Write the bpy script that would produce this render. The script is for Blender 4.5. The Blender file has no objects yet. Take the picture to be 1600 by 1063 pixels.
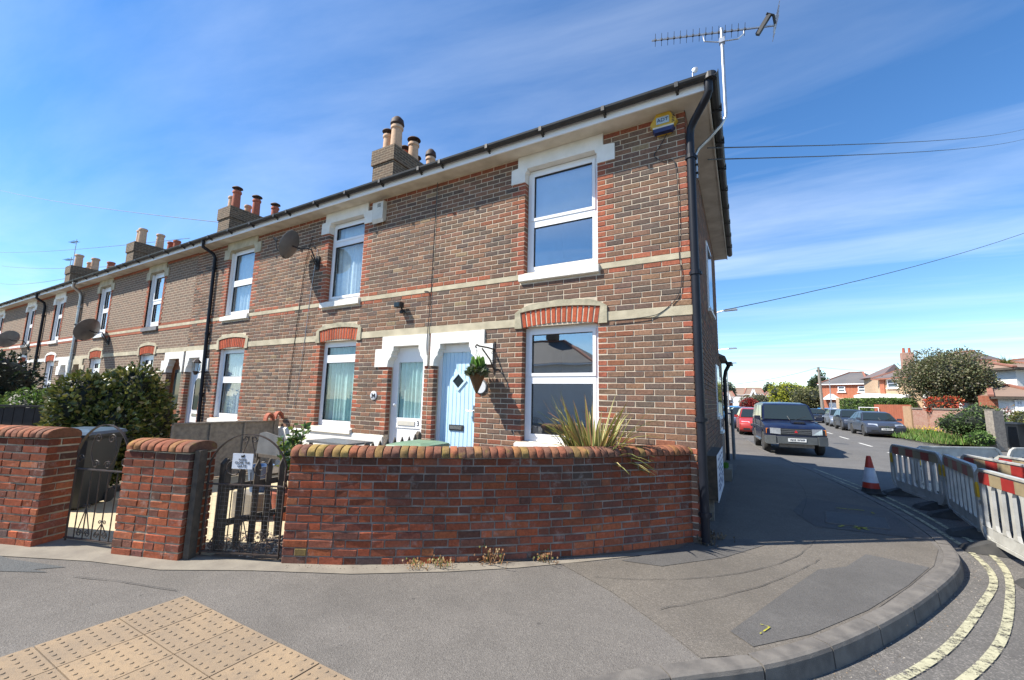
import bpy, bmesh, math, random
from math import sin, cos, pi, radians, atan2, hypot, floor
from mathutils import Vector, Matrix
random.seed(7)
SC = bpy.context.scene
COL = SC.collection
# ---------------------------------------------------------------- camera
CX, CY, CZ = 0.6171, -5.45144, 1.55542
YAW, PITCH, ROLL, FPX = -0.51986, 0.13858, 0.02283, 666.04
cam_d = bpy.data.cameras.new('camera'); cam = bpy.data.objects.new('camera', cam_d); COL.objects.link(cam)
f_ = Vector((sin(YAW)*cos(PITCH), cos(YAW)*cos(PITCH), sin(PITCH)))
r_ = Vector((cos(YAW), -sin(YAW), 0)); u_ = r_.cross(f_)
R2 = cos(ROLL)*r_ + sin(ROLL)*u_; U2 = -sin(ROLL)*r_ + cos(ROLL)*u_
M = Matrix((R2, U2, -f_)).transposed().to_4x4(); M.translation = (CX, CY, CZ)
cam.matrix_world = M
cam_d.sensor_width = 36; cam_d.sensor_fit = 'HORIZONTAL'; cam_d.lens = FPX/1600*36
cam_d.clip_start = 0.05; cam_d.clip_end = 3000
SC.camera = cam
SC.render.resolution_x = 1024; SC.render.resolution_y = 680
# ---------------------------------------------------------------- sky, sun, exposure
SUN = Vector((-.79, -.61, math.tan(radians(49)))).normalized()
w = bpy.data.worlds.new('World'); SC.world = w; w.use_nodes = True
nt = w.node_tree; N = nt.nodes; L = nt.links
for n in list(N): N.remove(n)
out = N.new('ShaderNodeOutputWorld'); bg = N.new('ShaderNodeBackground')
sky = N.new('ShaderNodeTexSky'); sky.sky_type = 'NISHITA'; sky.sun_disc = False
sky.sun_elevation = radians(49); sky.sun_rotation = atan2(SUN.x, SUN.y)
sky.air_density = 1.0; sky.dust_density = 0.0; sky.ozone_density = 4.0; sky.altitude = 10
bg.inputs['Strength'].default_value = 0.112
# thin high cloud: streaks mixed over the sky
tc = N.new('ShaderNodeTexCoord'); sp = N.new('ShaderNodeSeparateXYZ'); L.new(tc.outputs['Generated'], sp.inputs[0])
mz = N.new('ShaderNodeMath'); mz.operation = 'MAXIMUM'; mz.inputs[1].default_value = 0.04; L.new(sp.outputs['Z'], mz.inputs[0])
dx = N.new('ShaderNodeMath'); dx.operation = 'DIVIDE'; L.new(sp.outputs['X'], dx.inputs[0]); L.new(mz.outputs[0], dx.inputs[1])
dy = N.new('ShaderNodeMath'); dy.operation = 'DIVIDE'; L.new(sp.outputs['Y'], dy.inputs[0]); L.new(mz.outputs[0], dy.inputs[1])
cb = N.new('ShaderNodeCombineXYZ'); L.new(dx.outputs[0], cb.inputs[0]); L.new(dy.outputs[0], cb.inputs[1])
mp = N.new('ShaderNodeMapping'); mp.inputs['Rotation'].default_value = (0, 0, radians(-32)); mp.inputs['Scale'].default_value = (0.35, 1.15, 1); L.new(cb.outputs[0], mp.inputs[0])
n1 = N.new('ShaderNodeTexNoise'); n1.inputs['Scale'].default_value = 0.9; n1.inputs['Detail'].default_value = 9; n1.inputs['Roughness'].default_value = 0.58; n1.inputs['Distortion'].default_value = 0.5; L.new(mp.outputs[0], n1.inputs['Vector'])
n2 = N.new('ShaderNodeTexNoise'); n2.inputs['Scale'].default_value = 0.28; n2.inputs['Detail'].default_value = 3; L.new(mp.outputs[0], n2.inputs['Vector'])
r1 = N.new('ShaderNodeMapRange'); r1.inputs[1].default_value = .40; r1.inputs[2].default_value = .74; L.new(n1.outputs['Fac'], r1.inputs[0])
r2 = N.new('ShaderNodeMapRange'); r2.inputs[1].default_value = .30; r2.inputs[2].default_value = .5; L.new(n2.outputs['Fac'], r2.inputs[0])
mm = N.new('ShaderNodeMath'); mm.operation = 'MULTIPLY'; L.new(r1.outputs[0], mm.inputs[0]); L.new(r2.outputs[0], mm.inputs[1])
m3 = N.new('ShaderNodeMath'); m3.operation = 'MULTIPLY'; m3.inputs[1].default_value = .36; L.new(mm.outputs[0], m3.inputs[0])
hs = N.new('ShaderNodeHueSaturation'); hs.inputs['Saturation'].default_value = 1.2; hs.inputs['Hue'].default_value = .502; hs.inputs['Value'].default_value = 1.0; L.new(sky.outputs[0], hs.inputs['Color'])
mx = N.new('ShaderNodeMix'); mx.data_type = 'RGBA'; L.new(m3.outputs[0], mx.inputs[0]); L.new(hs.outputs[0], mx.inputs[6]); mx.inputs[7].default_value = (6.4, 7.0, 7.8, 1)
L.new(mx.outputs[2], bg.inputs['Color']); L.new(bg.outputs[0], out.inputs[0])
sd = bpy.data.lights.new('sun', 'SUN'); sd.energy = 5.0; sd.angle = radians(0.53); sd.color = (1, .935, .83)
so = bpy.data.objects.new('sun', sd); COL.objects.link(so); so.location = (-20, -20, 30)
so.rotation_euler = (-SUN).to_track_quat('-Z', 'Y').to_euler()
SC.view_settings.view_transform = 'Standard'; SC.view_settings.look = 'None'
SC.view_settings.exposure = 0.95; SC.view_settings.gamma = 1; SC.view_settings.use_curve_mapping = False
SC.render.engine = 'CYCLES'

# real-world position of what stands on a bearing, at a distance on the ground (for the far street)
def at(u, dist, v=632):
    d = f_ + (u-800)/FPX*R2 - (v-531.5)/FPX*U2
    h = hypot(d.x, d.y); return Vector((CX+d.x/h*dist, CY+d.y/h*dist, 0))
def zat(v, u, dist):
    P = at(u, dist); lo, hi = -6, 40
    for _ in range(30):
        m = (lo+hi)/2; q = Vector((P.x, P.y, m))-Vector((CX, CY, CZ))
        y = 531.5-FPX*q.dot(U2)/q.dot(f_)
        if y > v: lo = m
        else: hi = m
    return lo

# ---------------------------------------------------------------- materials
def srgb(r, g, b):
    f = lambda c: (c/255/12.92) if c/255 <= .04045 else ((c/255+.055)/1.055)**2.4
    return (f(r), f(g), f(b))
class NT:
    def __init__(s, name):
        s.m = bpy.data.materials.new(name); s.m.use_nodes = True; s.t = s.m.node_tree
        s.b = s.t.nodes['Principled BSDF']; s.out = s.t.nodes['Material Output']
    def n(s, k, **kw):
        x = s.t.nodes.new(k)
        for a, v in kw.items():
            if a.startswith('_'): x.inputs[a[1:].replace('_', ' ')].default_value = v
            else: setattr(x, a, v)
        return x
    def l(s, a, b): s.t.links.new(a, b)
    def noise(s, scale, detail=4, rough=.55, vec=None, stretch=None):
        x = s.n('ShaderNodeTexNoise'); x.inputs['Scale'].default_value = scale; x.inputs['Detail'].default_value = detail; x.inputs['Roughness'].default_value = rough
        if vec is None:
            g = s.n('ShaderNodeNewGeometry'); vec = g.outputs['Position']
        if stretch:
            mpp = s.n('ShaderNodeMapping'); mpp.inputs['Scale'].default_value = stretch; s.l(vec, mpp.inputs[0]); vec = mpp.outputs[0]
        s.l(vec, x.inputs['Vector']); return x.outputs['Fac']
    def rng(s, a, lo, hi, o0=0., o1=1.):
        x = s.n('ShaderNodeMapRange'); x.inputs[1].default_value = lo; x.inputs[2].default_value = hi; x.inputs[3].default_value = o0; x.inputs[4].default_value = o1; s.l(a, x.inputs[0]); return x.outputs[0]
    def mix(s, fac, a, b, mode='MIX'):
        x = s.n('ShaderNodeMix'); x.data_type = 'RGBA'; x.blend_type = mode
        for i, v in ((0, fac), (6, a), (7, b)):
            if hasattr(v, 'links') or hasattr(v, 'is_linked'): s.l(v, x.inputs[i])
            elif isinstance(v, (int, float)): x.inputs[i].default_value = v
            else: x.inputs[i].default_value = (*v, 1)
        return x.outputs[2]
    def bump(s, h, strength=.3, dist=.01):
        x = s.n('ShaderNodeBump'); x.inputs['Strength'].default_value = strength; x.inputs['Distance'].default_value = dist; s.l(h, x.inputs['Height']); s.l(x.outputs[0], s.b.inputs['Normal'])
    def col(s, c):
        if hasattr(c, 'is_linked'): s.l(c, s.b.inputs['Base Color'])
        else: s.b.inputs['Base Color'].default_value = (*c, 1)
def pbr(name, c, rough=.6, metal=0, var=.12, vs=6, bump=0, bs=60, c2=None, coat=0, spec=None):
    t = NT(name); nz = t.noise(vs, 5)
    c2 = c2 or tuple(x*(1-2*var) for x in c)
    c1 = c if c2 is None else c
    t.col(t.mix(t.rng(nz, .35, .7), c1, c2))
    t.b.inputs['Roughness'].default_value = rough; t.b.inputs['Metallic'].default_value = metal
    if coat: t.b.inputs['Coat Weight'].default_value = coat
    if spec is not None: t.b.inputs['Specular IOR Level'].default_value = spec
    if bump: t.bump(t.noise(bs, 4), bump, .006)
    return t.m
def brick_mat(name, source, dirt=(.30, .25, .20), grime=.35, efflo=0., lichen=0.):
    t = NT(name)
    if source == 'object':
        o = t.n('ShaderNodeObjectInfo'); c = o.outputs['Color']
    else:
        o = t.n('ShaderNodeAttribute'); o.attribute_name = 'Col'; c = o.outputs['Color']
    k = t.mix(t.rng(t.noise(38, 6, .7), .32, .72), (.62, .60, .60), (1.18, 1.16, 1.14))
    c = t.mix(1.0, c, k, 'MULTIPLY')
    c = t.mix(t.rng(t.noise(210, 2), .60, .74, 0, .55), c, (.05, .04, .035))
    c = t.mix(t.rng(t.noise(1.6, 5, .65), .50, .74, 0, grime), c, (.075, .055, .045))
    c = t.mix(t.rng(t.noise(1.0, 6, .7, stretch=(2.2, 2.2, .45)), .50, .70, 0, .38), c, (.06, .05, .042))
    if efflo: c = t.mix(t.rng(t.noise(7, 7, .75), .56, .72, 0, efflo), c, (.42, .38, .34))
    if lichen: c = t.mix(t.rng(t.noise(4.5, 6, .7), .58, .70, 0, lichen), c, (.30, .24, .05))
    t.col(c); t.b.inputs['Roughness'].default_value = .93; t.b.inputs['Specular IOR Level'].default_value = .25
    t.bump(t.noise(150, 5, .7), .55, .004)
    return t.m
MT = {}
MT['brick_obj'] = brick_mat('facade_brick', 'object', grime=.12)
MT['brick_col'] = brick_mat('facade_brick_joined', 'attr', grime=.12)
MT['wbrick_obj'] = brick_mat('garden_wall_brick', 'object', efflo=.42, grime=.72)
MT['wbrick_col'] = brick_mat('garden_wall_brick_joined', 'attr', efflo=.42, grime=.72)
MT['coping'] = brick_mat('coping_brick', 'object', efflo=.12, grime=.25, lichen=.6)
MT['mortar'] = pbr('lime_mortar', (.60, .51, .39), .95, c2=(.44, .37, .28), vs=9, bump=.5, bs=180)
MT['wmortar'] = pbr('old_wall_mortar', (.15, .115, .095), .95, c2=(.30, .265, .235), vs=5, bump=.7, bs=120)
MT['pmortar'] = pbr('pier_mortar', (.50, .43, .30), .95, c2=(.25, .20, .15), vs=6, bump=.7, bs=120)
MT['stone'] = pbr('buff_string_course', (.52, .46, .33), .9, c2=(.34, .30, .21), vs=4, bump=.4, bs=70)
MT['stone_grey'] = pbr('weathered_hood_stone', (.47, .42, .30), .9, c2=(.25, .23, .16), vs=7, bump=.5, bs=70)
MT['white'] = pbr('white_masonry_paint', (.80, .79, .75), .75, c2=(.70, .69, .64), vs=5, bump=.25, bs=80)
MT['upvc'] = pbr('white_upvc', (.82, .83, .84), .3, c2=(.78, .79, .80), vs=2)
MT['soffit'] = pbr('off_white_soffit_board', (.70, .66, .57), .7, c2=(.50, .46, .38), vs=3)
MT['black_pl'] = pbr('black_plastic', (.014, .015, .017), .55, c2=(.03, .032, .035), vs=5)
MT['black_pipe'] = pbr('black_painted_pipe', (.010, .012, .018), .45, c2=(.014, .016, .024), vs=5, spec=.25)
MT['iron'] = pbr('black_wrought_iron', (.022, .02, .019), .55, c2=(.06, .035, .025), vs=30)
MT['grey_metal'] = pbr('galvanised_metal', (.52, .53, .54), .38, metal=.7, c2=(.35, .36, .37), vs=8)
MT['slate'] = pbr('grey_slate', (.13, .135, .15), .7, c2=(.20, .19, .19), vs=3, bump=.3)
MT['wood_grey'] = pbr('weathered_grey_timber', (.27, .24, .20), .9, c2=(.16, .14, .12), vs=14, bump=.5, bs=90)
MT['wood_dark'] = pbr('dark_weathered_timber', (.10, .08, .06), .9, c2=(.05, .042, .034), vs=14, bump=.5, bs=90)
MT['wood_black'] = pbr('dark_fence_timber', (.028, .024, .022), .85, c2=(.016, .014, .013), vs=8)
MT['blue_door'] = pbr('pale_blue_door_paint', srgb(196, 225, 243), .5, c2=srgb(190, 221, 240), vs=3)
MT['brown_door'] = pbr('varnished_brown_timber', (.30, .09, .025), .4, c2=(.20, .06, .02), vs=9)
MT['chrome'] = pbr('brushed_steel', (.6, .6, .6), .25, metal=1, vs=4)
MT['terracotta'] = pbr('red_terracotta', (.38, .11, .06), .85, c2=(.26, .08, .05), vs=12, bump=.3)
MT['buff_pot'] = pbr('buff_clay_pot', (.55, .36, .23), .85, c2=(.42, .28, .19), vs=12, bump=.3)
MT['cowl'] = pbr('dark_rusty_cowl', (.025, .015, .012), .7, c2=(.06, .025, .015), vs=12)
MT['dish'] = pbr('grey_dish_steel', (.15, .155, .16), .4, c2=(.10, .105, .11), vs=5)
MT['rubber'] = pbr('black_rubber', (.03, .03, .03), .85, c2=(.055, .053, .05), vs=9, bump=.3)
MT['concrete'] = pbr('pale_concrete', (.23, .205, .165), .92, c2=(.16, .14, .115), vs=4, bump=.4, bs=90)
MT['kerb'] = pbr('grey_kerb_concrete', (.155, .142, .126), .92, c2=(.085, .078, .072), vs=7, bump=.6, bs=150)
MT['curtain'] = pbr('white_net_curtain', (.84, .86, .86), .9, c2=(.72, .75, .77), vs=14)
MT['curtain_g'] = pbr('pale_green_net_curtain', (.52, .68, .64), .9, c2=(.40, .58, .54), vs=14)
MT['dark_room'] = pbr('dim_room_wall', (.16, .17, .18), .9, vs=2)
MT['pale_room'] = pbr('pale_room_wall', (.55, .59, .64), .9, vs=2)
MT['bin'] = pbr('dark_bin_plastic', (.018, .022, .028), .45, vs=4)
MT['bin_lid_green'] = pbr('green_bin_lid', (.16, .26, .17), .5, vs=4)
MT['bin_lid_blue'] = pbr('blue_grey_bin_lid', (.10, .15, .21), .3, vs=4)
MT['blue_pot'] = pbr('blue_glazed_pot', (.12, .20, .34), .35, vs=4)
MT['wicker'] = pbr('brown_wicker', (.17, .085, .03), .8, c2=(.07, .035, .015), vs=70, bump=.8, bs=120)
MT['red_refl'] = pbr('red_reflective_sheet', (.33, .03, .025), .45, vs=6)
MT['white_refl'] = pbr('dull_white_reflective_sheet', (.31, .25, .15), .5, c2=(.24, .19, .12), vs=6)
MT['barrier'] = pbr('dirty_white_plastic', (.46, .46, .43), .5, c2=(.33, .325, .30), vs=6, bump=.15)
MT['yellow'] = pbr('yellow_plastic', (.65, .40, .02), .45, vs=6)
MT['cone_red'] = pbr('orange_red_cone_plastic', (.55, .045, .02), .5, vs=6)
MT['cone_white'] = pbr('white_cone_sleeve', (.62, .64, .70), .4, vs=6)
MT['tac'] = pbr('buff_tactile_paving', (.28, .20, .118), .92, c2=(.23, .17, .105), vs=3.2, bump=.5, bs=220)
def slab_mat():
    t = NT('buff_tactile_slab'); o = t.n('ShaderNodeObjectInfo')
    c = t.mix(t.rng(o.outputs['Random'], 0, 1), (.30, .215, .13), (.245, .18, .115))
    c = t.mix(t.rng(t.noise(2.2, 7, .7), .42, .68, 0, .6), c, (.17, .135, .10)); c = t.mix(t.rng(t.noise(30, 5, .7), .52, .72, 0, .5), c, (.13, .105, .08))
    gv = t.n('ShaderNodeTexVoronoi'); gv.inputs['Scale'].default_value = 3.4; g = t.n('ShaderNodeNewGeometry'); t.l(g.outputs['Position'], gv.inputs['Vector']); c = t.mix(t.rng(gv.outputs['Distance'], .03, .05, .6, 0), c, (.06, .055, .05))
    t.col(c); t.b.inputs['Roughness'].default_value = .92; t.bump(t.noise(220, 4), .5, .006); return t.m
MT['tac'] = slab_mat()
MT['yline'] = None
MT['sign_white'] = pbr('white_sign_board', (.66, .69, .74), .5, vs=3)
MT['ink'] = pbr('dark_blue_lettering', (.05, .08, .2), .5)
MT['ink_black'] = pbr('black_lettering', (.02, .02, .02), .5)
MT['ochre'] = pbr('yellow_alarm_plastic', (.60, .38, .04), .4, vs=6)
MT['navy'] = pbr('dark_blue_plastic', (.02, .025, .10), .35)
MT['sticker'] = pbr('pale_blue_sticker', (.42, .55, .66), .4)
MT['cream'] = pbr('cream_plastic', (.66, .63, .55), .45, vs=4)
def glass(name, tint=(.9, .95, .97), k=1.0, base=.10):
    t = NT(name); t.t.nodes.remove(t.b)
    lw = t.n('ShaderNodeLayerWeight'); lw.inputs[0].default_value = .5; pw = t.n('ShaderNodeMath', operation='POWER'); pw.inputs[1].default_value = 3.0; t.l(lw.outputs['Facing'], pw.inputs[0])
    ad = t.n('ShaderNodeMath', operation='MULTIPLY_ADD'); t.l(pw.outputs[0], ad.inputs[0]); ad.inputs[1].default_value = .9*k; ad.inputs[2].default_value = base; ad.use_clamp = True
    g = t.n('ShaderNodeBsdfGlossy'); g.inputs['Roughness'].default_value = 0.0
    nb = t.n('ShaderNodeBump'); nb.inputs['Strength'].default_value = .04; nb.inputs['Distance'].default_value = .05; t.l(t.noise(1.4, 1), nb.inputs['Height']); t.l(nb.outputs[0], g.inputs['Normal'])
    tr = t.n('ShaderNodeBsdfTransparent'); tr.inputs[0].default_value = (*tint, 1)
    ms = t.n('ShaderNodeMixShader'); t.l(ad.outputs[0], ms.inputs[0]); t.l(tr.outputs[0], ms.inputs[1]); t.l(g.outputs[0], ms.inputs[2]); t.l(ms.outputs[0], t.out.inputs[0])
    return t.m
MT['glass'] = glass('window_glass', base=.34)
MT['glass_net'] = glass('net_window_glass', base=.05, k=.8)
def darkglass(name, c=(.02, .03, .035)):
    t = NT(name); t.col(c); t.b.inputs['Roughness'].default_value = .05; t.b.inputs['Specular IOR Level'].default_value = .3; return t.m
MT['cglass'] = darkglass('dark_car_glass')
MT['fglass'] = darkglass('far_window_glass', (.05, .07, .09))
def carpaint(name, c, metal=.3):
    t = NT(name); t.col(t.mix(t.rng(t.noise(3, 4), .4, .7), c, tuple(x*.8+.01 for x in c))); t.b.inputs['Roughness'].default_value = .32; t.b.inputs['Metallic'].default_value = metal; t.b.inputs['Coat Weight'].default_value = .4; t.b.inputs['Coat Roughness'].default_value = .06; return t.m
def asphalt(name, c1, c2, speck, spk=.35, sc=1.0, patch=.0):
    t = NT(name)
    c = t.mix(t.rng(t.noise(.9*sc, 6, .6), .35, .65), c1, c2)
    c = t.mix(t.rng(t.noise(5*sc, 5, .6), .4, .7, 0, .35), c, tuple(x*.72 for x in c1))
    v = t.n('ShaderNodeTexVoronoi'); v.inputs['Scale'].default_value = 130*sc
    g = t.n('ShaderNodeNewGeometry'); t.l(g.outputs['Position'], v.inputs['Vector'])
    sepc = t.n('ShaderNodeSeparateColor'); t.l(v.outputs['Color'], sepc.inputs[0])
    c = t.mix(t.rng(sepc.outputs[0], .62, .98, 0, spk), c, speck)
    c = t.mix(t.rng(sepc.outputs[1], .70, 1., 0, .45), c, tuple(x*.35 for x in c1))
    c = t.mix(t.rng(t.noise(260*sc, 3, .7), .45, .75, 0, .5), c, tuple(min(1, x*1.55) for x in c1))
    gv = t.n('ShaderNodeTexVoronoi'); gv.inputs['Scale'].default_value = 2.6; t.l(g.outputs['Position'], gv.inputs['Vector'])
    c = t.mix(t.rng(gv.outputs['Distance'], .028, .045, .55, 0), c, (.045, .042, .04))
    c = t.mix(t.rng(t.noise(.55, 7, .68), .44, .66, 0, .5), c, tuple(x*.62 for x in c1))
    c = t.mix(t.rng(t.noise(1.7, 8, .72), .56, .70, 0, .35), c, tuple(min(1, x*1.45) for x in c1))
    if patch: c = t.mix(t.rng(t.noise(14, 6, .75), .63, .70, 0, patch), c, (.42, .37, .29))
    t.col(c); t.b.inputs['Roughness'].default_value = .88; t.b.inputs['Specular IOR Level'].default_value = .35
    ma = t.n('ShaderNodeMath', operation='ADD'); t.l(v.outputs['Distance'], ma.inputs[0]); t.l(t.noise(200*sc, 3), ma.inputs[1])
    t.bump(ma.outputs[0], .55, .006)
    return t.m
MT['pave'] = asphalt('grey_pavement_asphalt', (.124, .114, .103), (.142, .130, .117), (.27, .25, .22))
MT['pave2'] = asphalt('worn_pavement_asphalt', (.126, .112, .094), (.108, .097, .084), (.30, .265, .225), .4)
MT['pave3'] = asphalt('newer_asphalt_patch', (.090, .086, .082), (.103, .098, .092), (.20, .19, .18), .25)
MT['pave4'] = asphalt('bluish_asphalt_patch', (.088, .094, .096), (.10, .104, .105), (.22, .22, .21), .25)
MT['road'] = asphalt('worn_road_asphalt', (.100, .094, .088), (.12, .114, .104), (.36, .33, .30), .45, sc=.8)
MT['road_far'] = asphalt('side_road_asphalt', (.112, .108, .103), (.128, .124, .117), (.30, .28, .26), .3, sc=.6)
def worn_paint(name, c, wear=.5, under=(.14, .13, .12)):
    t = NT(name)
    t.col(t.mix(t.rng(t.noise(17, 6, .75), .50-.12*wear, .62), c, tuple(x*.75 for x in c)))
    tr = t.n('ShaderNodeBsdfTransparent'); ms = t.n('ShaderNodeMixShader')
    t.l(t.rng(t.noise(13, 9, .85), .50+.10*(1-wear), .56+.10*(1-wear)), ms.inputs[0]); t.l(t.b.outputs[0], ms.inputs[1]); t.l(tr.outputs[0], ms.inputs[2]); t.l(ms.outputs[0], t.out.inputs[0])
    t.b.inputs['Roughness'].default_value = .85
    return t.m
MT['yline'] = worn_paint('worn_pale_yellow_paint', (.42, .40, .27), 1.0)
MT['wline'] = worn_paint('worn_white_paint', (.66, .65, .60), .4)
MT['spray'] = worn_paint('yellow_spray_paint', (.38, .36, .03), .9)
def leaf_mat(name, rough=.5, trans=.25):
    t = NT(name); a = t.n('ShaderNodeAttribute'); a.attribute_name = 'Col'; t.l(a.outputs['Color'], t.b.inputs['Base Color'])
    t.b.inputs['Roughness'].default_value = rough
    tr = t.n('ShaderNodeBsdfTranslucent'); t.l(a.outputs['Color'], tr.inputs[0]); ms = t.n('ShaderNodeMixShader'); ms.inputs[0].default_value = trans
    t.l(t.b.outputs[0], ms.inputs[1]); t.l(tr.outputs[0], ms.inputs[2]); t.l(ms.outputs[0], t.out.inputs[0]); return t.m
MT['leaf'] = leaf_mat('leaf', .55); MT['leaf_gloss'] = leaf_mat('glossy_leaf', .28, .15)
MT['bark'] = pbr('brown_bark', (.10, .075, .055), .9, c2=(.05, .04, .03), vs=12, bump=.6, bs=40)
MT['soil'] = pbr('dry_soil', (.16, .12, .085), .95, c2=(.10, .08, .06), vs=5, bump=.6, bs=40)
MT['grass'] = pbr('rough_grass', (.10, .14, .035), .9, c2=(.16, .17, .06), vs=3, bump=.8, bs=60)
def brick_tex(name, c1, c2, mortar, w=.235, h=.075, obj=False):
    t = NT(name); g = t.n('ShaderNodeNewGeometry'); s = t.n('ShaderNodeSeparateXYZ'); t.l(g.outputs['Position'], s.inputs[0])
    ad = t.n('ShaderNodeMath', operation='ADD'); t.l(s.outputs[0], ad.inputs[0]); t.l(s.outputs[1], ad.inputs[1])
    cbx = t.n('ShaderNodeCombineXYZ'); t.l(ad.outputs[0], cbx.inputs[0]); t.l(s.outputs[2], cbx.inputs[1])
    b = t.n('ShaderNodeTexBrick'); t.l(cbx.outputs[0], b.inputs['Vector']); b.inputs['Scale'].default_value = 1; b.inputs['Brick Width'].default_value = w; b.inputs['Row Height'].default_value = h; b.inputs['Mortar Size'].default_value = .008; b.inputs['Bias'].default_value = 0
    b.inputs['Color1'].default_value = (*c1, 1); b.inputs['Color2'].default_value = (*c2, 1); b.inputs['Mortar'].default_value = (*mortar, 1)
    t.col(t.mix(t.rng(t.noise(8, 4), .3, .7, 0, .35), b.outputs['Color'], tuple(x*.6 for x in c1))); t.b.inputs['Roughness'].default_value = .92
    iv = t.n('ShaderNodeMath', operation='SUBTRACT'); iv.inputs[0].default_value = 1; t.l(b.outputs['Fac'], iv.inputs[1]); t.bump(iv.outputs[0], .6, .006); return t.m
MT['facade_tex'] = brick_tex('brown_brickwork', (.145, .10, .072), (.215, .13, .088), (.40, .33, .24))
MT['chim_tex'] = brick_tex('sooty_brickwork', (.070, .050, .034), (.135, .085, .052), (.25, .20, .14))
MT['red_tex'] = brick_tex('orange_red_brickwork', (.32, .09, .045), (.36, .11, .055), (.40, .22, .14))
MT['buff_tex'] = brick_tex('buff_brickwork', (.48, .33, .21), (.42, .28, .17), (.50, .40, .30))
MT['redwall_tex'] = brick_tex('old_red_wall', (.36, .16, .11), (.42, .25, .18), (.42, .36, .30))

# ---------------------------------------------------------------- mesh building
class MB:
    def __init__(s): s.v = []; s.f = []; s.c = []; s.mi = []; s.cc = None; s.m = 0
    def face(s, pts):
        i = len(s.v); s.v += [tuple(p) for p in pts]; s.f.append(tuple(range(i, i+len(pts)))); s.c.append(s.cc); s.mi.append(s.m)
    def add(s, vs, fs):
        i = len(s.v); s.v += [tuple(p) for p in vs]
        for q in fs: s.f.append(tuple(i+k for k in q)); s.c.append(s.cc); s.mi.append(s.m)
        return s
    def box(s, x0, x1, y0, y1, z0, z1):
        vs = [(x, y, z) for z in (z0, z1) for y in (y0, y1) for x in (x0, x1)]
        return s.add(vs, [(0, 2, 3, 1), (4, 5, 7, 6), (0, 1, 5, 4), (2, 6, 7, 3), (0, 4, 6, 2), (1, 3, 7, 5)])
    def obox(s, c, hx, hy, hz, X, Y, Z):
        c = Vector(c); X = Vector(X); Y = Vector(Y); Z = Vector(Z)
        vs = [c+X*hx*a+Y*hy*b+Z*hz*d for d in (-1, 1) for b in (-1, 1) for a in (-1, 1)]
        return s.add(vs, [(0, 2, 3, 1), (4, 5, 7, 6), (0, 1, 5, 4), (2, 6, 7, 3), (0, 4, 6, 2), (1, 3, 7, 5)])
    def bar(s, a, b, w, h=None, up=(0, 0, 1)):
        a = Vector(a); b = Vector(b); h = h or w; d = (b-a); ln = d.length; d.normalize(); up = Vector(up)
        if abs(d.dot(up)) > .98: up = Vector((1, 0, 0))
        X = d.cross(up).normalized(); Z = X.cross(d)
        return s.obox((a+b)/2, w/2, ln/2, h/2, X, d, Z)
    def tube(s, path, r, n=8, cap=True):
        P = [Vector(p) for p in path]; k = len(P); rs = r if isinstance(r, (list, tuple)) else [r]*k; vs = []; fs = []
        prev = None
        for i, p in enumerate(P):
            d = (P[min(i+1, k-1)]-P[max(i-1, 0)])
            d = d.normalized() if d.length > 1e-9 else Vector((0, 0, 1))
            if prev is None:
                a = Vector((0, 0, 1)) if abs(d.z) < .9 else Vector((1, 0, 0)); X = d.cross(a).normalized()
            else:
                X = (prev-d*prev.dot(d)); X = X.normalized() if X.length > 1e-6 else d.orthogonal().normalized()
            prev = X; Y = d.cross(X)
            for j in range(n):
                t = 2*pi*j/n; vs.append(p+(X*cos(t)+Y*sin(t))*rs[i])
        for i in range(k-1):
            for j in range(n): fs.append((i*n+j, i*n+(j+1) % n, (i+1)*n+(j+1) % n, (i+1)*n+j))
        if cap: fs.append(tuple(range(n-1, -1, -1))); fs.append(tuple((k-1)*n+j for j in range(n)))
        return s.add(vs, fs)
    def lathe(s, prof, c=(0, 0, 0), n=16, ax='z'):
        vs = []; fs = []; c = Vector(c)
        for r, z in prof:
            for j in range(n):
                t = 2*pi*j/n; p = (r*cos(t), r*sin(t), z)
                if ax == 'y': p = (p[0], -p[2], p[1])
                if ax == 'x': p = (p[2], p[0], p[1])
                vs.append(c+Vector(p))
        k = len(prof)
        for i in range(k-1):
            for j in range(n): fs.append((i*n+j, i*n+(j+1) % n, (i+1)*n+(j+1) % n, (i+1)*n+j))
        fs.append(tuple(range(n-1, -1, -1))); fs.append(tuple((k-1)*n+j for j in range(n)))
        return s.add(vs, fs)
    def prism(s, poly, a, b, fn):   # poly 2D, extruded between depths a and b, fn maps (p, q, depth) to xyz
        n = len(poly); vs = [fn(p, q, a) for p, q in poly]+[fn(p, q, b) for p, q in poly]
        fs = [tuple(range(n)), tuple(range(2*n-1, n-1, -1))]+[(i, i+n, (i+1) % n+n, (i+1) % n) for i in range(n)]
        return s.add(vs, fs)
    def mesh(s, name, mats, smooth=False, off=(0, 0, 0)):
        me = bpy.data.meshes.new(name)
        ox, oy, oz = off
        me.from_pydata([(v[0]-ox, v[1]-oy, v[2]-oz) for v in s.v], [], s.f)
        for m in (mats if isinstance(mats, (list, tuple)) else [mats]): me.materials.append(MT[m] if isinstance(m, str) else m)
        if any(s.mi): me.polygons.foreach_set('material_index', s.mi)
        if any(c is not None for c in s.c):
            a = me.color_attributes.new('Col', 'FLOAT_COLOR', 'CORNER'); d = []
            for fc, c in zip(s.f, s.c):
                c = c or (.5, .5, .5)
                d += [c[0], c[1], c[2], 1]*len(fc)
            a.data.foreach_set('color', d)
        bm = bmesh.new(); bm.from_mesh(me); bmesh.ops.recalc_face_normals(bm, faces=bm.faces); bm.to_mesh(me); bm.free()
        if smooth:
            me.polygons.foreach_set('use_smooth', [True]*len(me.polygons))
            try: me.set_sharp_from_angle(angle=radians(38))
            except Exception: pass
        me.update(); return me
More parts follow.
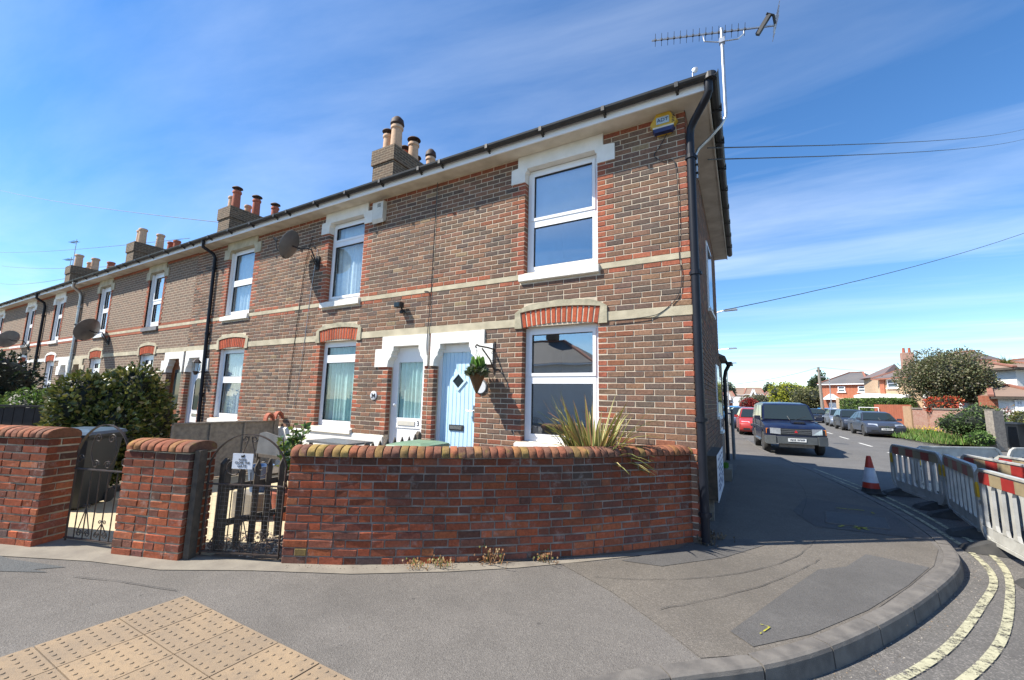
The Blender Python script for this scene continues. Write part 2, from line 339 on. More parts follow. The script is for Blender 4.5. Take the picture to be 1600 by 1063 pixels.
    def build(s, name, mats, parent=None, smooth=False, **props):
        if parent is None:      # a thing that is one mesh: origin at its base
            xs = [v[0] for v in s.v]; ys = [v[1] for v in s.v]; zs = [v[2] for v in s.v]
            off = ((min(xs)+max(xs))/2, (min(ys)+max(ys))/2, min(zs)) if props.get('label') else (0, 0, 0)
        else: off = wloc(parent)
        me = s.mesh(name, mats, smooth, off)
        o = bpy.data.objects.new(name, me); COL.objects.link(o)
        if parent is None: o.location = off; WL[o.name] = Vector(off)
        else: o.parent = parent; WL[o.name] = Vector(off)
        for k, v in props.items():
            if v: o[k] = v
        return o
def _split(s, name, mats, parent, grp=1, smooth=False):
    # one part per run of grp boxes (8 vertices each)
    out = []; step = 8*grp
    for i in range(0, len(s.v), step):
        b = MB(); b.v = s.v[i:i+step]
        for f, c, m in zip(s.f, s.c, s.mi):
            if i <= f[0] < i+step: b.f.append(tuple(k-i for k in f)); b.c.append(c); b.mi.append(m)
        out.append(b.build(name, mats, parent, smooth))
    return out
MB.split = _split
WL = {}
def wloc(o): return WL.get(o.name, Vector((0, 0, 0)))
def thing(name, loc, label, cat, group=None):
    o = bpy.data.objects.new(name, None); COL.objects.link(o); o.location = loc; WL[o.name] = Vector(loc); o.empty_display_size = .2
    o['label'] = label; o['category'] = cat
    if group: o['group'] = group
    return o
def structure(name, loc=(0, 0, 0)):
    o = bpy.data.objects.new(name, None); COL.objects.link(o); o.location = loc; WL[o.name] = Vector(loc); o['kind'] = 'structure'; return o
def kids(o): return [c for c in o.children]
def copy_tree(o, loc, rz=0, label=None):
    def cp(a, par):
        c = a.copy(); COL.objects.link(c)
        if par: c.parent = par
        for ch in kids(a): cp(ch, c)
        return c
    r = cp(o, None); r.location = loc; r.rotation_euler = (0, 0, rz); WL[r.name] = Vector(loc)
    if label: r['label'] = label
    return r
def text_part(s, size, mat, M4, parent=None, name='lettering', ext=.0015, align='CENTER', bold=0):
    cu = bpy.data.curves.new('t', 'FONT'); cu.body = s; cu.size = size; cu.extrude = ext; cu.align_x = align; cu.align_y = 'CENTER'; cu.offset = bold
    to = bpy.data.objects.new('t', cu); COL.objects.link(to)
    dg = bpy.context.evaluated_depsgraph_get(); me = bpy.data.meshes.new_from_object(to.evaluated_get(dg))
    bpy.data.objects.remove(to); me.name = name; me.transform(M4)
    if parent: me.transform(Matrix.Translation(-wloc(parent)))
    me.materials.clear(); me.materials.append(MT[mat]); o = bpy.data.objects.new(name, me); COL.objects.link(o)
    if parent: o.parent = parent; WL[o.name] = wloc(parent)
    return o
def wallM(x, y, z): return Matrix.Translation((x, y, z)) @ Matrix.Rotation(pi/2, 4, 'X')   # text facing -y

# ---------------------------------------------------------------- bricks
BR = {}
def brick_mesh(variant, mat):      # 1 m cube scaled per brick: x 0..1, y 0 (front) .. 1, z 0..1, worn arrises
    k = (variant, mat)
    if k in BR: return BR[k]
    rnd = random.Random(variant*13+5); b = MB(); jx = [rnd.uniform(.004, .03) for _ in range(4)]; jz = [rnd.uniform(.03, .12) for _ in range(4)]
    fx = [(jx[0], jz[0]), (1-jx[1], jz[1]), (1-jx[2], 1-jz[2]), (jx[3], 1-jz[3])]
    o = [(0, 0), (1, 0), (1, 1), (0, 1)]
    vs = [(x, rnd.uniform(-.02, .04), z) for x, z in fx]+[(x, .12, z) for x, z in o]+[(x, 1, z) for x, z in o]
    fs = [(0, 1, 2, 3)]+[(i, i+4, (i+1) % 4+4, (i+1) % 4) for i in range(4)]+[(i+4, i+8, (i+1) % 4+8, (i+1) % 4+4) for i in range(4)]
    b.add(vs, fs); BR[k] = b.mesh('brick', mat); return BR[k]
def put_brick(parent, x, y, z, l, d, h, rz, color, mat, joined=None, rnd=random):
    if joined is None:
        o = bpy.data.objects.new('brick', brick_mesh(rnd.randrange(9), mat+'_obj' if not mat == 'coping' else mat)); COL.objects.link(o); o.parent = parent
        w0 = wloc(parent); o.location = (x-w0.x, y-w0.y, z-w0.z); o.rotation_euler = (0, 0, rz); o.scale = (l, d, h); o.color = (*color, 1)
        return o
    X = Vector((cos(rz), sin(rz), 0)); Y = Vector((-sin(rz), cos(rz), 0)); P = Vector((x, y, z))
    e = .004; c = .006
    o4 = [(0, 0), (l, 0), (l, h), (0, h)]; f4 = [(c, c), (l-c, c), (l-c, h-c), (c, h-c)]
    vs = [P+X*a+Vector((0, 0, b))+Y*rnd.uniform(-.001, .0015) for a, b in f4]+[P+X*a+Vector((0, 0, b))+Y*e for a, b in o4]+[P+X*a+Vector((0, 0, b))+Y*d for a, b in o4]
    joined.cc = color
    joined.add(vs, [(0, 1, 2, 3)]+[(i, i+4, (i+1) % 4+4, (i+1) % 4) for i in range(4)]+[(i+4, i+8, (i+1) % 4+8, (i+1) % 4+4) for i in range(4)])
def jit(c, a=.12, rnd=random):
    k = rnd.uniform(1-a, 1+a); return tuple(max(.01, min(.95, x*k*rnd.uniform(1-a*.3, 1+a*.3))) for x in c)
FAC = [((.212, .128, .088), 32), ((.172, .114, .085), 28), ((.25, .142, .092), 22), ((.138, .102, .084), 12), ((.27, .160, .105), 6), ((.29, .21, .13), 1), ((.27, .11, .065), 2)]
RED = (.36, .12, .07)
def pick(tab, rnd=random):
    t = rnd.uniform(0, sum(w_ for _, w_ in tab)); a = 0
    for c, w_ in tab:
        a += w_
        if t <= a: return c
    return tab[-1][0]
# ================================================================ GROUND
def sheet(name, poly, z, mat, z0=None, parent=None, kind='structure'):
    b = MB(); bm = bmesh.new(); vs = [bm.verts.new((x, y, z)) for x, y in poly]; bm.faces.new(vs)
    if z0 is not None:
        r = bmesh.ops.extrude_face_region(bm, geom=bm.faces[:]); 
        for q in r['geom']:
            if isinstance(q, bmesh.types.BMVert): q.co.z = z0
    bmesh.ops.triangulate(bm, faces=bm.faces[:]); bmesh.ops.recalc_face_normals(bm, faces=bm.faces[:])
    if z0 is None:
        for fa in bm.faces:
            if fa.normal.z < 0: fa.normal_flip()
    me = bpy.data.meshes.new(name); bm.to_mesh(me); bm.free(); me.materials.append(MT[mat]); o = bpy.data.objects.new(name, me); COL.objects.link(o)
    if parent: o.parent = parent
    elif kind: o['kind'] = kind
    return o
def smooth_path(pts, per=6):
    out = []
    for i in range(len(pts)-1):
        p0 = Vector(pts[max(i-1, 0)]); p1 = Vector(pts[i]); p2 = Vector(pts[i+1]); p3 = Vector(pts[min(i+2, len(pts)-1)])
        for k in range(per):
            t = k/per; out.append(.5*((2*p1)+(-p0+p2)*t+(2*p0-5*p1+4*p2-p3)*t*t+(-p0+3*p1-3*p2+p3)*t**3))
    out.append(Vector(pts[-1])); return out
class Path:
    def __init__(s, pts):
        s.p = [Vector(q) for q in pts]; s.d = [0]
        for a, b in zip(s.p, s.p[1:]): s.d.append(s.d[-1]+(b-a).length)
        s.L = s.d[-1]
    def at(s, t):
        t = max(0, min(s.L, t))
        for i in range(len(s.d)-1):
            if t <= s.d[i+1]: break
        a, b = s.p[i], s.p[i+1]; u = (t-s.d[i])/(s.d[i+1]-s.d[i]); return a+(b-a)*u
    def tan(s, t): 
        d = s.at(t+.06)-s.at(t-.06); return d.normalized()
sheet('ground', [(-400, -120), (400, -120), (400, 600), (-400, 600)], -.20, 'grass')
KP = [(-1.1, -9), (-1.08, -6), (-1.05, -4.8), (-.85, -3.95), (-.45, -3.3), (.09, -2.69), (.6, -2.22), (1.0, -1.72), (1.45, -1.0), (1.87, -.22), (2.26, .61), (2.44, 1.2), (2.52, 1.9), (2.5, 2.7), (2.43, 3.6), (2.21, 5.2), (1.83, 7.36), (1.45, 9.0), (.97, 11.3), (.65, 13), (.35, 15.5), (.0, 19), (-.4, 22), (-.9, 28), (-2, 40), (-3.2, 55), (-5, 75), (-8, 110)]
KS = smooth_path(KP); kerb_path = Path(KS)
road = sheet('road', [(p.x-.1, p.y) for p in KS]+[(30, 110), (30, 60), (60, 30), (60, -40), (-40, -40), (-40, -9)], -.125, 'road')
side = sheet('side_road_surface', [(p.x-.08, p.y) for p in KS if p.y > 6.2]+[(4, 110), (8.0, 60), (8.7, 40), (8.55, 30), (8.5, 25), (9.2, 21.5), (14, 18), (14, 9)], -.121, 'road_far')
pav = sheet('pavement', [(p.x-.13, p.y) for p in KS]+[(-60, 110), (-60, -9)], 0, 'pave')
# surfacing of different ages on the pavement
sheet('old_pavement_surface', [(-1.1, -1.42), (-.62, -.98), (.1, .02), (.1, 9), (.5, 9), (1.5, 7.2), (2.05, 4.9), (2.3, 3.2), (2.36, 2.0), (2.3, 1.3), (2.08, .6), (1.72, -.18), (1.32, -.98), (.88, -1.68), (.52, -2.14), (.24, -2.36), (-.05, -2.1), (-.5, -1.75)], .004, 'pave2')
sheet('asphalt_patch', [(.38, -1.92), (.75, -.95), (1.05, -.2), (1.30, .05), (1.55, .62), (2.02, .5), (1.70, -.2), (1.28, -1.0), (.86, -1.66), (.52, -2.05)], .008, 'pave3')
sheet('asphalt_patch', [(-.62, -1.02), (-.25, -.95), (.25, -.35), (.62, .35), (.50, .50), (.2, .3), (-.1, 0), (-.3, -.45)], .008, 'pave3')
sheet('asphalt_patch', [(1.0, 2.4), (1.25, 3.6), (2.25, 3.4), (2.3, 2.5), (2.28, 1.7), (1.2, 1.6)], .008, 'pave3')
sheet('bluish_asphalt_patch', [(-60, -7.5), (-6.5, -4.62), (-5.3, -4.35), (-4.72, -4.02), (-4.9, -4.06), (-4.75, -3.9), (-5.4, -4.1), (-6.5, -4.25), (-60, -6.8)], .004, 'pave4')
# trench line scars in the pavement
for pts in ([(-.72, -1.55), (-.3, -1.35), (.1, -1.05), (.5, -.6), (.8, -.1), (.98, .35), (1.15, .95)], [(-.1, -1.85), (.3, -1.35), (.65, -.8), (.95, -.2), (1.12, .2)], [(1.1, 2.2), (1.3, 4), (1.25, 5.8)], [(-4.45, -3.95), (-3.9, -3.75), (-3.35, -3.6)]):
    b = MB(); P = smooth_path(pts, 5); prev = None
    for i in range(len(P)-1):
        d = (P[i+1]-P[i]).normalized(); n = Vector((-d.y, d.x))*random.uniform(.0012, .0042); q = P[i]+Vector((random.gauss(0, .004), random.gauss(0, .004)))
        cur = (q+n, q-n)
        if prev: b.face([(prev[0].x, prev[0].y, .012), (prev[1].x, prev[1].y, .012), (cur[1].x, cur[1].y, .012), (cur[0].x, cur[0].y, .012)])
        prev = cur
    b.build('surface_crack', 'rubber', kind='structure')
# kerb stones
kerb = structure('kerb')
t = kerb_path.d[6]; t_end = kerb_path.d[[i for i, p in enumerate(KS) if p.y > 34][0]]
kcount = 0
s0 = 0.5
while s0 < t_end:
    ln = .62 if s0 < 24 else 3.0
    b = MB(); nseg = 3; prof = [(-.125, -.15), (-.125, .005), (-.03, .007), (-.008, .0), (0.002, -.02), (.012, -.125), (.012, -.15)]
    rows = []
    for i in range(nseg+1):
        tt = s0+.004+(ln-.012)*i/nseg; q = kerb_path.at(tt); d = kerb_path.tan(tt); n = Vector((d.y, -d.x))
        rows.append([(q.x+n.x*a, q.y+n.y*a, z) for a, z in prof])
    m_ = len(prof); vs = [v for r in rows for v in r]
    fs = [(i*m_+j, i*m_+j+1, (i+1)*m_+j+1, (i+1)*m_+j) for i in range(nseg) for j in range(m_-1)]+[tuple(range(m_)), tuple(nseg*m_+j for j in range(m_-1, -1, -1))]
    b.add(vs, fs); o = b.build('kerb_stone', 'kerb', kerb); o.location.z = random.uniform(-.002, .003); s0 += ln
# concrete strip along the foot of the boundary walls
edge_in = [(-60, -6.3), (-12, -4.9), (-7.5, -4.3), (-6.18, -4.02), (-5.7, -3.9), (-4.83, -3.56), (-4.1, -3.32), (-3.43, -2.9), (-2.66, -2.49), (-2.0, -2.0), (-1.53, -1.59), (-1.04, -1.15), (-.54, -.59), (-.2, -.18), (.02, .08)]
strip = MB(); P = [Vector(q) for q in edge_in]
prev = None
for i, q in enumerate(P):
    d = (P[min(i+1, len(P)-1)]-P[max(i-1, 0)]).normalized(); n = Vector((d.y, -d.x)); wd = .20 if q.x < -1.5 else .15
    if q.x < -5: wd = .26
    cur = (q-n*.3, q+n*wd)
    if prev: strip.face([(prev[0].x, prev[0].y, .009), (prev[1].x, prev[1].y, .006), (cur[1].x, cur[1].y, .006), (cur[0].x, cur[0].y, .009)])
    prev = cur
strip.build('concrete_edging', 'concrete', kind='structure')
# buff tactile slabs with blisters
tac = structure('tactile_paving')
b = MB(); b.add([(.004, .004, -.02), (.396, .004, -.02), (.396, .396, -.02), (.004, .396, -.02), (.004, .004, .008), (.396, .004, .008), (.396, .396, .008), (.004, .396, .008)], [(0, 1, 5, 4), (1, 2, 6, 5), (2, 3, 7, 6), (3, 0, 4, 7), (4, 5, 6, 7)])
for i in range(6):
    for j in range(6):
        cx_, cy_ = .0333+.0667*i, .0333+.0667*j; n = 8
        vs = [(cx_+r*cos(2*pi*k/n), cy_+r*sin(2*pi*k/n), z) for r, z in ((.0125, .008), (.0108, .0118), (.007, .0133)) for k in range(n)]
        b.add(vs, [(a*n+k, a*n+(k+1) % n, (a+1)*n+(k+1) % n, (a+1)*n+k) for a in range(2) for k in range(n)]+[tuple(2*n+k for k in range(n))])
slab_me = b.mesh('paving_slab', 'tac')
for i in range(5):
    for j in range(5):
        o = bpy.data.objects.new('paving_slab', slab_me); COL.objects.link(o); o.parent = tac; o.location = (-3.27+i*.4, -4.02-j*.4, random.uniform(.0005, .0025)); o.rotation_euler = (random.uniform(-.003, .003), random.uniform(-.003, .003), 0)
# inspection cover with spray marks
mc = structure('inspection_cover'); b = MB(); q4 = [(1.43, 2.63), (2.13, 2.73), (2.03, 1.98), (1.35, 1.88)]
b.add([(x, y, .014) for x, y in q4]+[(x, y, 0) for x, y in q4], [(0, 1, 2, 3), (0, 4, 5, 1), (1, 5, 6, 2), (2, 6, 7, 3), (3, 7, 4, 0)]); b.build('cover_plate', 'pave4', mc)
b = MB()
for (xa, ya), (xb, yb) in zip(q4, q4[1:]+q4[:1]): b.bar((xa, ya, .010), (xb, yb, .010), .011, .012)
b.build('cover_rim', 'kerb', mc)
def strokes(name, segs, z, wd, mat):
    b = MB()
    for (xa, ya), (xb, yb) in segs:
        d = Vector((xb-xa, yb-ya)).normalized(); n = Vector((-d.y, d.x))*wd/2
        b.face([(xa+n.x, ya+n.y, z), (xa-n.x, ya-n.y, z), (xb-n.x, yb-n.y, z), (xb+n.x, yb+n.y, z)])
    return b.build(name, mat, kind='structure')
strokes('spray_mark', [((1.47, 1.74), (1.53, 1.84)), ((1.62, 1.78), (1.78, 1.88)), ((1.66, 1.90), (1.68, 1.72)), ((1.78, 1.76), (1.70, 1.86))], .016, .035, 'spray')
strokes('spray_mark', [((1.6, 3.0), (1.95, 3.06)), ((2.02, 3.02), (2.04, 2.9))], .016, .035, 'spray')
strokes('spray_mark', [((.56, -1.86), (.62, -1.72)), ((.62, -1.72), (.56, -1.71))], .016, .010, 'spray')
def line_sheet(name, pts, wd, mat, z=-.115, per=5):
    b = MB(); P = smooth_path(pts, per); prev = None
    for i in range(len(P)):
        d = (P[min(i+1, len(P)-1)]-P[max(i-1, 0)]).normalized(); n = Vector((d.y, -d.x))*wd/2; cur = (P[i]+n, P[i]-n)
        if prev: b.face([(prev[0].x, prev[0].y, z), (prev[1].x, prev[1].y, z), (cur[1].x, cur[1].y, z), (cur[0].x, cur[0].y, z)])
        prev = cur
    return b.build(name, mat, kind='structure')
line_sheet('double_yellow_line', [(-.5, -3.9), (.2, -3.0), (.85, -2.25), (1.30, -1.70), (1.73, -1.0), (2.2, -.02), (2.6, .94), (2.74, 1.9), (2.72, 3.0), (2.64, 4.2), (2.42, 5.8), (2.0, 7.7), (1.7, 9.0)], .058, 'yline')
line_sheet('double_yellow_line', [(.0, -3.75), (.6, -2.85), (1.2, -2.15), (1.64, -1.52), (2.08, -.72), (2.48, .28), (2.80, 1.25), (2.93, 2.1), (2.90, 3.0), (2.82, 4.2), (2.6, 5.8), (2.18, 7.7), (1.88, 9.0)], .058, 'yline')
for i in range(9):
    y = 14.2+i*4.6; strokes('centre_line_dash', [((4.95-.09*(y-16)*.3, y), (4.83-.09*(y-16)*.3, y+2.0))], -.115, .1, 'wline')

# ================================================================ BOUNDARY WALLS
def mortar_path(name, P, t0, t1, thick, z0, z1, mat, parent):
    b = MB(); n = max(2, int((t1-t0)/.12)); rows = []
    for i in range(n+1):
        t = t0+(t1-t0)*i/n; q = P.at(t); d = P.tan(t); nn = Vector((-d.y, d.x))
        rows.append([(q.x+nn.x*.0095, q.y+nn.y*.0095), (q.x+nn.x*(thick-.012), q.y+nn.y*(thick-.012))])
    vs = []
    for r in rows:
        vs += [(r[0][0], r[0][1], z0), (r[0][0], r[0][1], z1), (r[1][0], r[1][1], z1), (r[1][0], r[1][1], z0)]
    fs = [(i*4+j, i*4+(j+1) % 4, (i+1)*4+(j+1) % 4, (i+1)*4+j) for i in range(n) for j in range(4)]+[(0, 1, 2, 3), (n*4+3, n*4+2, n*4+1, n*4)]
    b.add(vs, fs); return b.build(name, mat, parent)
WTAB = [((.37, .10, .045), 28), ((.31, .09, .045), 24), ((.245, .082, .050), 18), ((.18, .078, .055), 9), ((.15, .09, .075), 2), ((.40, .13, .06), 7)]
def wall_colour(zf, rnd):      # bricks darker towards the top, stronger red below
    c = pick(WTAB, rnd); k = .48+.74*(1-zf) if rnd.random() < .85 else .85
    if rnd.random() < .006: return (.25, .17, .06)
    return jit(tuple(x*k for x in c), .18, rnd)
def path_bricks(parent, P, t0, t1, z0, rows, mat, rnd, limit, h=.064, pitch=.0752, inner=None, shift=0, wavy=0):
    out = []
    for r in range(rows):
        pat = rnd.choice([[.222, .106], [.222, .222, .106], [.106, .222, .222]]) ; t = t0; k = rnd.randrange(3)
        if r % 2: t = t0
        first = True
        while t < t1-.02:
            ln = pat[k % len(pat)]; k += 1
            if first: ln = (.222, .106)[r % 2]; first = False
            ln = min(ln*rnd.uniform(.96, 1.03), t1-t)
            if t1-(t+ln) < .07: ln = t1-t
            out.append((t, ln, r)); t += ln+.011
    joined = MB(); n = 0
    out.sort(key=lambda q: -(q[0]))          # nearest the camera first
    for t, ln, r in out:
        q = P.at(t); q2 = P.at(t+ln); d = (q2-q); rz = atan2(d.y, d.x); nn = Vector((-sin(rz), cos(rz)))
        pr = rnd.uniform(-.003, .004); z = z0+r*pitch+rnd.uniform(-.0015, .0015)
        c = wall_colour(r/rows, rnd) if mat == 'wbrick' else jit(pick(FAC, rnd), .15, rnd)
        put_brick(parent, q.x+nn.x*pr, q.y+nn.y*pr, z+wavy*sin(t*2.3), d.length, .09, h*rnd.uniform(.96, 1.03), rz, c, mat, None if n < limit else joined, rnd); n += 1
    if joined.v: joined.build('brickwork', mat+'_col', parent, kind='stuff')
COPING = {}
def coping_mesh(var):
    if var in COPING: return COPING[var]
    rnd = random.Random(var); b = MB(); W = .262; prof = []
    a = -.018; 
    prof = [(a, 0), (a, .038)]
    for i in range(1, 8):
        th = pi*i/8; prof.append((a+W/2-W/2*cos(th), .038+.078*sin(th)))
    prof += [(a+W, .038), (a+W, 0)]
    k = len(prof); xs = [0, .006, .094, .1]; sc = [.965, 1, 1, .965]; vs = []
    for x, s_ in zip(xs, sc):
        for p, q in prof: vs.append((x, a+W/2+(p-a-W/2)*s_+rnd.uniform(-.001, .001), q*s_+rnd.uniform(-.001, .001)))
    fs = [(i*k+j, i*k+(j+1) % k, (i+1)*k+(j+1) % k, (i+1)*k+j) for i in range(3) for j in range(k)]+[tuple(range(k)), tuple(3*k+j for j in range(k-1, -1, -1))]
    b.add(vs, fs); COPING[var] = b.mesh('coping_brick', 'coping', True); return COPING[var]
def coping(parent, P, t0, t1, z, rnd, scale=1.0, tones=None, lead=0):
    n = int(round((t1-t0)/.079)); st = (t1-t0)/n; b = MB()
    tones = tones or [((.30, .11, .058), 5), ((.24, .10, .058), 5), ((.27, .13, .055), 3), ((.18, .09, .06), 3), ((.25, .16, .06), 1)]
    for i in range(n):
        t = t0+i*st; q = P.at(t+.004); d = P.tan(t+st/2); rz = atan2(d.y, d.x)+rnd.uniform(-.02, .02)
        o = bpy.data.objects.new('coping_brick', coping_mesh(rnd.randrange(6))); COL.objects.link(o); o.parent = parent; w0 = wloc(parent)
        o.location = (q.x-w0.x, q.y-w0.y, z-w0.z+rnd.uniform(-.003, .004)); o.rotation_euler = (0, 0, rz); o.scale = ((st-.008)/.1, scale, .84)
        c = pick(tones, rnd)
        if lead and i < 8 and rnd.random() < .6: c = (.33, .22, .07)
        o.color = (*jit(c, .15, rnd), 1)
    # mortar under and between the copings
    rows = []; m = int((t1-t0)/.1)
    for i in range(m+1):
        t = t0+(t1-t0)*i/m; q = P.at(t); d = P.tan(t); nn = Vector((-d.y, d.x)); ring = []
        for p, zz in [(-.004, 0), (-.004, .034), (.02, .072), (.07, .10), (.115, .106), (.16, .10), (.21, .072), (.235, .034), (.235, 0)]: ring.append((q.x+nn.x*p*scale, q.y+nn.y*p*scale, z+zz*.79-.002))
        rows += ring
    k = 9; b.add(rows, [(i*k+j, i*k+(j+1) % k, (i+1)*k+(j+1) % k, (i+1)*k+j) for i in range(m) for j in range(k)]+[tuple(range(k)), tuple(m*k+j for j in range(k-1, -1, -1))])
    b.build('coping_mortar', 'wmortar', parent)
gw = thing('garden_wall', (-1.6, -1.5, 0), 'long low curving red brick garden wall with rounded brick coping in front of the blue-doored house', 'wall')
GP = Path(smooth_path([(-3.28, -2.85), (-3.05, -2.72), (-2.66, -2.49), (-2.0, -2.0), (-1.53, -1.59), (-1.04, -1.15), (-.54, -.59), (-.2, -.17), (-.03, .06)], 5))
rg = random.Random(3)
mortar_path('wall_core', GP, .006, GP.L, .225, -.05, .97, 'wmortar', gw)
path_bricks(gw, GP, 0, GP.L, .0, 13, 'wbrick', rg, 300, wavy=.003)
coping(gw, GP, .0, GP.L-.02, .975, rg, lead=1)
# end of the wall beside the gate
def pier(name, label, c0, c1, thick, rows, zc, seed, split=None, right_end=True, mat_m='pmortar'):
    rnd = random.Random(seed); th = thing(name, (c0[0], c0[1], 0), label, 'wall'); P = Path([c0, c1])
    mortar_path('wall_core', P, .008, P.L-.008, thick, -.05, zc-.01, mat_m, th)
    segs = [(0, P.L)] if not split else [(0, split-.008), (split+.008, P.L)]
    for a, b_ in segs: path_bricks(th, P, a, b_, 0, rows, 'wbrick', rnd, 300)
    d = (Vector(c1)-Vector(c0)).normalized(); n = Vector((-d.y, d.x))
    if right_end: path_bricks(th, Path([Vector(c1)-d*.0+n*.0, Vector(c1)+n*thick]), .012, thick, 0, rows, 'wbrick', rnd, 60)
    return th, P, rnd
th, P, rnd = pier('brick_pier', 'short weathered red brick wall section between the two wrought iron gates', (-4.83, -3.575), (-4.115, -3.325), .30, 13, .985, 5, split=.36)
coping(th, P, .03, P.L+.01, .985, rnd, scale=1.2)
lw = (-5.68, -3.915)
th, P, rnd = pier('brick_pier', 'red brick wall with arched coping at the left edge, left of the scrolled gate', (-7.6, -4.62), lw, .30, 14, 1.06, 6, mat_m='pmortar')
coping(th, P, .0, P.L+.01, 1.06, rnd, scale=1.2)

# ================================================================ TERRACE
ZE = 5.31
Z1, Z1T, Z2, Z2T = 2.62, 2.735, 3.335, 3.41
def cells(x0, x1, z0, z1, holes, fn):
    xs = sorted({x0, x1, *[h[0] for h in holes], *[h[1] for h in holes]}); zs = sorted({z0, z1, *[h[2] for h in holes], *[h[3] for h in holes]})
    xs = [x for x in xs if x0 <= x <= x1]; zs = [z for z in zs if z0 <= z <= z1]
    for a, b_ in zip(xs, xs[1:]):
        run = None
        for c, d in zip(zs, zs[1:]):
            cxm, czm = (a+b_)/2, (c+d)/2
            if any(h[0] < cxm < h[1] and h[2] < czm < h[3] for h in holes):
                if run: fn(a, b_, *run); run = None
            else: run = (run[0], d) if run else (c, d)
        if run: fn(a, b_, *run)
def curtain(parent, x0, x1, z0, z1, y, mat, name='curtain', folds=9, amp=.018):
    b = MB(); n = folds*5; ph = random.random()*6; vs = []
    for i in range(n+1):
        x = x0+(x1-x0)*i/n; yy = y+amp*sin(2*pi*folds*i/n+ph+1.2*sin(i*.4))
        for k, z in enumerate((z0+.02*random.random(), (z0+z1)/2, z1)): vs.append((x, yy+.006*random.random(), z))
    b.add(vs, [(i*3+k, (i+1)*3+k, (i+1)*3+k+1, i*3+k+1) for i in range(n) for k in range(2)]); return b.build(name, mat, parent, True)
def window(parent, x0, x1, z0, z1, y, rails, sashmat='upvc', arch=0, net=None, blind=None, room='dark_room', glassm='glass', label=None, mull=None, proud=(), F=.058):
    """casement set y behind the wall face; rails: heights of the transoms"""
    b = MB(); d0, d1 = y, y+.06
    if arch:
        n = 8; top = [(x0+(x1-x0)*i/n, z1-arch*(1-(2*i/n-1)**2*1.0)*0+arch*(1-(2*i/n-1)**2)-arch) for i in range(n+1)]
        for i in range(n):
            (xa, za), (xb, zb) = top[i], top[i+1]
            b.prism([(xa, z1-arch-F), (xb, z1-arch-F), (xb, zb), (xa, za)], d0, d1, lambda p, q, dd: (p, dd, q))
        zt = z1-arch
    else: b.box(x0, x1, d0, d1, z1-F, z1); zt = z1
    b.box(x0, x0+F, d0, d1, z0, zt-F); b.box(x1-F, x1, d0, d1, z0, zt-F); b.box(x0+F, x1-F, d0, d1, z0, z0+F)
    for r in rails: b.box(x0+F, x1-F, d0-.004, d1, r-.03, r+.03)
    if mull: b.box(mull-.028, mull+.028, d0-.003, d1, z0+F, zt-F)
    wn = b.build('window', sashmat, parent)
    if label: wn['label'] = label
    lv = [z0+F]+[v for r in sorted(rails) for v in (r-.03, r+.03)]+[zt-F]
    for i in range(0, len(lv), 2):
        za, zb = lv[i], lv[i+1]; xs = [(x0+F, x1-F)] if not mull else [(x0+F, mull-.028), (mull+.028, x1-F)]
        for xa, xb in xs:
            sb = MB(); s = .045; pr = .014 if (i//2) in proud else .004
            sb.box(xa, xb, d0-pr, d0+.05, zb-s, zb); sb.box(xa, xb, d0-pr, d0+.05, za, za+s); sb.box(xa, xa+s, d0-pr, d0+.05, za+s, zb-s); sb.box(xb-s, xb, d0-pr, d0+.05, za+s, zb-s)
            # black gasket line
            sb.m = 1; g = .006; y_ = d0-pr*.2
            sb.box(xa+s, xb-s, y_, d0+.04, zb-s-g, zb-s); sb.box(xa+s, xb-s, y_, d0+.04, za+s, za+s+g); sb.box(xa+s, xa+s+g, y_, d0+.04, za+s+g, zb-s-g); sb.box(xb-s-g, xb-s, y_, d0+.04, za+s+g, zb-s-g)
            sb.build('sash', [sashmat, 'black_pl'], wn)
            gb = MB(); gb.box(xa+s+g, xb-s-g, d0+.018, d0+.026, za+s+g, zb-s-g); gb.build('pane', glassm, wn)
    # room behind
    rb = MB(); X0, X1, Y0, Y1, Za, Zb = x0-.1, x1+.1, y+.075, y+1.6, z0-.35, z1+.12
    for q in ([(X0, Y0, Za), (X0, Y1, Za), (X0, Y1, Zb), (X0, Y0, Zb)], [(X1, Y0, Za), (X1, Y1, Za), (X1, Y1, Zb), (X1, Y0, Zb)], [(X0, Y1, Za), (X1, Y1, Za), (X1, Y1, Zb), (X0, Y1, Zb)], [(X0, Y0, Zb), (X1, Y0, Zb), (X1, Y1, Zb), (X0, Y1, Zb)], [(X0, Y0, Za), (X1, Y0, Za), (X1, Y1, Za), (X0, Y1, Za)]): rb.face(q)
    rb.build('room', room, wn)
    if net: curtain(wn, x0+F*.6, x1-F*.6, z0+F, zt-.05, y+.12, net)
    if blind:
        bb = MB(); bb.box(x0+F*.7, x1-F*.7, y+.085, y+.09, blind, z1-.02); bb.box(x0+F*.7, x1-F*.7, y+.075, y+.10, blind-.02, blind+.004); bb.build('blind', 'white', wn)
    return wn
def sill(parent, x0, x1, z0, z1, proud, mat='white', name='sill'):
    b = MB(); b.prism([(-proud, z0+.01), (-proud, z1-.035), (.06, z1), (.06, z0), (-proud+.02, z0)], x0, x1, lambda p, q, d: (d, p, q)); return b.build(name, mat, parent)
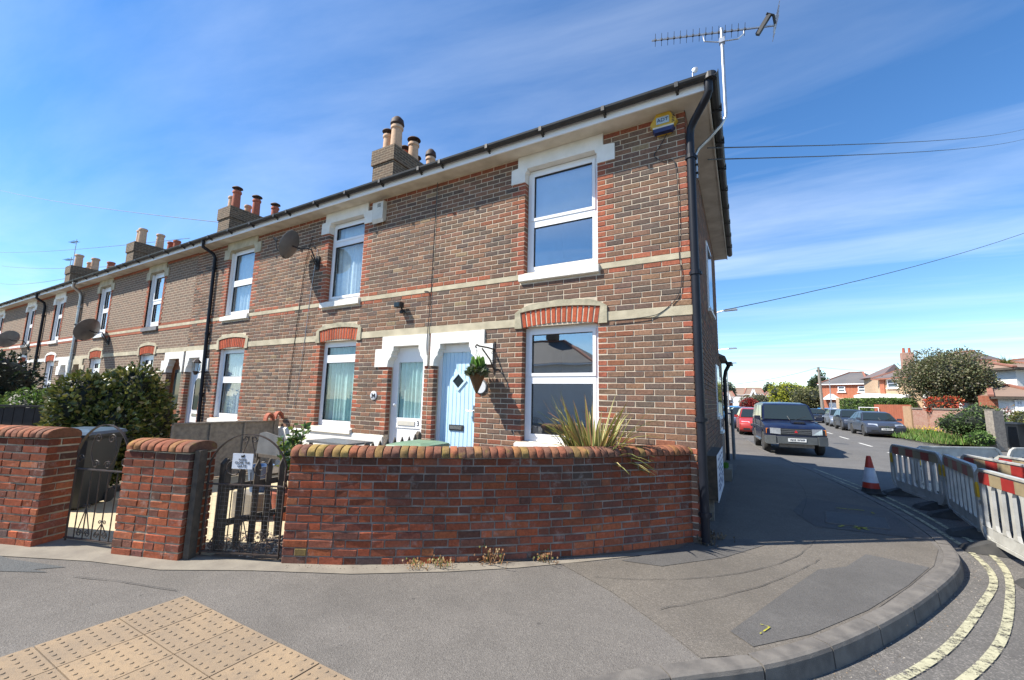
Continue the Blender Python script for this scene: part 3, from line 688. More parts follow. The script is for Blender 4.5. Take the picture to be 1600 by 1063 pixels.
def segarch(parent, x0, x1, zs, rise, h, hood='stone_grey', white=False):
    """gauged red brick arch with a stone hood over a lower window"""
    n = 15; cxm = (x0+x1)/2; hw = (x1-x0)/2
    R = (hw*hw+rise*rise)/(2*rise); zc = zs+rise-R; a0 = math.asin(hw/R)
    for i in range(n):
        ta = -a0+2*a0*i/n+.0035; tb = -a0+2*a0*(i+1)/n-.0035; b = MB(); splay = 1.0
        def pt(t, r): return (cxm+r*sin(t), zc+r*cos(t))
        q = [pt(ta, R), pt(tb, R), pt(tb, R+h), pt(ta, R+h)]
        b.prism(q, -.012+random.uniform(-.002, .002), .11, lambda p, z, d: (p, d, z)); o = b.build('arch_brick', 'brick_obj', parent); o.color = (*jit((.46, .105, .05), .14), 1)
    bk = MB()
    def pt(t, r): return (cxm+r*sin(t), zc+r*cos(t))
    bk.prism([pt(-a0+2*a0*i/8, R+.002) for i in range(9)]+[pt(a0-2*a0*i/8, R+h-.002) for i in range(9)], -.004, .10, lambda p, z, d: (p, d, z)); bk.build('arch_mortar', 'mortar', parent)
    # hood
    hb = MB(); g = .004; lo = x0-.125; hi = x1+.125; al = asn = a0
    outer = [(lo, zs-.01), (lo, zs+h-.0), (lo+.17, zs+h+.105), (cxm, zs+h+rise+.10), (hi-.17, zs+h+.105), (hi, zs+h), (hi, zs-.01)]
    inner = [(x1+g, zs-.01)]+[pt(a0-2*a0*i/8, R+h+g) for i in range(9)]+[(x0-g, zs-.01)]
    # split the hood in two jamb stones and three top stones
    topo = outer[1:6]
    inn = [pt(-a0+2*a0*i/8, R+h+g) for i in range(9)]
    hb.prism([(lo, zs-.01), (x0-g, zs-.01), (inn[0][0], inn[0][1]), (lo, zs+h)], -.028, .06, lambda p, z, d: (p, d, z))
    hb.prism([(x1+g, zs-.01), (hi, zs-.01), (hi, zs+h), (inn[8][0], inn[8][1])], -.028, .06, lambda p, z, d: (p, d, z))
    def tz(x): 
        for (xa, za), (xb, zb) in zip(topo, topo[1:]):
            if xa <= x <= xb: return za+(zb-za)*(x-xa)/(xb-xa)
        return topo[-1][1]
    xs = [lo+.001, *[p[0] for p in inn], hi-.001]; zi = [zs+h, *[p[1] for p in inn], zs+h]
    for i in range(len(xs)-1):
        hb.prism([(xs[i], min(zi[i], tz(xs[i])-.002)), (xs[i+1], min(zi[i+1], tz(xs[i+1])-.002)), (xs[i+1], tz(xs[i+1])), (xs[i], tz(xs[i]))], -.028, .06, lambda p, z, d: (p, d, z))
    hb.build('arch_hood', hood, parent)
    return lo, hi
def lintel(parent, x0, x1, mat):        # stepped stone head of an upper window
    b = MB(); pj = lambda p, q, d: (p, d, q)
    b.prism([(x0-.125, 5.094), (x1+.085, 5.094), (x1+.085, ZE-.002), (x0-.125, ZE-.002)], -.024, .10, pj)
    b.prism([(x0-.24, 4.88), (x0+.004, 4.88), (x0+.004, 5.03), (x0+.035, 5.055), (x0+.035, 5.094), (x0-.24, 5.094)], -.0245, .10, pj)
    b.prism([(x1-.004, 4.88), (x1+.25, 4.88), (x1+.25, 5.094), (x1-.035, 5.094), (x1-.035, 5.055), (x1-.004, 5.03)], -.0245, .10, pj)
    b.prism([(x0-.24, 5.094), (x0-.125, 5.094), (x0-.125, 5.135), (x0-.24, 5.115)], -.024, .1, pj); b.prism([(x1+.085, 5.094), (x1+.25, 5.094), (x1+.25, 5.115), (x1+.085, 5.135)], -.024, .1, pj)
    return b.build('window_head', mat, parent)
def door_head(parent, x0, x1, mat, flip=False, gapside=0):   # painted corbelled head over a door opening x0..x1
    b = MB(); pj = lambda p, q, d: (p, d, q); inL = x0+.13; inR = x1-.13
    a = 1 if flip else 0
    oL = .15 if flip else .07; oR = .07 if flip else .15; wL = .31 if flip else .07; wR = .07 if flip else .31
    ya, yb = -.03, .12
    # head block and shoulders
    b.prism([(x0-oL, 2.434), (x1+oR, 2.434), (x1+oR, 2.615), (x0-oL, 2.615)], ya, yb, pj)
    def side(s, xo, xi, xw, xof):   # s=-1 left, +1 right ; xo = door jamb, xi = inner edge, xw = wide outer edge, xof = outer at top
        poly = [(xw, 2.075), (xo-s*.004, 2.075), (xo-s*.007, 2.13), (xo-s*.02, 2.18), (xo-s*.055, 2.225), (xo-s*.06, 2.235), (xo-s*.085, 2.245), (xo-s*.085, 2.30), (xo-s*.105, 2.315), (xo-s*.105, 2.345), (xi, 2.355), (xi, 2.434)]
        if abs(xw-xof) > .01: poly += [(xof, 2.434), (xof, 2.395), (xw, 2.395)]
        else: poly += [(xof, 2.434)]
        # split to keep the outline simple
        b.prism(poly, ya, yb, pj)
    side(-1, x0, inL, x0-wL, x0-oL); side(1, x1, inR, x1+wR, x1+oR)
    return b.build('door_head', mat, parent)
def build_house(idx, x1, x0, win, door, mirrored, detail, st):
    """x1 right party line, x0 left party line; detail 2 bricks as parts, 1 joined bricks, 0 brick material"""
    rnd = random.Random(100+idx)
    H = thing('terraced_house', ((x0+x1)/2, 0, 0), st['label'], 'house', 'brick terraced houses in the row')
    wx0, wx1 = win; dx0, dx1 = door
    up = (wx0, wx1, 3.43, 5.10); low = (wx0, wx1, .97, 2.61); dr = (dx0, dx1, .02, 2.44)
    holes = [up, low, dr]
    wl = MB(); core = MB()
    yb = .24
    cells(x0, x1-(.02 if idx == 0 else 0), -.05, ZE+.05, holes, lambda a, b_, c, d: wl.box(a, b_, .0, yb, c, d))
    front = wl.build('front_wall', 'mortar' if detail else 'facade_tex', H)
    # side / back walls of the block
    bx = MB(); bx.box(x0+.0, x1-.0, yb, yb+.02, -.05, .5)
    # string courses
    sm = st.get('string', 'stone'); sb = MB()
    aL, aR = wx0-.125, wx1+.125
    dL, dR = (dx0-.31, dx1+.07) if mirrored == -1 else (dx0-.07, dx1+.07)
    sb.box(x0, wx0-.13, -.014, .05, Z1, Z1T) if True else None
    sb = MB(); sb.box(x0, aL, -.014, .05, Z1, Z1T); sb.box(aR, x1, -.014, .05, Z1, Z1T)
    sb.box(x0, wx0-.05, -.012, .05, Z2, Z2T); sb.box(wx1+.05, x1, -.012, .05, Z2, Z2T)
    sb.split('string_course', sm, H)
    # brickwork
    if detail:
        lst = []
        rowsz = []
        z = Z1-.075
        while z > -.08: rowsz.append((z, 'low')); z -= .075
        z = Z1T+.004
        while z < Z2-.05: rowsz.append((z, 'mid')); z += .0745
        z = Z2T+.004
        while z < ZE-.02: rowsz.append((z, 'up')); z += .0752
        hood_lo, hood_hi, htop = wx0-.125, wx1+.125, 2.99
        for z, kind in rowsz:
            h = min(.066, ZE-z) if kind == 'up' else .066
            zm = z+h/2; k = int(round(z/.075)); par = k % 2
            blocks = []
            for hx0, hx1, hz0, hz1 in holes:
                if hz0-.03 < zm < hz1: blocks.append((hx0, hx1, 'open'))
            if 2.6 < zm < 2.80: blocks.append((hood_lo, hood_hi, 'hood'))
            elif 2.80 <= zm < 2.95: 
                s_ = .06+.11*(zm-2.80)/.1; blocks.append((hood_lo+max(0, s_-.05), hood_hi-max(0, s_-.05), 'hood'))
            elif 2.95 <= zm < 2.985: blocks.append((hood_lo+.3, hood_hi-.3, 'hood'))
            if 3.29 < zm < 3.43: blocks.append((wx0-.06, wx1+.03, 'sill'))
            if .86 < zm < .97: blocks.append((wx0-.08, wx1+.05, 'sill'))
            if 5.10 <= zm: blocks.append((wx0-.125, wx1+.085, 'head'))
            elif 4.88 < zm: blocks = [q for q in blocks if q[2] != 'open' or q[0] != wx0]; blocks.append((wx0-.24, wx1+.25, 'head'))
            if 2.075 < zm < 2.615:
                blocks = [q for q in blocks if q[0] != dx0]
                if mirrored == 1: a, b_ = (dx0-.07, dx1+(.31 if zm < 2.395 else .15))
                else: a, b_ = (dx0-(.31 if zm < 2.395 else .15), dx1+.07)
                blocks.append((a, b_, 'head'))
            blocks.sort(); cur = x0; iv = []
            for a, b_, kd in blocks:
                if a > cur: iv.append((cur, a, kd))
                cur = max(cur, b_)
            if cur < x1: iv.append((cur, x1, None))
            pl = st.get('plinth')
            for a, b_, _ in iv:
                if pl and zm < pl[2]:
                    if a < pl[1] and b_ > pl[0]:
                        if a < pl[0]: b_ = pl[0]
                        else: a = max(a, pl[1])
                if b_-a < .03: continue
                Lh = .1183; n = max(1, round((b_-a)/Lh)); u = (b_-a)/n   # headers' worth
                seq = []
                i = 0
                if par and n > 1: seq.append(1); i = 1
                while i < n:
                    s_ = 2 if n-i >= 2 else 1; seq.append(s_); i += s_
                xx = a
                for q, s_ in enumerate(seq):
                    ln = u*s_; atL = abs(xx-a) < 1e-6; atR = abs(xx+ln-b_) < 1e-4
                    openL = any(abs(a-hx[1]) < .01 and hx[2] < zm < hx[3] for hx in holes); openR = any(abs(b_-hx[0]) < .01 and hx[2] < zm < hx[3] for hx in holes)
                    c = None; jamb = (atL and openL) or (atR and openR)
                    upwin = 3.43 < zm < 5.3
                    if upwin:
                        near = min(abs(xx-wx1), abs(xx+ln-wx0))
                        if jamb: c = jit(RED, .16, rnd)
                        if jamb and 3.5 < zm and rnd.random() < .06: c = jit(pick(FAC, rnd), .12, rnd)
                    elif zm < 2.6 and jamb and (par or rnd.random() < .15): c = jit(RED, .18, rnd)
                    if idx == 0 and atR and abs(b_-x1) < .01 and s_ == 1: c = jit(RED, .2, rnd) if rnd.random() < .85 else None
                    if kind == 'up' and (z-Z2T < .03): c = jit(RED, .16, rnd) if rnd.random() < .75 else None
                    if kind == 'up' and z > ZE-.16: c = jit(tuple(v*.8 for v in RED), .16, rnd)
                    if kind == 'mid' and z > Z2-.10: c = jit(RED, .16, rnd) if rnd.random() < .7 else None
                    if dx1 > 0 and mirrored == 1 and False: pass
                    # pier between the two doors is mostly red
                    if zm < 2.6 and b_-a < .35: c = jit(RED, .2, rnd) if rnd.random() < .55 else None
                    c = c or jit(pick(FAC, rnd), .12, rnd)
                    deep = .105 if jamb else .03
                    xa = xx+(.004 if not (atL and openL) else -.003); xb = xx+ln-(.005 if not (atR and openR) else -.003)
                    lst.append((xa, z, xb-xa, h, deep, c)); xx += ln
        joined = MB(); n = 0; lim = 300 if detail == 2 else 0
        if idx == 0: lst.sort(key=lambda q: (q[0]+q[2]/2-.6)**2+(q[1]-2.0)**2*.5)
        else: lst.sort(key=lambda q: (q[0]-x1)**2+(q[1]-2.0)**2*.5)
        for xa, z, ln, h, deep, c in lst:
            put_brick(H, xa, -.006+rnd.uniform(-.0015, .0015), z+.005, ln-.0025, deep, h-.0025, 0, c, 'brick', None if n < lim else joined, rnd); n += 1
        if joined.v: joined.build('brickwork', 'brick_col', H, kind='stuff')
    else:
        # coarse red dressings beside the openings
        rb = MB()
        for a, b_, c, d in ((wx0-.15, wx0, 3.45, 4.88), (wx1, wx1+.15, 3.45, 4.88)):
            z = c
            i = 0
            while z < d: rb.cc = jit(RED, .15, rnd); e = .06 if i % 2 else 0; rb.box(a+(e if a < wx0 else 0), b_-(e if a > wx0 else 0), -.008, .1, z, z+.066); z += .075; i += 1
        for a, b_, c in ((x0, wx0-.06, Z2-.075), (wx1+.05, x1, Z2-.075), (x0, wx0-.06, Z2T+.003), (wx1+.05, x1, Z2T+.003), (x0, wx0-.13, ZE-.075), (wx1+.1, x1, ZE-.075)):
            rb.cc = jit(RED, .1, rnd); rb.box(a, b_, -.008, .05, c, c+.07)
        rb.build('red_brickwork', 'brick_col', H, kind='stuff')
    # dressings
    segarch(H, wx0, wx1, 2.60, .045, .225, hood=st.get('hood', 'stone_grey'))
    lintel(H, wx0, wx1, st.get('head', 'white'))
    sill(H, wx0-.06, wx1+.02, 3.29, 3.435, .055, st.get('sill', 'white')); sill(H, wx0-.08, wx1+.05, .86, .974, .06, st.get('sill', 'white'))
    door_head(H, dx0, dx1, st.get('dhead', 'white'), mirrored == -1)
    if st.get('plinth'):
        a, b_, zt = st['plinth']; pb = MB(); pb.prism([(-.03, -.02), (-.03, zt-.02), (.0, zt+.005), (.03, zt+.005), (.03, -.02)], a, b_, lambda p, q, d: (d, p, q)); pb.build('plinth', 'white', H)
    # windows
    U = st['up']; W = st['low']; ry = .10
    window(H, wx0+.008, wx1-.008, 3.436, 5.088, ry, **U); window(H, wx0+.008, wx1-.008, .976, 2.65, ry, arch=.045, **W)
    if detail < 2:
        b = MB()
        for za, zb in ((3.44, 5.08), (.98, 2.60)): b.box(wx0+.004, wx0+.02, .035, .10, za, zb)
        b.split('reveal_lining', 'upvc', H)
    # eaves: soffit, fascia, gutter, brackets
    e1 = x1+(.29 if idx == 0 else 0)
    b = MB(); b.box(x0, e1, -.27, .0, ZE, ZE+.018); b.build('soffit', st.get('soffit', 'soffit'), H)
    b = MB(); b.box(x0, e1, -.29, -.27, ZE-.012, ZE+.135); b.build('fascia', st.get('fascia', 'upvc'), H)
    b = MB(); n = 7; R = .058; prof = [(-.35+R*cos(pi+pi*i/n), ZE+.125+R*sin(pi+pi*i/n)) for i in range(n+1)]+[(-.35+(R-.006)*cos(2*pi-pi*i/n), ZE+.125+(R-.006)*sin(2*pi-pi*i/n)) for i in range(n+1)]
    b.prism(prof, x0, e1+(.055 if idx == 0 else 0), lambda p, q, d: (d, p, q))
    b.build('gutter', 'black_pl', H)
    b = MB(); x = x0+.35
    while x < x1:
        b.bar((x, -.285, ZE+.03), (x, -.385, ZE+.075), .028, .012); b.box(x-.02, x+.02, -.412, -.292, ZE+.06, ZE+.072); b.box(x-.022, x+.022, -.4125, -.408, ZE+.06, ZE+.128); x += .92
    b.split('gutter_bracket', 'black_pl', H, grp=3)
    # roof slates: courses stepped as real laps
    rf = MB(); zt, yt = 7.55, 3.3; y_, z_ = -.375, ZE+.118; k = 14; hip = (idx == 0)
    for i in range(k):
        ya = y_+(yt-y_)*i/k; yb2 = y_+(yt-y_)*(i+1)/k; za = z_+(zt-z_)*i/k; zb = z_+(zt-z_)*(i+1)/k
        xr = x1+((.375-3.445*i/k) if hip else 0); xr2 = x1+((.375-3.445*(i+1)/k) if hip else 0)
        rf.add([(x0, ya, za+.012), (xr, ya, za+.012), (xr2, yb2, zb+.004), (x0, yb2, zb+.004), (x0, ya, za), (xr, ya, za)], [(0, 1, 2, 3), (4, 5, 1, 0)])
    if hip:
        rf.face([(x1+.375, -.375, z_), (x1-3.07, 3.3, zt), (x1+.21, 6.7, z_)]); rf.face([(x1-3.07, 3.3, zt), (x0, 3.3, zt), (x0, 6.9, z_), (x1+.21, 6.7, z_)])
    else: rf.face([(x1, 3.3, zt), (x0, 3.3, zt), (x0, 6.9, z_), (x1, 6.9, z_)])
    rf.build('roof', 'slate', H)
    bk = MB(); bk.box(x0, x1-.2, 6.35, 6.55, -.05, ZE+.1); bk.build('back_wall', 'facade_tex', H)
    return H
def upvc_door(H, x0, x1, kind):
    F = .06; y = .12
    b = MB(); b.box(x0, x0+F, y, y+.07, .02, 2.43); b.box(x1-F, x1, y, y+.07, .02, 2.43); b.box(x0+F, x1-F, y, y+.07, 2.30, 2.43); fr = b.build('door_frame', 'brown_door' if kind == 'brown' else 'upvc', H)
    xa, xb = x0+F, x1-F
    if kind == 'blue':
        d = thing_part('door', H); n = 9; wd = (xb-xa)/n
        b = MB(); b.box(xa, xb, y+.03, y+.06, .05, 2.30)
        for i in range(n):
            a = xa+wd*i+.004; c = xa+wd*(i+1)-.004; b.prism([(a, y+.03), (a+.003, y+.022), (c-.003, y+.022), (c, y+.03)], .05, 2.30, lambda p, q, dd: (p, q, dd))
        dp = b.build('door', 'blue_door', H)
        cx_, cz_ = (xa+xb)/2-.01, 1.83
        def diamond(r, ya, yb_, mat, nm, hole=0):
            m = MB()
            if not hole: m.prism([(cx_-r, cz_), (cx_, cz_-r), (cx_+r, cz_), (cx_, cz_+r)], ya, yb_, lambda p, q, dd: (p, dd, q))
            else:
                o = [(cx_-r, cz_), (cx_, cz_-r), (cx_+r, cz_), (cx_, cz_+r)]; ii = [(cx_-hole, cz_), (cx_, cz_-hole), (cx_+hole, cz_), (cx_, cz_+hole)]
                for k in range(4): m.prism([o[k], o[(k+1) % 4], ii[(k+1) % 4], ii[k]], ya, yb_, lambda p, q, dd: (p, dd, q))
            m.build(nm, mat, dp)
        diamond(.165, y+.006, y+.03, 'blue_door', 'window_frame', .115); diamond(.115, y+.018, y+.022, 'cglass', 'door_pane')
        m = MB(); zz = 1.09; m.box(cx_-.15, cx_+.13, y+.008, y+.024, zz-.045, zz+.045); m.build('letterbox', 'black_pl', dp)
        m = MB(); m.box(cx_-.125, cx_+.105, y+.002, y+.01, zz-.025, zz+.028); m.build('letterbox_flap', 'chrome', dp)
        m = MB(); m.box(xb-.06, xb-.03, y+.01, y+.024, 1.2, 1.45); m.tube([(xb-.045, y+.02, 1.36), (xb-.045, y-.03, 1.36), (xb-.16, y-.035, 1.365)], .009, 8); m.build('handle', 'chrome', dp)
    elif kind == 'glazed':
        b = MB(); S = .075; b.box(xa, xa+S, y, y+.05, .05, 2.24); b.box(xb-S, xb, y, y+.05, .05, 2.24); b.box(xa+S, xb-S, y, y+.05, 2.16, 2.24); b.box(xa+S, xb-S, y, y+.05, 1.03, 1.20); b.box(xa+S, xb-S, y+.012, y+.04, .14, 1.03); b.box(xa+S, xb-S, y, y+.05, .05, .14)
        b.box(xa, xb, y-.004, y+.05, 2.24, 2.30)
        dp = b.build('door', 'upvc', H)
        m = MB(); m.box(xa+S, xb-S, y+.02, y+.028, 1.2, 2.16); m.build('door_pane', 'glass_net', dp)
        curtain(dp, xa+S*.6, xb-S*.6, 1.12, 2.22, y+.075, 'curtain_g', folds=7)
        m = MB(); m.box(xa+.02, xb-.02, y+.12, y+.13, .05, 2.3); m.build('hall', 'dark_room', dp)
        m = MB(); m.box(xa+S+.05, xb-S-.12, y-.012, y, 1.075, 1.15); m.build('letterbox', 'cream', dp)
        m = MB(); m.lathe([(.0, 0), (.022, .0), (.026, .02), (.02, .04), (0, .045)], (xa+.04, y, 1.42), 12, 'y'); m.build('handle', 'upvc', dp)
        text_part('3', .12, 'ink_black', wallM(xb-S-.05, y-.004, 1.115), dp, 'house_number')
    elif kind == 'white':
        b = MB(); b.box(xa, xb, y+.02, y+.06, .05, 2.30)
        for za, zb in ((.18, .75), (.8, 1.0)): b.box(xa+.12, xb-.12, y+.008, y+.02, za, zb)
        dp = b.build('door', 'upvc', H); m = MB(); r = []; c0 = (xa+xb)/2; hw = .17
        for i in range(9): r.append((c0+hw*cos(pi*i/8), 1.75+hw*sin(pi*i/8)))
        m.prism([(c0-hw, 1.12), (c0+hw, 1.12)]+r, y+.008, y+.018, lambda p, q, dd: (p, dd, q)); m.build('door_pane', 'cglass', dp)
        m = MB(); m.box(c0-.13, c0+.13, y, y+.02, .95, 1.02); m.build('letterbox', 'chrome', dp)
    else:
        b = MB(); b.box(xa, xb, y+.02, y+.06, .05, 2.30); b.box(xa+.1, xb-.1, y+.005, y+.02, .2, .9); dp = b.build('door', 'brown_door', H)
        m = MB(); m.box(xa+.12, xb-.12, y+.006, y+.018, 1.1, 2.15); m.build('door_pane', 'cglass', dp)
    return dp
def thing_part(n, H): return None
HS = []
net = dict(net='curtain', glassm='glass_net')
specs = [
 (0, -4.08, (-2.325, -1.175), (-3.97, -3.13), 1, 2, dict(label='end house of the brick terrace with pale blue plank door, on the street corner', up=dict(rails=[4.235], proud=(1,), blind=4.38, room='pale_room'), low=dict(rails=[1.865], proud=(1,), room='pale_room')), 'blue'),
 (-4.08, -8.22, (-6.92, -5.87), (-5.01, -4.17), -1, 2, dict(label='second terraced house, white glazed door numbered 3 and white painted plinth', plinth=(-8.18, -5.03, .88), up=dict(rails=[4.66], proud=(0, 1), **net), low=dict(rails=[2.27], proud=(), net='curtain_g', glassm='glass_net')), 'glazed'),
 (-8.22, -12.35, (-10.72, -9.62), (-12.24, -11.44), 1, 1, dict(label='third terraced house, white arched-pane door behind the black downpipe and panel fence', head='stone', hood='stone', up=dict(rails=[4.25], **net), low=dict(rails=[1.87], **net)), 'white'),
 (-12.35, -16.5, (-15.15, -14.22), (-13.33, -12.5), -1, 0, dict(label='fourth terraced house with brown timber door half hidden by the big clipped bush', head='stone', hood='stone', sill='slate', up=dict(rails=[4.2], proud=(1,), F=.11, net='curtain'), low=dict(rails=[], mull=-14.7, F=.10, net='curtain')), 'brown'),
 (-16.5, -20.65, (-19.0, -18.05), (-20.5, -19.7), 1, 0, dict(label='fifth terraced house, buff unpainted door head, satellite dish between its windows', head='stone', dhead='stone', hood='stone', sill='upvc', up=dict(rails=[4.25], F=.12, net='curtain'), low=dict(rails=[2.2], F=.12)), 'brown'),
 (-20.65, -24.8, (-23.5, -22.55), (-21.8, -21.0), -1, 0, dict(label='sixth terraced house with white dressings, left of the pale grey downpipe', string='white', hood='white', up=dict(rails=[4.4], F=.12, net='curtain'), low=dict(rails=[1.8], F=.12, net='curtain_g')), 'white'),
 (-24.8, -28.95, (-27.1, -26.1), (-28.8, -28.0), 1, 0, dict(label='seventh terraced house with white string course, beyond the black downpipe', string='white', hood='white', up=dict(rails=[4.25], F=.12, net='curtain'), low=dict(rails=[1.8], F=.12)), 'white'),
 (-28.95, -33.1, (-31.9, -30.9), (-30.2, -29.4), -1, 0, dict(label='eighth terraced house, its upper window at the left edge of the photo', hood='white', up=dict(rails=[4.25]), low=dict(rails=[1.8])), 'brown'),
 (-33.1, -37.2, (-35.6, -34.6), (-37.0, -36.2), 1, 0, dict(label='last terraced house at the far left end of the brick row', up=dict(rails=[4.25]), low=dict(rails=[1.8])), 'brown'),
]
for i, (xr, xl, wn, dr, mir, det, st, dk) in enumerate(specs):
    H = build_house(i, xr, xl, wn, dr, mir, det, st); HS.append(H); upvc_door(H, dr[0]+.005, dr[1]-.005, dk)
A = HS[0]; B = HS[1]; C_ = HS[2]
# side wall, side eaves, rear wing of the end house
rs = random.Random(55)
sw = MB(); SL = 6.5; sx = lambda y: -.0065-.025*y
sw.add([(sx(0)-.012, .01, -.05), (sx(SL)-.012, SL, -.05), (sx(SL)-.012, SL, ZE+.1), (sx(0)-.012, .01, ZE+.1), (sx(0)-.24, .24, -.05), (sx(SL)-.24, SL, -.05), (sx(SL)-.24, SL, ZE+.1), (sx(0)-.24, .24, ZE+.1)], [(0, 1, 2, 3), (4, 7, 6, 5), (0, 4, 5, 1), (3, 2, 6, 7), (1, 5, 6, 2)])
sw.build('side_wall', 'mortar', A)
jb = MB(); rzs = pi/2+math.atan(.025); z = -.02; k = 0
while z < ZE-.01:
    y = .01
    f = True
    while y < SL-.03:
        ln = .106 if (f and k % 2) else .228; f = False; ln = min(ln, SL-y)
        c = jit(RED, .2, rs) if (y < .03 and k % 2) else jit(tuple(v*.9 for v in pick(FAC, rs)), .14, rs)
        put_brick(A, sx(y)+.005, y, z, ln, .03, min(.066, ZE-z), rzs, c, 'brick', jb, rs); y += ln+.009
    z += .075; k += 1
jb.build('side_brickwork', 'brick_col', A, kind='stuff')
b = MB(); b.add([(sx(-.27)-.0, -.27, ZE+.001), (.275, -.27, ZE+.001), (.115, 6.6, ZE+.001), (sx(6.6), 6.6, ZE+.001), (sx(-.27)-.0, -.27, ZE+.017), (.275, -.27, ZE+.017), (.115, 6.6, ZE+.017), (sx(6.6), 6.6, ZE+.017)], [(0, 1, 2, 3), (4, 7, 6, 5), (0, 4, 5, 1), (1, 5, 6, 2), (2, 6, 7, 3), (3, 7, 4, 0)]); b.build('side_soffit', 'soffit', A)
b = MB(); b.bar((.285, -.28, ZE+.06), (.125, 6.62, ZE+.06), .02, .145); b.build('side_fascia', 'soffit', A)
b = MB(); n = 7; R = .06; prof = [(R*cos(pi+pi*i/n), R*sin(pi+pi*i/n)) for i in range(n+1)]+[((R-.006)*cos(2*pi-pi*i/n), (R-.006)*sin(2*pi-pi*i/n)) for i in range(n+1)]
b.prism(prof, -.40, 6.66, lambda p, q, d: (.348-.0232*d+p, d, ZE+.125+q)); b.build('side_gutter', 'black_pl', A)
b = MB()
y = .3
while y < 6.6: x = .348-.0232*y; b.box(x-.066, x+.068, y-.02, y+.02, ZE+.055, ZE+.064); b.box(x+.058, x+.068, y-.03, y+.03, ZE+.06, ZE+.14); y += .8
b.split('side_gutter_bracket', 'black_pl', A, grp=2)
b = MB(); b.lathe([(.0, 0), (.07, 0), (.07, .07), (.06, .075), (0, .075)], (.325, -.345, ZE+.06), 14); b.build('gutter_corner', 'black_pl', A)
b = MB(); b.box(-.30, -.12, 6.5, 6.9, 2.0, 2.1)
rw = MB(); rw.add([(-3, 6.55, -.05), (-.19, 6.55, -.05), (-.235, 8.6, -.05), (-3, 8.6, -.05), (-3, 6.55, 2.75), (-.19, 6.55, 2.75), (-.235, 8.6, 2.75), (-3, 8.6, 2.75)], [(0, 4, 5, 1), (1, 5, 6, 2), (2, 6, 7, 3), (3, 7, 4, 0), (4, 7, 6, 5)]); rw.build('rear_wing', 'facade_tex', A)
b = MB(); b.add([(-3.1, 6.5, 2.76), (-.02, 6.5, 2.76), (-.06, 8.75, 2.76), (-3.1, 8.75, 2.76), (-3.1, 6.5, 3.5), (-1.6, 6.5, 3.6), (-1.6, 7.8, 3.6), (-3.1, 7.8, 3.5)], [(0, 3, 2, 1), (0, 1, 5, 4), (1, 2, 6, 5), (2, 3, 7, 6), (4, 5, 6, 7)]); b.build('rear_roof', 'slate', A)
b = MB(); b.box(-.1, .06, 8.0, 8.75, 2.68, 2.75); b.tube([(-.02, 8.3, 2.7), (-.12, 8.3, 2.5), (-.16, 8.3, 2.3), (-.16, 8.3, 0.0)], .05, 8); b.build('rear_downpipe', 'black_pipe', A)
# white window boxes projecting a little on the side wall, seen edge-on
for (ya, yb2, za, zb) in ((3.0, 3.9, 3.3, 4.6), (4.6, 5.3, 1.3, 2.4), (5.6, 6.2, .95, 2.2)):
    b = MB(); x = sx(ya); b.box(x-.02, x+.025, ya, yb2, za, zb); wn = b.build('side_window', 'upvc', A); b = MB(); b.box(x+.026, x+.03, ya+.07, yb2-.07, za+.07, zb-.07); b.build('pane', 'fglass', wn)
    b = MB(); b.box(x-.02, x+.06, ya-.05, yb2+.05, za-.06, za); b.build('sill', 'white', wn)
# downpipes
def downpipe(H, pts, r, mat, clips, name='downpipe'):
    b = MB(); b.tube(pts, r, 12); p = b.build(name, mat, H, True)
    c = MB()
    for (x, y, z) in clips: c.lathe([(0, 0), (r+.012, 0), (r+.012, .05), (0, .05)], (x, y, z), 12); c.box(x-r-.02, x+r+.02, y, y+.07, z+.01, z+.04)
    c.build('pipe_clip', mat, p, kind='stuff')
downpipe(A, [(.30, -.33, ZE+.06), (.30, -.32, 5.24), (.27, -.28, 5.20), (.11, -.09, 5.08), (.055, -.045, 5.0), (.045, -.036, 4.9), (.048, -.036, 2.5), (.052, -.034, .04)], .048, 'black_pipe', [(.045, -.036, 4.6), (.047, -.036, 3.1), (.05, -.035, 1.35), (.052, -.034, .3)])
b = MB(); b.box(-.035, .045, -.012, .03, 0, 3.35); 
downpipe(C_, [(-11.42, -.34, ZE+.06), (-11.42, -.33, 5.22), (-11.38, -.1, 5.1), (-11.35, -.06, 5.0), (-11.3, -.055, 3.0), (-11.16, -.055, .05)], .04, 'black_pipe', [(-11.35, -.06, 4.7), (-11.3, -.055, 3.0), (-11.22, -.055, 1.5)])
downpipe(HS[4], [(-21.2+.75, -.34, ZE+.06), (-20.5, -.33, 5.2), (-20.6, -.1, 5.05), (-21.35+.75, -.06, 4.9), (-20.55, -.055, .05)], .05, 'grey_metal', [(-20.6, -.06, 4.5), (-20.58, -.055, 2.8)])
downpipe(HS[5], [(-24.6, -.34, ZE+.06), (-24.6, -.33, 5.2), (-24.6, -.1, 5.05), (-24.6, -.06, 4.9), (-24.55, -.055, .05)], .045, 'black_pipe', [(-24.6, -.06, 4.5), (-24.58, -.055, 2.8)])
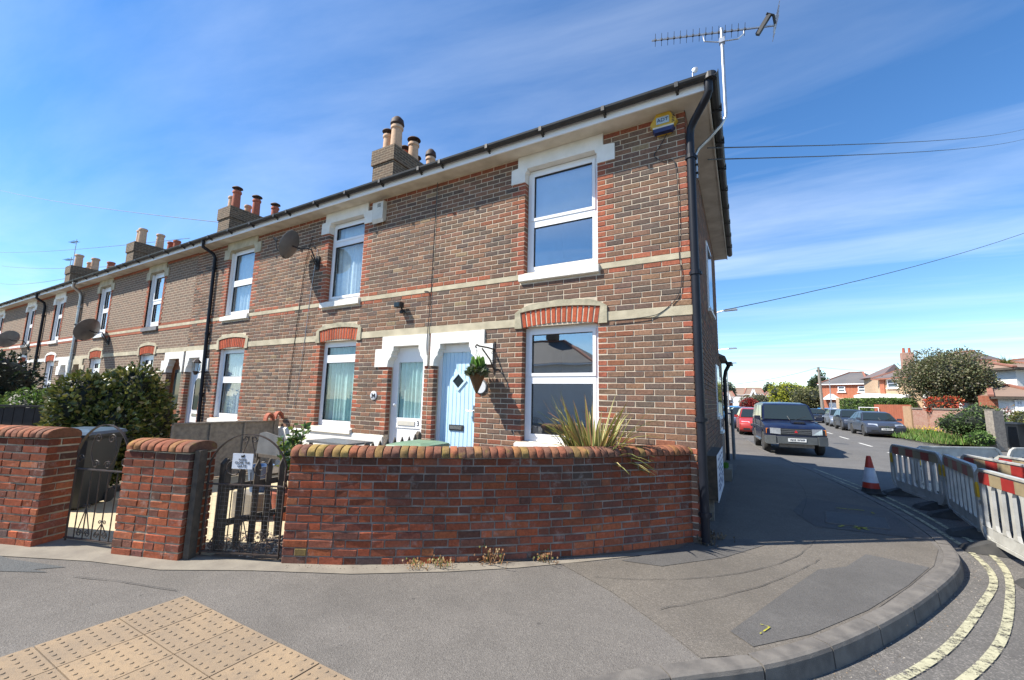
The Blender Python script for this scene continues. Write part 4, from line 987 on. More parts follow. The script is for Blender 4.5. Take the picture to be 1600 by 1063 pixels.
# chimneys
def chimney(H, xc, label, pots):
    x0, x1, y0, y1 = xc-.40, xc+.40, 2.4, 4.5
    b = MB(); b.box(x0, x1, y0, y1, 6.6, 8.05); ch = b.build('chimney', 'chim_tex', H)
    b = MB(); b.box(x0-.04, x1+.04, y0-.04, y1+.04, 8.05, 8.5); b.build('chimney_cap', 'chim_tex', ch)
    for (px_, py_, h, r, mat, cowl) in pots:
        b = MB(); b.lathe([(r, 0), (r*1.02, .1), (r*.92, h-.12), (r*1.0, h-.11), (r*1.12, h-.09), (r*1.12, h-.03), (r, h), (r*.8, h), (r*.8, h-.1)], (xc+px_, y0+py_, 8.5), 16); b.build('chimney_pot', mat, ch, True)
        if cowl:
            b = MB(); z = 8.5+h
            for k in range(3): a = 2*pi*k/3; b.bar((xc+px_+r*.8*cos(a), y0+py_+r*.8*sin(a), z-.02), (xc+px_+r*.8*cos(a), y0+py_+r*.8*sin(a), z+.11), .02)
            b.lathe([(0, .1), (r*1.35, .10), (r*1.25, .13), (r*.6, .18), (0, .19)], (xc+px_, y0+py_, z), 16) if cowl == 1 else b.lathe([(r, 0), (r*1.25, .05), (r*1.1, .18), (r*.6, .27), (0, .3)], (xc+px_, y0+py_, z), 14)
            b.build('chimney_cowl', 'cowl', ch, True)
    return ch
chimney(B, -8.18, '', [(.2, .25, .75, .16, 'buff_pot', 2), (-.2, .3, .62, .13, 'buff_pot', 1), (.2, .95, .62, .15, 'buff_pot', 1), (-.2, 1.0, .5, .12, 'terracotta', 1), (.22, 1.7, .55, .14, 'buff_pot', 2), (-.2, 1.5, .45, .12, 'terracotta', 1)])
chimney(HS[3], -16.5, '', [(.2, .25, .72, .14, 'terracotta', 1), (-.2, .3, .6, .13, 'buff_pot', 0), (.2, 1.0, .7, .14, 'terracotta', 1), (-.2, .9, .5, .12, 'buff_pot', 0), (.2, 1.75, .7, .14, 'terracotta', 1)])
chimney(HS[5], -24.75, '', [(.2, .3, .75, .16, 'buff_pot', 0), (-.2, .35, .75, .15, 'buff_pot', 0), (.2, 1.0, .72, .16, 'buff_pot', 0), (.2, 1.7, .65, .15, 'terracotta', 0), (-.2, 1.6, .6, .14, 'terracotta', 0)])
chimney(HS[7], -33.0, '', [(.2, .3, .72, .18, 'buff_pot', 0), (.2, 1.0, .72, .18, 'buff_pot', 0), (.2, 1.7, .7, .18, 'terracotta', 0), (-.2, .9, .5, .15, 'buff_pot', 0)])
# ================================================================ THINGS ON THE FACADE
def ring_pts(c, r, n, fn): return [fn(c, r, 2*pi*i/n) for i in range(n)]
# hexagonal alarm box
al = thing('alarm_box', (-.265, -.03, 5.02), 'yellow and dark blue hexagonal burglar alarm box under the eaves at the house corner', 'alarm box')
b = MB(); hexa = [(-.175*cos(radians(60*i))*1.0, .165*sin(radians(60*i))) for i in range(6)]; cxa, cza = -.265, 5.175
def loft2(b, pa, ya, pb, yb_, cx0, cz0, dz=0):
    n = len(pa); vs = [(cx0+p, ya, cz0+q) for p, q in pa]+[(cx0+p, yb_, cz0+dz+q) for p, q in pb]
    b.add(vs, [tuple(range(n)), tuple(range(2*n-1, n-1, -1))]+[(i, i+n, (i+1) % n+n, (i+1) % n) for i in range(n)])
loft2(b, hexa, -.01, [(p*.93, q*.93) for p, q in hexa], -.085, cxa, cza); b.build('alarm_case', 'ochre', al)
b = MB(); loft2(b, [(-.115, -.145), (.115, -.145), (.14, -.10), (-.14, -.10)], -.04, [(-.10, -.14), (.10, -.14), (.13, -.085), (-.13, -.085)], -.105, cxa, cza); b.build('alarm_base', 'navy', al)
b = MB(); b.box(cxa-.13, cxa+.13, -.0995, -.088, cza-.085, cza-.06); b.build('alarm_stripe', 'cream', al)
b = MB(); b.box(cxa-.085, cxa+.075, -.092, -.086, cza-.02, cza+.075); b.build('alarm_sticker', 'sticker', al)
text_part('ADT', .07, 'navy', wallM(cxa-.005, -.094, cza+.027), al)
for i in range(5):
    b = MB(); b.box(cxa+.105+i*.002, cxa+.14, -.0885, -.082, cza-.03+i*.022, cza-.02+i*.022); b.build('alarm_vent', 'wood_dark', al)
def cable(name, pts, r, mat, label, cat='cable', per=6, grp=None):
    P = []
    for i in range(len(pts)-1):
        p0 = Vector(pts[max(i-1, 0)]); p1 = Vector(pts[i]); p2 = Vector(pts[i+1]); p3 = Vector(pts[min(i+2, len(pts)-1)])
        for k in range(per):
            t = k/per; P.append(.5*((2*p1)+(-p0+p2)*t+(2*p0-5*p1+4*p2-p3)*t*t+(-p0+3*p1-3*p2+p3)*t**3))
    P.append(Vector(pts[-1])); b = MB(); b.tube(P, r, 5); return b.build(name, mat, None, True, label=label, category=cat, group=grp)
cable('cable', [(-.22, -.02, 5.06), (-.33, -.018, 4.88), (-.40, -.018, 4.78), (-.30, -.018, 4.68), (-.17, -.018, 4.66), (-.13, -.018, 4.45), (-.12, -.018, 4.0), (-.13, -.018, 3.4), (-.11, -.018, 3.1), (-.16, -.018, 2.86), (-.35, -.018, 2.68), (-.55, -.03, 2.625), (-1.0, -.032, 2.61)], .005, 'black_pl', 'thin black cable looping down the brickwork below the yellow alarm box')
cable('cable', [(-4.07, -.02, 5.3), (-4.085, -.02, 4.4), (-4.10, -.02, 3.2), (-4.12, -.036, 2.5), (-4.10, -.036, 2.25)], .006, 'black_pl', 'straight black cable down the joint between the blue-doored house and number 3')
cable('cable', [(-4.25, -.02, 3.36), (-4.15, -.02, 3.34), (-4.13, -.02, 3.2), (-4.14, -.02, 3.08)], .006, 'black_pl', 'short hooked cable beside the black floodlight')
cable('cable', [(-7.45, -.02, 4.9), (-7.6, -.02, 4.4), (-7.7, -.02, 3.2), (-7.82, -.02, 1.4)], .006, 'black_pl', 'left of the two thin cables hanging from the satellite dish')
cable('cable', [(-7.25, -.02, 4.6), (-7.35, -.02, 3.6), (-7.42, -.02, 2.5), (-7.55, -.02, 1.3)], .006, 'grey_metal', 'right of the two thin cables hanging from the satellite dish')
# security floodlight
fl = thing('floodlight', (-4.73, -.03, 3.08), 'small black floodlight on the wall above the door of number 3', 'floodlight')
b = MB(); b.box(-4.80, -4.66, -.16, -.06, 3.10, 3.19); b.build('lamp_housing', 'black_pl', fl)
b = MB(); b.box(-4.785, -4.675, -.168, -.16, 3.11, 3.18); b.build('lamp_glass', 'cglass', fl)
b = MB(); b.tube([(-4.73, -.07, 3.12), (-4.68, -.03, 3.03), (-4.68, -.0, 3.03)], .014, 8); b.lathe([(0, 0), (.03, 0), (.035, .04), (0, .07)], (-4.70, -.075, 3.0), 10); b.build('lamp_bracket', 'black_pl', fl)
# white alarm box of number 3
wb = thing('alarm_box', (-5.42, 0, 4.85), 'tall cream alarm box high on the wall of number 3, right of its upper window', 'alarm box')
b = MB(); b.prism([(0, 4.86), (-.07, 4.80), (-.10, 4.87), (-.10, 5.2), (-.085, 5.22), (0, 5.22)], -5.58, -5.30, lambda p, q, d: (d, p, q)); b.build('alarm_case', 'cream', wb)
for i in range(4):
    b = MB(); b.box(-5.45, -5.36, -.102, -.099, 5.10+i*.02, 5.11+i*.02); b.build('alarm_vent', 'wood_dark', wb)
# satellite dishes
def dish(x, z, r, label, arm, elev=radians(22), az=radians(-58)):
    t = thing('satellite_dish', (x, -.02, z), label, 'satellite dish', 'satellite dishes on the terrace')
    n = 20; b = MB(); c = Vector((x-arm, -.42, z+.62*0+.30)); f = Vector((sin(az)*cos(elev), -cos(az)*cos(elev), sin(elev))); X = Vector((cos(az), sin(az), 0)); Y = X.cross(f)*-1
    vs = []; fs = []
    for i in range(5):
        rr = r*i/4; dp = .18*r*(i/4)**2
        for j in range(n): th = 2*pi*j/n; vs.append(c+X*rr*cos(th)+Y*rr*sin(th)*.92+f*dp)
    for i in range(4):
        for j in range(n): fs.append((i*n+j, i*n+(j+1) % n, (i+1)*n+(j+1) % n, (i+1)*n+j))
    m = len(vs); vs += [v-f*.008 for v in vs]; fs += [tuple(m+k for k in reversed(q)) for q in fs]+[(4*n+j, 4*n+(j+1) % n, m+4*n+(j+1) % n, m+4*n+j) for j in range(n)]
    b.add(vs, fs); b.build('reflector', 'dish', t, True)
    b = MB(); b.tube([c-Y*r*.9+f*.02, c-Y*r*.5+f*r*.8, c-Y*r*.05+f*r*1.05], .011, 6); b.tube([c-Y*r*.1+f*r*.95, c+f*r*1.2], .03, 8); b.build('feed_arm', 'black_pl', t)
    b = MB(); b.tube([c-f*.02, c-f*.10+Vector((.05, .05, -.02)), (x, -.2, z+.25), (x, -.03, z-.05)], .016, 8); b.obox((x, -.02, z), .05, .015, .14, (1, 0, 0), (0, 1, 0), (0, 0, 1)); b.tube([(x, -.19, z+.12), (x, -.03, z-.1)], .011, 6); b.build('wall_bracket', 'black_pl', t)
    return t
dish(-7.2, 4.28, .33, 'grey oval satellite dish beside the upper window of number 3', .32)
dish(-18.1+.5, 3.15, .42, 'grey satellite dish low on the wall above the big clipped bush', .35)
dish(-26.0, 3.3, .42, 'grey satellite dish furthest left, beside the hedge top', .9)
# hanging basket on its bracket
BX, BY = -2.925, -.27
hb = thing('hanging_bracket', (-2.80, 0, 2.1), 'black iron hanging basket bracket to the right of the blue door', 'bracket')
b = MB(); b.bar((-2.80, -.012, 1.93), (-2.80, -.012, 2.42), .022, .01, up=(0, 1, 0)); b.build('back_bar', 'iron', hb)
b = MB(); b.tube([(-2.80, -.015, 2.30), (-2.86, -.12, 2.32), (-2.925, -.24, 2.33), (-2.935, -.29, 2.345), (-2.94, -.31, 2.32), (-2.93, -.30, 2.29)], .012, 6); b.tube([(-2.80, -.015, 2.0), (-2.83, -.08, 2.14), (-2.90, -.2, 2.30)], .011, 6)
for s_ in (0, 1):
    P = [(-2.80-.02, -.04-.03*cos(t)*(.3+t/9), 2.12+.14*s_+.03*sin(t)*(.3+t/9)) for t in [i*.6 for i in range(11)]]; b.tube(P, .004, 5)
b.build('scroll_arm', 'iron', hb)
bk = thing('hanging_basket', (BX, BY, 1.66), 'cone-shaped wicker hanging basket with yellow and green plants beside the blue door', 'hanging basket')
b = MB(); b.lathe([(.0, 0), (.012, .0), (.065, .12), (.118, .26), (.135, .30), (.138, .315), (.125, .315), (.11, .27), (0, .26)], (BX, BY, 1.63), 18); b.build('basket', 'wicker', bk, True)
b = MB()
for k in range(3):
    a = 2*pi*k/3+.3; b.tube([(BX+.11*cos(a), BY+.11*sin(a), 1.94), (-2.93, -.29, 2.28)], .0025, 4)
b.build('chain', 'iron', bk)
def leaves(name, pts, mat, parent=None, **pr):
    """pts: (x, y, z, size, colour, dir or None) -> small folded leaves"""
    b = MB()
    for x, y, z, s_, c, d in pts:
        b.cc = c
        if d is None: d = Vector((random.gauss(0, 1), random.gauss(0, 1), random.gauss(.3, 1)))
        else: d = Vector(d)
        d = d.normalized() if d.length > 1e-6 else Vector((0, 0, 1)); q = d.orthogonal().normalized(); q = (Matrix.Rotation(random.uniform(0, 2*pi), 3, d) @ q); p = Vector((x, y, z)); n = d.cross(q)
        b.face([p, p+d*s_*.5+q*s_*.28+n*s_*.05, p+d*s_, p+d*s_*.5-q*s_*.28+n*s_*.05])
    return b.build(name, mat, parent, **pr)
rb = random.Random(9); L_ = []
for i in range(420):
    a = rb.uniform(0, 2*pi); r = .19*math.sqrt(rb.random()); z = 1.93+rb.random()*.07-(.05 if r > .11 else 0)
    c = rb.choice([(.10, .14, .05), (.16, .19, .12), (.22, .24, .18), (.05, .09, .03)]); L_.append((BX+r*cos(a)*.6, BY+r*sin(a)*.6, z, rb.uniform(.05, .12), c, (cos(a)*r*8, sin(a)*r*8, rb.uniform(.0, .9))))
for i in range(60):
    a = rb.uniform(0, 2*pi); L_.append((BX+.02*cos(a), BY+.02*sin(a), 1.95, rb.uniform(.12, .26), rb.choice([(.12, .26, .04), (.18, .33, .06)]), (cos(a)*.35, sin(a)*.35, 1)))
for i in range(22):
    a = rb.uniform(0, 2*pi); L_.append((BX+.05*cos(a), BY-.05+.04*sin(a), 1.985, .035, (.75, .62, .03), None))
leaves('foliage', L_, 'leaf', bk)
# plaques
pq = thing('house_plaque', (-3.03, -.0, 1.66), 'round slate-blue house name plaque behind the hanging basket', 'plaque')
b = MB(); b.lathe([(0, 0), (.115, 0), (.115, .012), (.105, .02), (0, .02)], (-3.02, -.005, 1.735), 24, 'y'); b.build('plaque_disc', 'dish', pq, True)
b = MB(); b.lathe([(.07, 0), (.095, 0), (.095, .004), (.07, .004)], (-3.02, -.026, 1.735), 24, 'y'); b.build('plaque_ring', 'sign_white', pq)
pq = thing('number_plaque', (-5.3, -.0, 1.5), 'small dark house number plaque with white scrolls, left of the number 3 door', 'plaque')
b = MB(); b.lathe([(0, 0), (.08, 0), (.08, .012), (.07, .018), (0, .018)], (-5.31, -.005, 1.57), 20, 'y'); b.build('plaque_disc', 'sign_white', pq, True)
text_part('34', .10, 'ink_black', wallM(-5.31, -.028, 1.565), pq, 'house_number', bold=.003)
# wall lantern by the white door
ln = thing('wall_lantern', (-11.05, -.05, 1.95), 'black coach lantern on the wall beside the white door with the arched pane', 'lantern')
b = MB(); b.lathe([(0, 0), (.03, .0), (.05, .06), (.07, .08), (.07, .085), (0, .09)], (-11.30, -.2, 1.98), 6); b.lathe([(.095, 0), (.10, .01), (.05, .08), (.01, .11), (0, .12)], (-11.30, -.2, 2.27), 6)
b.tube([(-11.30, -.02, 2.1), (-11.30, -.1, 2.05), (-11.30, -.16, 2.02)], .012, 6); b.build('lantern_frame', 'iron', ln, kind='stuff')
for k in range(6):
    a = 2*pi*k/6; b = MB(); b.bar((-11.30+.07*cos(a), -.2+.07*sin(a), 2.06), (-11.30+.09*cos(a), -.2+.09*sin(a), 2.28), .008); b.build('lantern_bar', 'iron', ln)
b = MB(); b.lathe([(.06, 0), (.078, .2)], (-11.30, -.2, 2.07), 6); b.build('lantern_glass', 'glass_net', ln)

# ================================================================ AERIAL AND WIRES
MX, MY = .44, .60
ae = thing('tv_aerial', (.0, .45, 4.7), 'long television aerial on a bent grey mast above the house corner', 'aerial')
b = MB(); b.tube([(.05, .55, 4.62), (.05, .55, 4.98), (.09, .56, 5.06), (.22, .57, 5.17), (.38, .59, 5.34), (MX, MY, 5.45), (MX, MY, 5.6)], .021, 10); b.tube([(MX, MY, 5.5), (MX, MY, 6.80)], .0235, 10); b.build('mast', 'grey_metal', ae, True)
b = MB()
for z in (4.68, 4.80, 4.92): b.box(-.02, .075, .52, .58, z, z+.025)
b.build('mast_bracket', 'black_pl', ae)
e0 = Vector((-.42, .29, 6.74)); e1 = Vector((1.09, .83, 6.75)); ed = (e1-e0).normalized(); ev = Vector((.0, .0, 1)); en = Vector((.10, -.30, .95)); en = (en-ed*en.dot(ed)).normalized()
b = MB(); b.bar(e0-ed*.03, e1, .018); b.build('boom', 'grey_metal', ae)
for i in range(15):
    p = e0+ed*(.02+i*.0855); b = MB(); b.tube([p-en*.085, p+en*.085], .0035, 5); b.box(p.x-.012, p.x+.012, p.y-.012, p.y+.012, p.z-.012, p.z+.016); b.build('director', 'black_pl', ae)
b = MB(); b.bar(e1-ed*.22-en*.09, e1-ed*.08+en*.14, .05, .05); b.tube([e1-ed*.12+en*.16, e1-ed*.03+en*.13, e1+en*.02], .018, 6); b.build('dipole_box', 'black_pl', ae)
ez = ed.cross(en)
for k, s_ in enumerate((-.14, -.05, .05, .14)):
    b = MB(); p = e1+en*s_*.6-ed*.02; b.tube([p-en*.05-ez*.16+ed*.06, p+en*.14+ez*.16-ed*.0], .0035, 5); b.build('reflector_rod', 'grey_metal', ae)
b = MB(); b.tube([e1-en*.10, e1+en*.13], .009, 6); b.tube([(MX, MY, 6.60), (MX-.06, MY-.02, 6.60), (MX-.22, MY-.08, 6.63), (MX-.24, MY-.085, 6.74)], .008, 6); b.tube([(MX, MY, 6.60), (MX+.2, MY+.07, 6.61), (MX+.27, MY+.095, 6.68), (MX+.27, MY+.095, 6.745)], .008, 6); b.box(MX-.035, MX+.035, MY-.035, MY+.035, 6.57, 6.64); b.build('boom_stay', 'grey_metal', ae, kind='stuff')
# little cctv / lamp on the roof edge
rl = thing('roof_fitting', (.1, -.2, 5.5), 'small curled metal fitting on top of the gutter at the corner', 'fitting')
b = MB(); b.tube([(.13, -.28, 5.42), (.13, -.28, 5.58), (.15, -.28, 5.60)], .008, 6); b.build('stem', 'grey_metal', rl)
b = MB(); b.lathe([(.0, 0), (.03, .0), (.035, .02), (0, .03)], (.16, -.28, 5.6), 10, 'y'); b.build('cap', 'grey_metal', rl)
# telephone wires
def wire(a, b_, sag, r, label, grp=None):
    a = Vector(a); b_ = Vector(b_); P = [a+(b_-a)*t+Vector((0, 0, -4*sag*t*(1-t))) for t in [i/14 for i in range(15)]]
    m = MB(); m.tube(P, r, 4); return m.build('overhead_wire', 'black_pl', None, label=label, category='wire', group=grp or 'overhead wires')
wire((.2, .55, 5.03), (24.3, 48.2, 27.2), .5, .009, 'upper of the two wires running right from the house corner')
wire((.2, .55, 4.86), (24.3, 48.2, 26.3), .5, .009, 'lower of the two wires running right from the house corner')
wire((-16.9, 2.4, 8.0), (-58.8, 3.2, 19.5), .2, .012, 'wire running left from the second chimney')
wire((-20.5, 3, 8.2), (-68.5, 5.4, 15.8), .2, .012, 'long faint wire at the far left above the fourth chimney')
wire((-24.9, 2.4, 7.4), (-68.5, 5.7, 14.4), .2, .012, 'faint wire at the far left level with the chimney tops')
wire((-33.2, 2.4, 7.8), (-68.5, 5.8, 12.5), .2, .012, 'lowest faint wire at the far left')
# aerials on the far chimney
fa = thing('tv_aerial', (-33.2, 2.6, 8.5), 'distant television aerials on the furthest chimney', 'aerial')
for (dx_, h) in ((.1, 1.6), (-.3, .6)):
    b = MB(); b.tube([(-33.0+dx_, 2.5, 8.0), (-33.0+dx_, 2.5, 8.5+h)], .02, 5); b.build('mast', 'grey_metal', fa)
    b = MB(); b.bar((-33.9+dx_, 2.5, 8.45+h), (-32.8+dx_, 2.5, 8.35+h), .03)
    for i in range(7): b.tube([(-33.85+dx_+i*.15, 2.35, 8.44+h-i*.01), (-33.85+dx_+i*.15, 2.65, 8.44+h-i*.01)], .006, 4)
    b.build('boom', 'black_pl', fa)

# ================================================================ GATES AND FENCES
def scroll(b, c, r, u, turns=1.4, a0=0, sgn=1, rad=.005, up=Vector((0, 0, 1))):
    P = []; n = int(turns*12)
    for i in range(n+1):
        t = i/n; a = a0+sgn*turns*2*pi*t; rr = r*(1-.78*t); P.append(Vector(c)+u*rr*cos(a)+up*rr*sin(a))
    b.tube(P, rad, 5)
def gate(p0, p1, zb, zr, zt, label, style):
    p0 = Vector((*p0, 0)); p1 = Vector((*p1, 0)); w_ = (p1-p0).length; u = (p1-p0)/w_; Zv = Vector((0, 0, 1))
    g = thing('iron_gate', (p0+p1)/2, label, 'gate')
    X = lambda s_, z: p0+u*s_+Zv*z
    def arch(s_): t = 2*s_/w_-1; return zr+.06+(zt-zr-.06)*math.sqrt(max(0, 1-t*t*.93))
    b = MB(); b.bar(X(.01, zb), X(.01, arch(.01)), .014, .014); b.build('stile', 'iron', g)
    b = MB(); b.bar(X(w_-.01, zb), X(w_-.01, arch(w_-.01)), .014, .014); b.build('stile', 'iron', g)
    b = MB(); b.bar(X(0, zb+.03), X(w_, zb+.03), .03, .012); b.build('bottom_rail', 'iron', g)
    b = MB(); b.bar(X(0, zr), X(w_, zr), .03, .012); b.build('middle_rail', 'iron' if style == 1 else 'iron', g)
    P = [X(w_*i/20, arch(w_*i/20)) for i in range(21)]; b = MB()
    for a, c in zip(P, P[1:]): b.bar(a, c, .024, .008)
    b.build('arched_top', 'iron', g)
    nb = 5
    for i in range(1, nb+1):
        s_ = w_*i/(nb+1); b = MB(); b.tube([X(s_, zb+.03), X(s_, zr)], .0058, 6); b.build('bar', 'iron', g)
    for k in ((2, 4) if style == 1 else (1.2, 3.05, 4.75)):
        s_ = w_*k/(nb+1); hh = (.34, .2)[style == 1 and k == 4] if style == 1 else (.22, .34, .2)[[1.2, 3.05, 4.75].index(k)]
        b = MB(); b.tube([X(s_-.085, zb+.08), X(s_, zb+hh)], .005, 5); b.tube([X(s_+.085, zb+.08), X(s_, zb+hh)], .005, 5)
        scroll(b, X(s_-.03, zb+hh+.01), .022, u, 1.2, 0, 1, .004); scroll(b, X(s_+.03, zb+hh+.01), .022, u, 1.2, pi, -1, .004)
        scroll(b, X(s_-.055, zb+.085), .036, u, 1.5, 0, 1); scroll(b, X(s_+.055, zb+.085), .036, u, 1.5, pi, -1); b.build('lower_scroll', 'iron', g)
    if style == 1:
        for s_, sg in ((.30*w_, -1), (.70*w_, 1)):
            b = MB(); q = [X(s_-sg*.03, zr+.05), X(s_+sg*.03, zr+.16), X(s_+sg*.025, zr+.24), X(s_, zr+.33)]; b.tube(q, .006, 5)
            scroll(b, X(s_-sg*.06, zr+.055), .045, u, 1.5, pi/2*(1+sg), -sg, .006); scroll(b, X(s_-sg*.05, zr+.32), .05, u, 1.5, pi/2*(1-sg), sg, .006); b.build('upper_scroll', 'iron', g)
        for s_, sg in ((.07*w_, 1), (.93*w_, -1)):
            b = MB(); scroll(b, X(s_, zr+.10), .05, u, 1.4, 0, sg, .006); b.build('upper_scroll', 'iron', g)
    else:
        b = MB(); 
        for sg in (-1, 1):
            b.tube([X(w_/2+sg*.075, zr+.26), X(w_/2+sg*.02, zr+.42), X(w_/2+sg*.015, zt-.02)], .005, 5); scroll(b, X(w_/2+sg*.045, zt-.045), .034, u, 1.4, pi/2-sg*pi/2, -sg, .005)
        b.build('upper_scroll', 'iron', g)
        for sg in (-1, 1):
            b = MB(); scroll(b, X(w_/2+sg*.15, zr+.17), .095, u, 1.3, pi/2+sg*pi/2, sg, .005); b.tube([X(w_/2+sg*.05, zr), X(w_/2+sg*.04, zr+.12)], .005, 5); b.build('upper_scroll', 'iron', g)
        # chicken wire mesh tied to the back
        b = MB(); Y = Vector((-u.y, u.x, 0))*.012
        for i in range(19): b.bar(X(w_*(i+.5)/19, zb+.05)+Y, X(w_*(i+.5)/19, zr)+Y, .0009)
        for i in range(16): b.bar(X(0, zb+.05+i*.04)+Y, X(w_, zb+.05+i*.04)+Y, .0009)
        b.build('wire_mesh', 'grey_metal', g, kind='stuff')
    return g, X, u
g1, X1_, u1 = gate((-5.60, -3.70), (-4.93, -3.50), .03, .74, 1.20, 'black wrought iron gate with large scrolls, between the left wall and the brick pier', 1)
g2, X2_, u2 = gate((-4.07, -3.17), (-3.33, -2.84), .03, .68, 1.16, 'black wrought iron gate with wire mesh and a small white sign', 2)
sg = thing('gate_sign', X2_(.36, .84), 'small white sign tied to the wrought iron gate asking to close it', 'sign')
ang = atan2(u2.y, u2.x); nrm = Vector((u2.y, -u2.x, 0))
c = X2_(.36, .905)+nrm*.016; b = MB(); b.obox(c, .105, .004, .072, u2, nrm, (0, 0, 1)); b.build('sign_plate', 'sign_white', sg)
def signM(p): return Matrix.Translation(p) @ Matrix.Rotation(ang, 4, 'Z') @ Matrix.Rotation(pi/2, 4, 'X')
for txt, sz, dz in (('PLEASE', .026, .014), ('CLOSE THE', .030, -.014), ('GATE', .038, -.046)): text_part(txt, sz, 'ink_black', signM(c+nrm*.006+Vector((0, 0, dz))), sg, ext=.0008)
b = MB(); b.obox(c+nrm*.006+Vector((0, 0, .045)), .017, .001, .009, u2, nrm, (0, 0, 1)); b.obox(c+nrm*.006+Vector((0, 0, .055))+u2*.012, .006, .001, .008, u2, nrm, (0, 0, 1)); b.build('dog_motif', 'ink_black', sg)
post = MB(); post.obox((-4.10, -3.235, .5), .027, .045, .50, u2, nrm, (0, 0, 1)); post.build('gate_post', 'wood_dark', None, label='dark weathered timber gate post against the brick pier', category='post')
post = MB(); post.obox((-3.305, -2.78, .47), .02, .04, .47, u2, nrm, (0, 0, 1)); post.build('gate_post', 'wood_dark', None, label='dark timber post between the iron gate and the long garden wall', category='post')
# low picket fence between the two front gardens
pf = thing('picket_fence', (-4.0, -1.6, 0), 'dark weathered picket fence between the two front gardens, seen through the iron gate', 'fence')
rp = random.Random(4); y = -3.02
while y < -.25:
    b = MB(); x = -4.0+rp.uniform(-.006, .006); w2 = .030; h = .84+(y+3)*.055+rp.uniform(-.02, .02); tl = rp.uniform(-.012, .012)
    b.prism([(y-w2, .03), (y+w2, .03), (y+w2+tl, h-.07), (y+tl, h), (y-w2+tl, h-.07)], x-.009, x+.009, lambda p, q, d: (d, p, q)); b.build('picket', 'wood_dark', pf); y += .142
for z in (.28, .62):
    b = MB(); b.bar((-4.035, -3.05, z), (-4.035, -.15, z), .03, .06); b.build('rail', 'wood_dark', pf)
for yy, h in ((-3.0, .9), (-1.6, .9), (-.16, 1.02)):
    b = MB(); b.prism([(yy-.04, -.02), (yy+.04, -.02), (yy+.04, h-.05), (yy, h), (yy-.04, h-.05)], -4.12, -4.055, lambda p, q, d: (d, p, q)); b.build('fence_post', 'wood_dark', pf)
# grey panel fence between number 3 and the next garden
fp = thing('panel_fence', (-8.0, -1.7, 0), 'grey overlapping board panel fence running to the wall of number 3', 'fence')
rp = random.Random(8)
for k in range(1):
    y0 = -.12-1.75*k; y1 = y0-1.78
    for i in range(9):
        z = .05+i*.106; b = MB(); b.prism([(-8.012, z), (-7.99, z), (-8.004, z+.12), (-8.012, z+.12)], y0, y1, lambda p, q, d: (p, d, q)); o = b.build('fence_board', 'wood_grey', fp); o.location.x += rp.uniform(-.002, .002)
    for i in range(4):
        y = y0+(y1-y0)*(i/3); b = MB(); b.box(-7.985, -7.965, y-.02, y+.02, .04, 1.0); b.build('batten', 'wood_grey', fp)
    b = MB(); b.box(-8.03, -7.955, y1, y0, 1.005, 1.03); b.build('capping', 'wood_grey', fp)
    b = MB(); b.box(-8.04, -7.96, y0+.005, y0+.065, 0, 1.06); b.build('fence_post', 'wood_grey', fp)
# terracotta scallops on the far end of the fence
for k, (yy, zz) in enumerate(((-.12, 1.06), (-.32, 1.03))):
    t = thing('ridge_tile', (-8.0, yy, zz), ('upright' if k == 0 else 'leaning')+' half-round clay tile perched on the end of the panel fence', 'tile', 'clay tiles on the fence')
    b = MB(); n = 8; o = [(.11*cos(pi*i/n), .15*sin(pi*i/n)) for i in range(n+1)]; ii = [(.075*cos(pi-pi*i/n), .11*sin(pi-pi*i/n)) for i in range(n+1)]
    b.prism(o+ii, -7.95+.02*k, -7.83+.02*k, lambda p, q, d: (d, yy+p*.8, zz+q)); b.build('tile_body', 'terracotta', t)
# dark fence behind the left wall with a pale post
df = thing('board_fence', (-10.5, -4.0, 0), 'very dark board fence behind the wall at the left edge', 'fence')
a0 = Vector((-9.35, -3.0, 0)); a1 = Vector((-12.2, -4.9, 0)); dd = (a1-a0).normalized(); L0 = (a1-a0).length
i = 0
while i*.155 < L0:
    p = a0+dd*(i*.155+.07); b = MB(); b.obox(p+Vector((0, 0, .63)), .072, .01, .63, dd, Vector((-dd.y, dd.x, 0)), (0, 0, 1)); o = b.build('fence_board', 'wood_black', df); o.location.z -= .01*(i % 3); i += 1
b = MB(); b.bar(a0+Vector((0, 0, 1.27)), a1+Vector((0, 0, 1.27)), .05, .03); b.build('capping', 'wood_black', df)
b = MB(); p = at(40, 11.0); b.box(p.x-.05, p.x+.05, p.y-.05, p.y+.05, 0, zat(637, 40, 11.0)); b.build('fence_post', 'wood_grey', None, label='pale grey timber post standing in front of the dark fence at far left', category='post')

# ================================================================ FRONT GARDENS
MT['gpath'] = pbr('buff_path_concrete', (.50, .42, .27), .92, c2=(.42, .35, .23), vs=3, bump=.4, bs=120)  # buff concrete in its own mottled colour
sheet('garden_path', [(-8.0, -.0), (-4.05, 0), (-4.0, -3.1), (-4.8, -3.4), (-6.2, -3.8), (-8.0, -4.2)], .012, 'gpath')
sheet('garden_path', [(-3.98, 0), (-.1, 0), (-.2, -.35), (-1.6, -1.75), (-3.5, -2.9), (-3.98, -3.1)], .012, 'soil')
sheet('garden_soil', [(-60, 0), (-8.1, 0), (-8.1, -4.1), (-60, -5.8)], .012, 'soil')
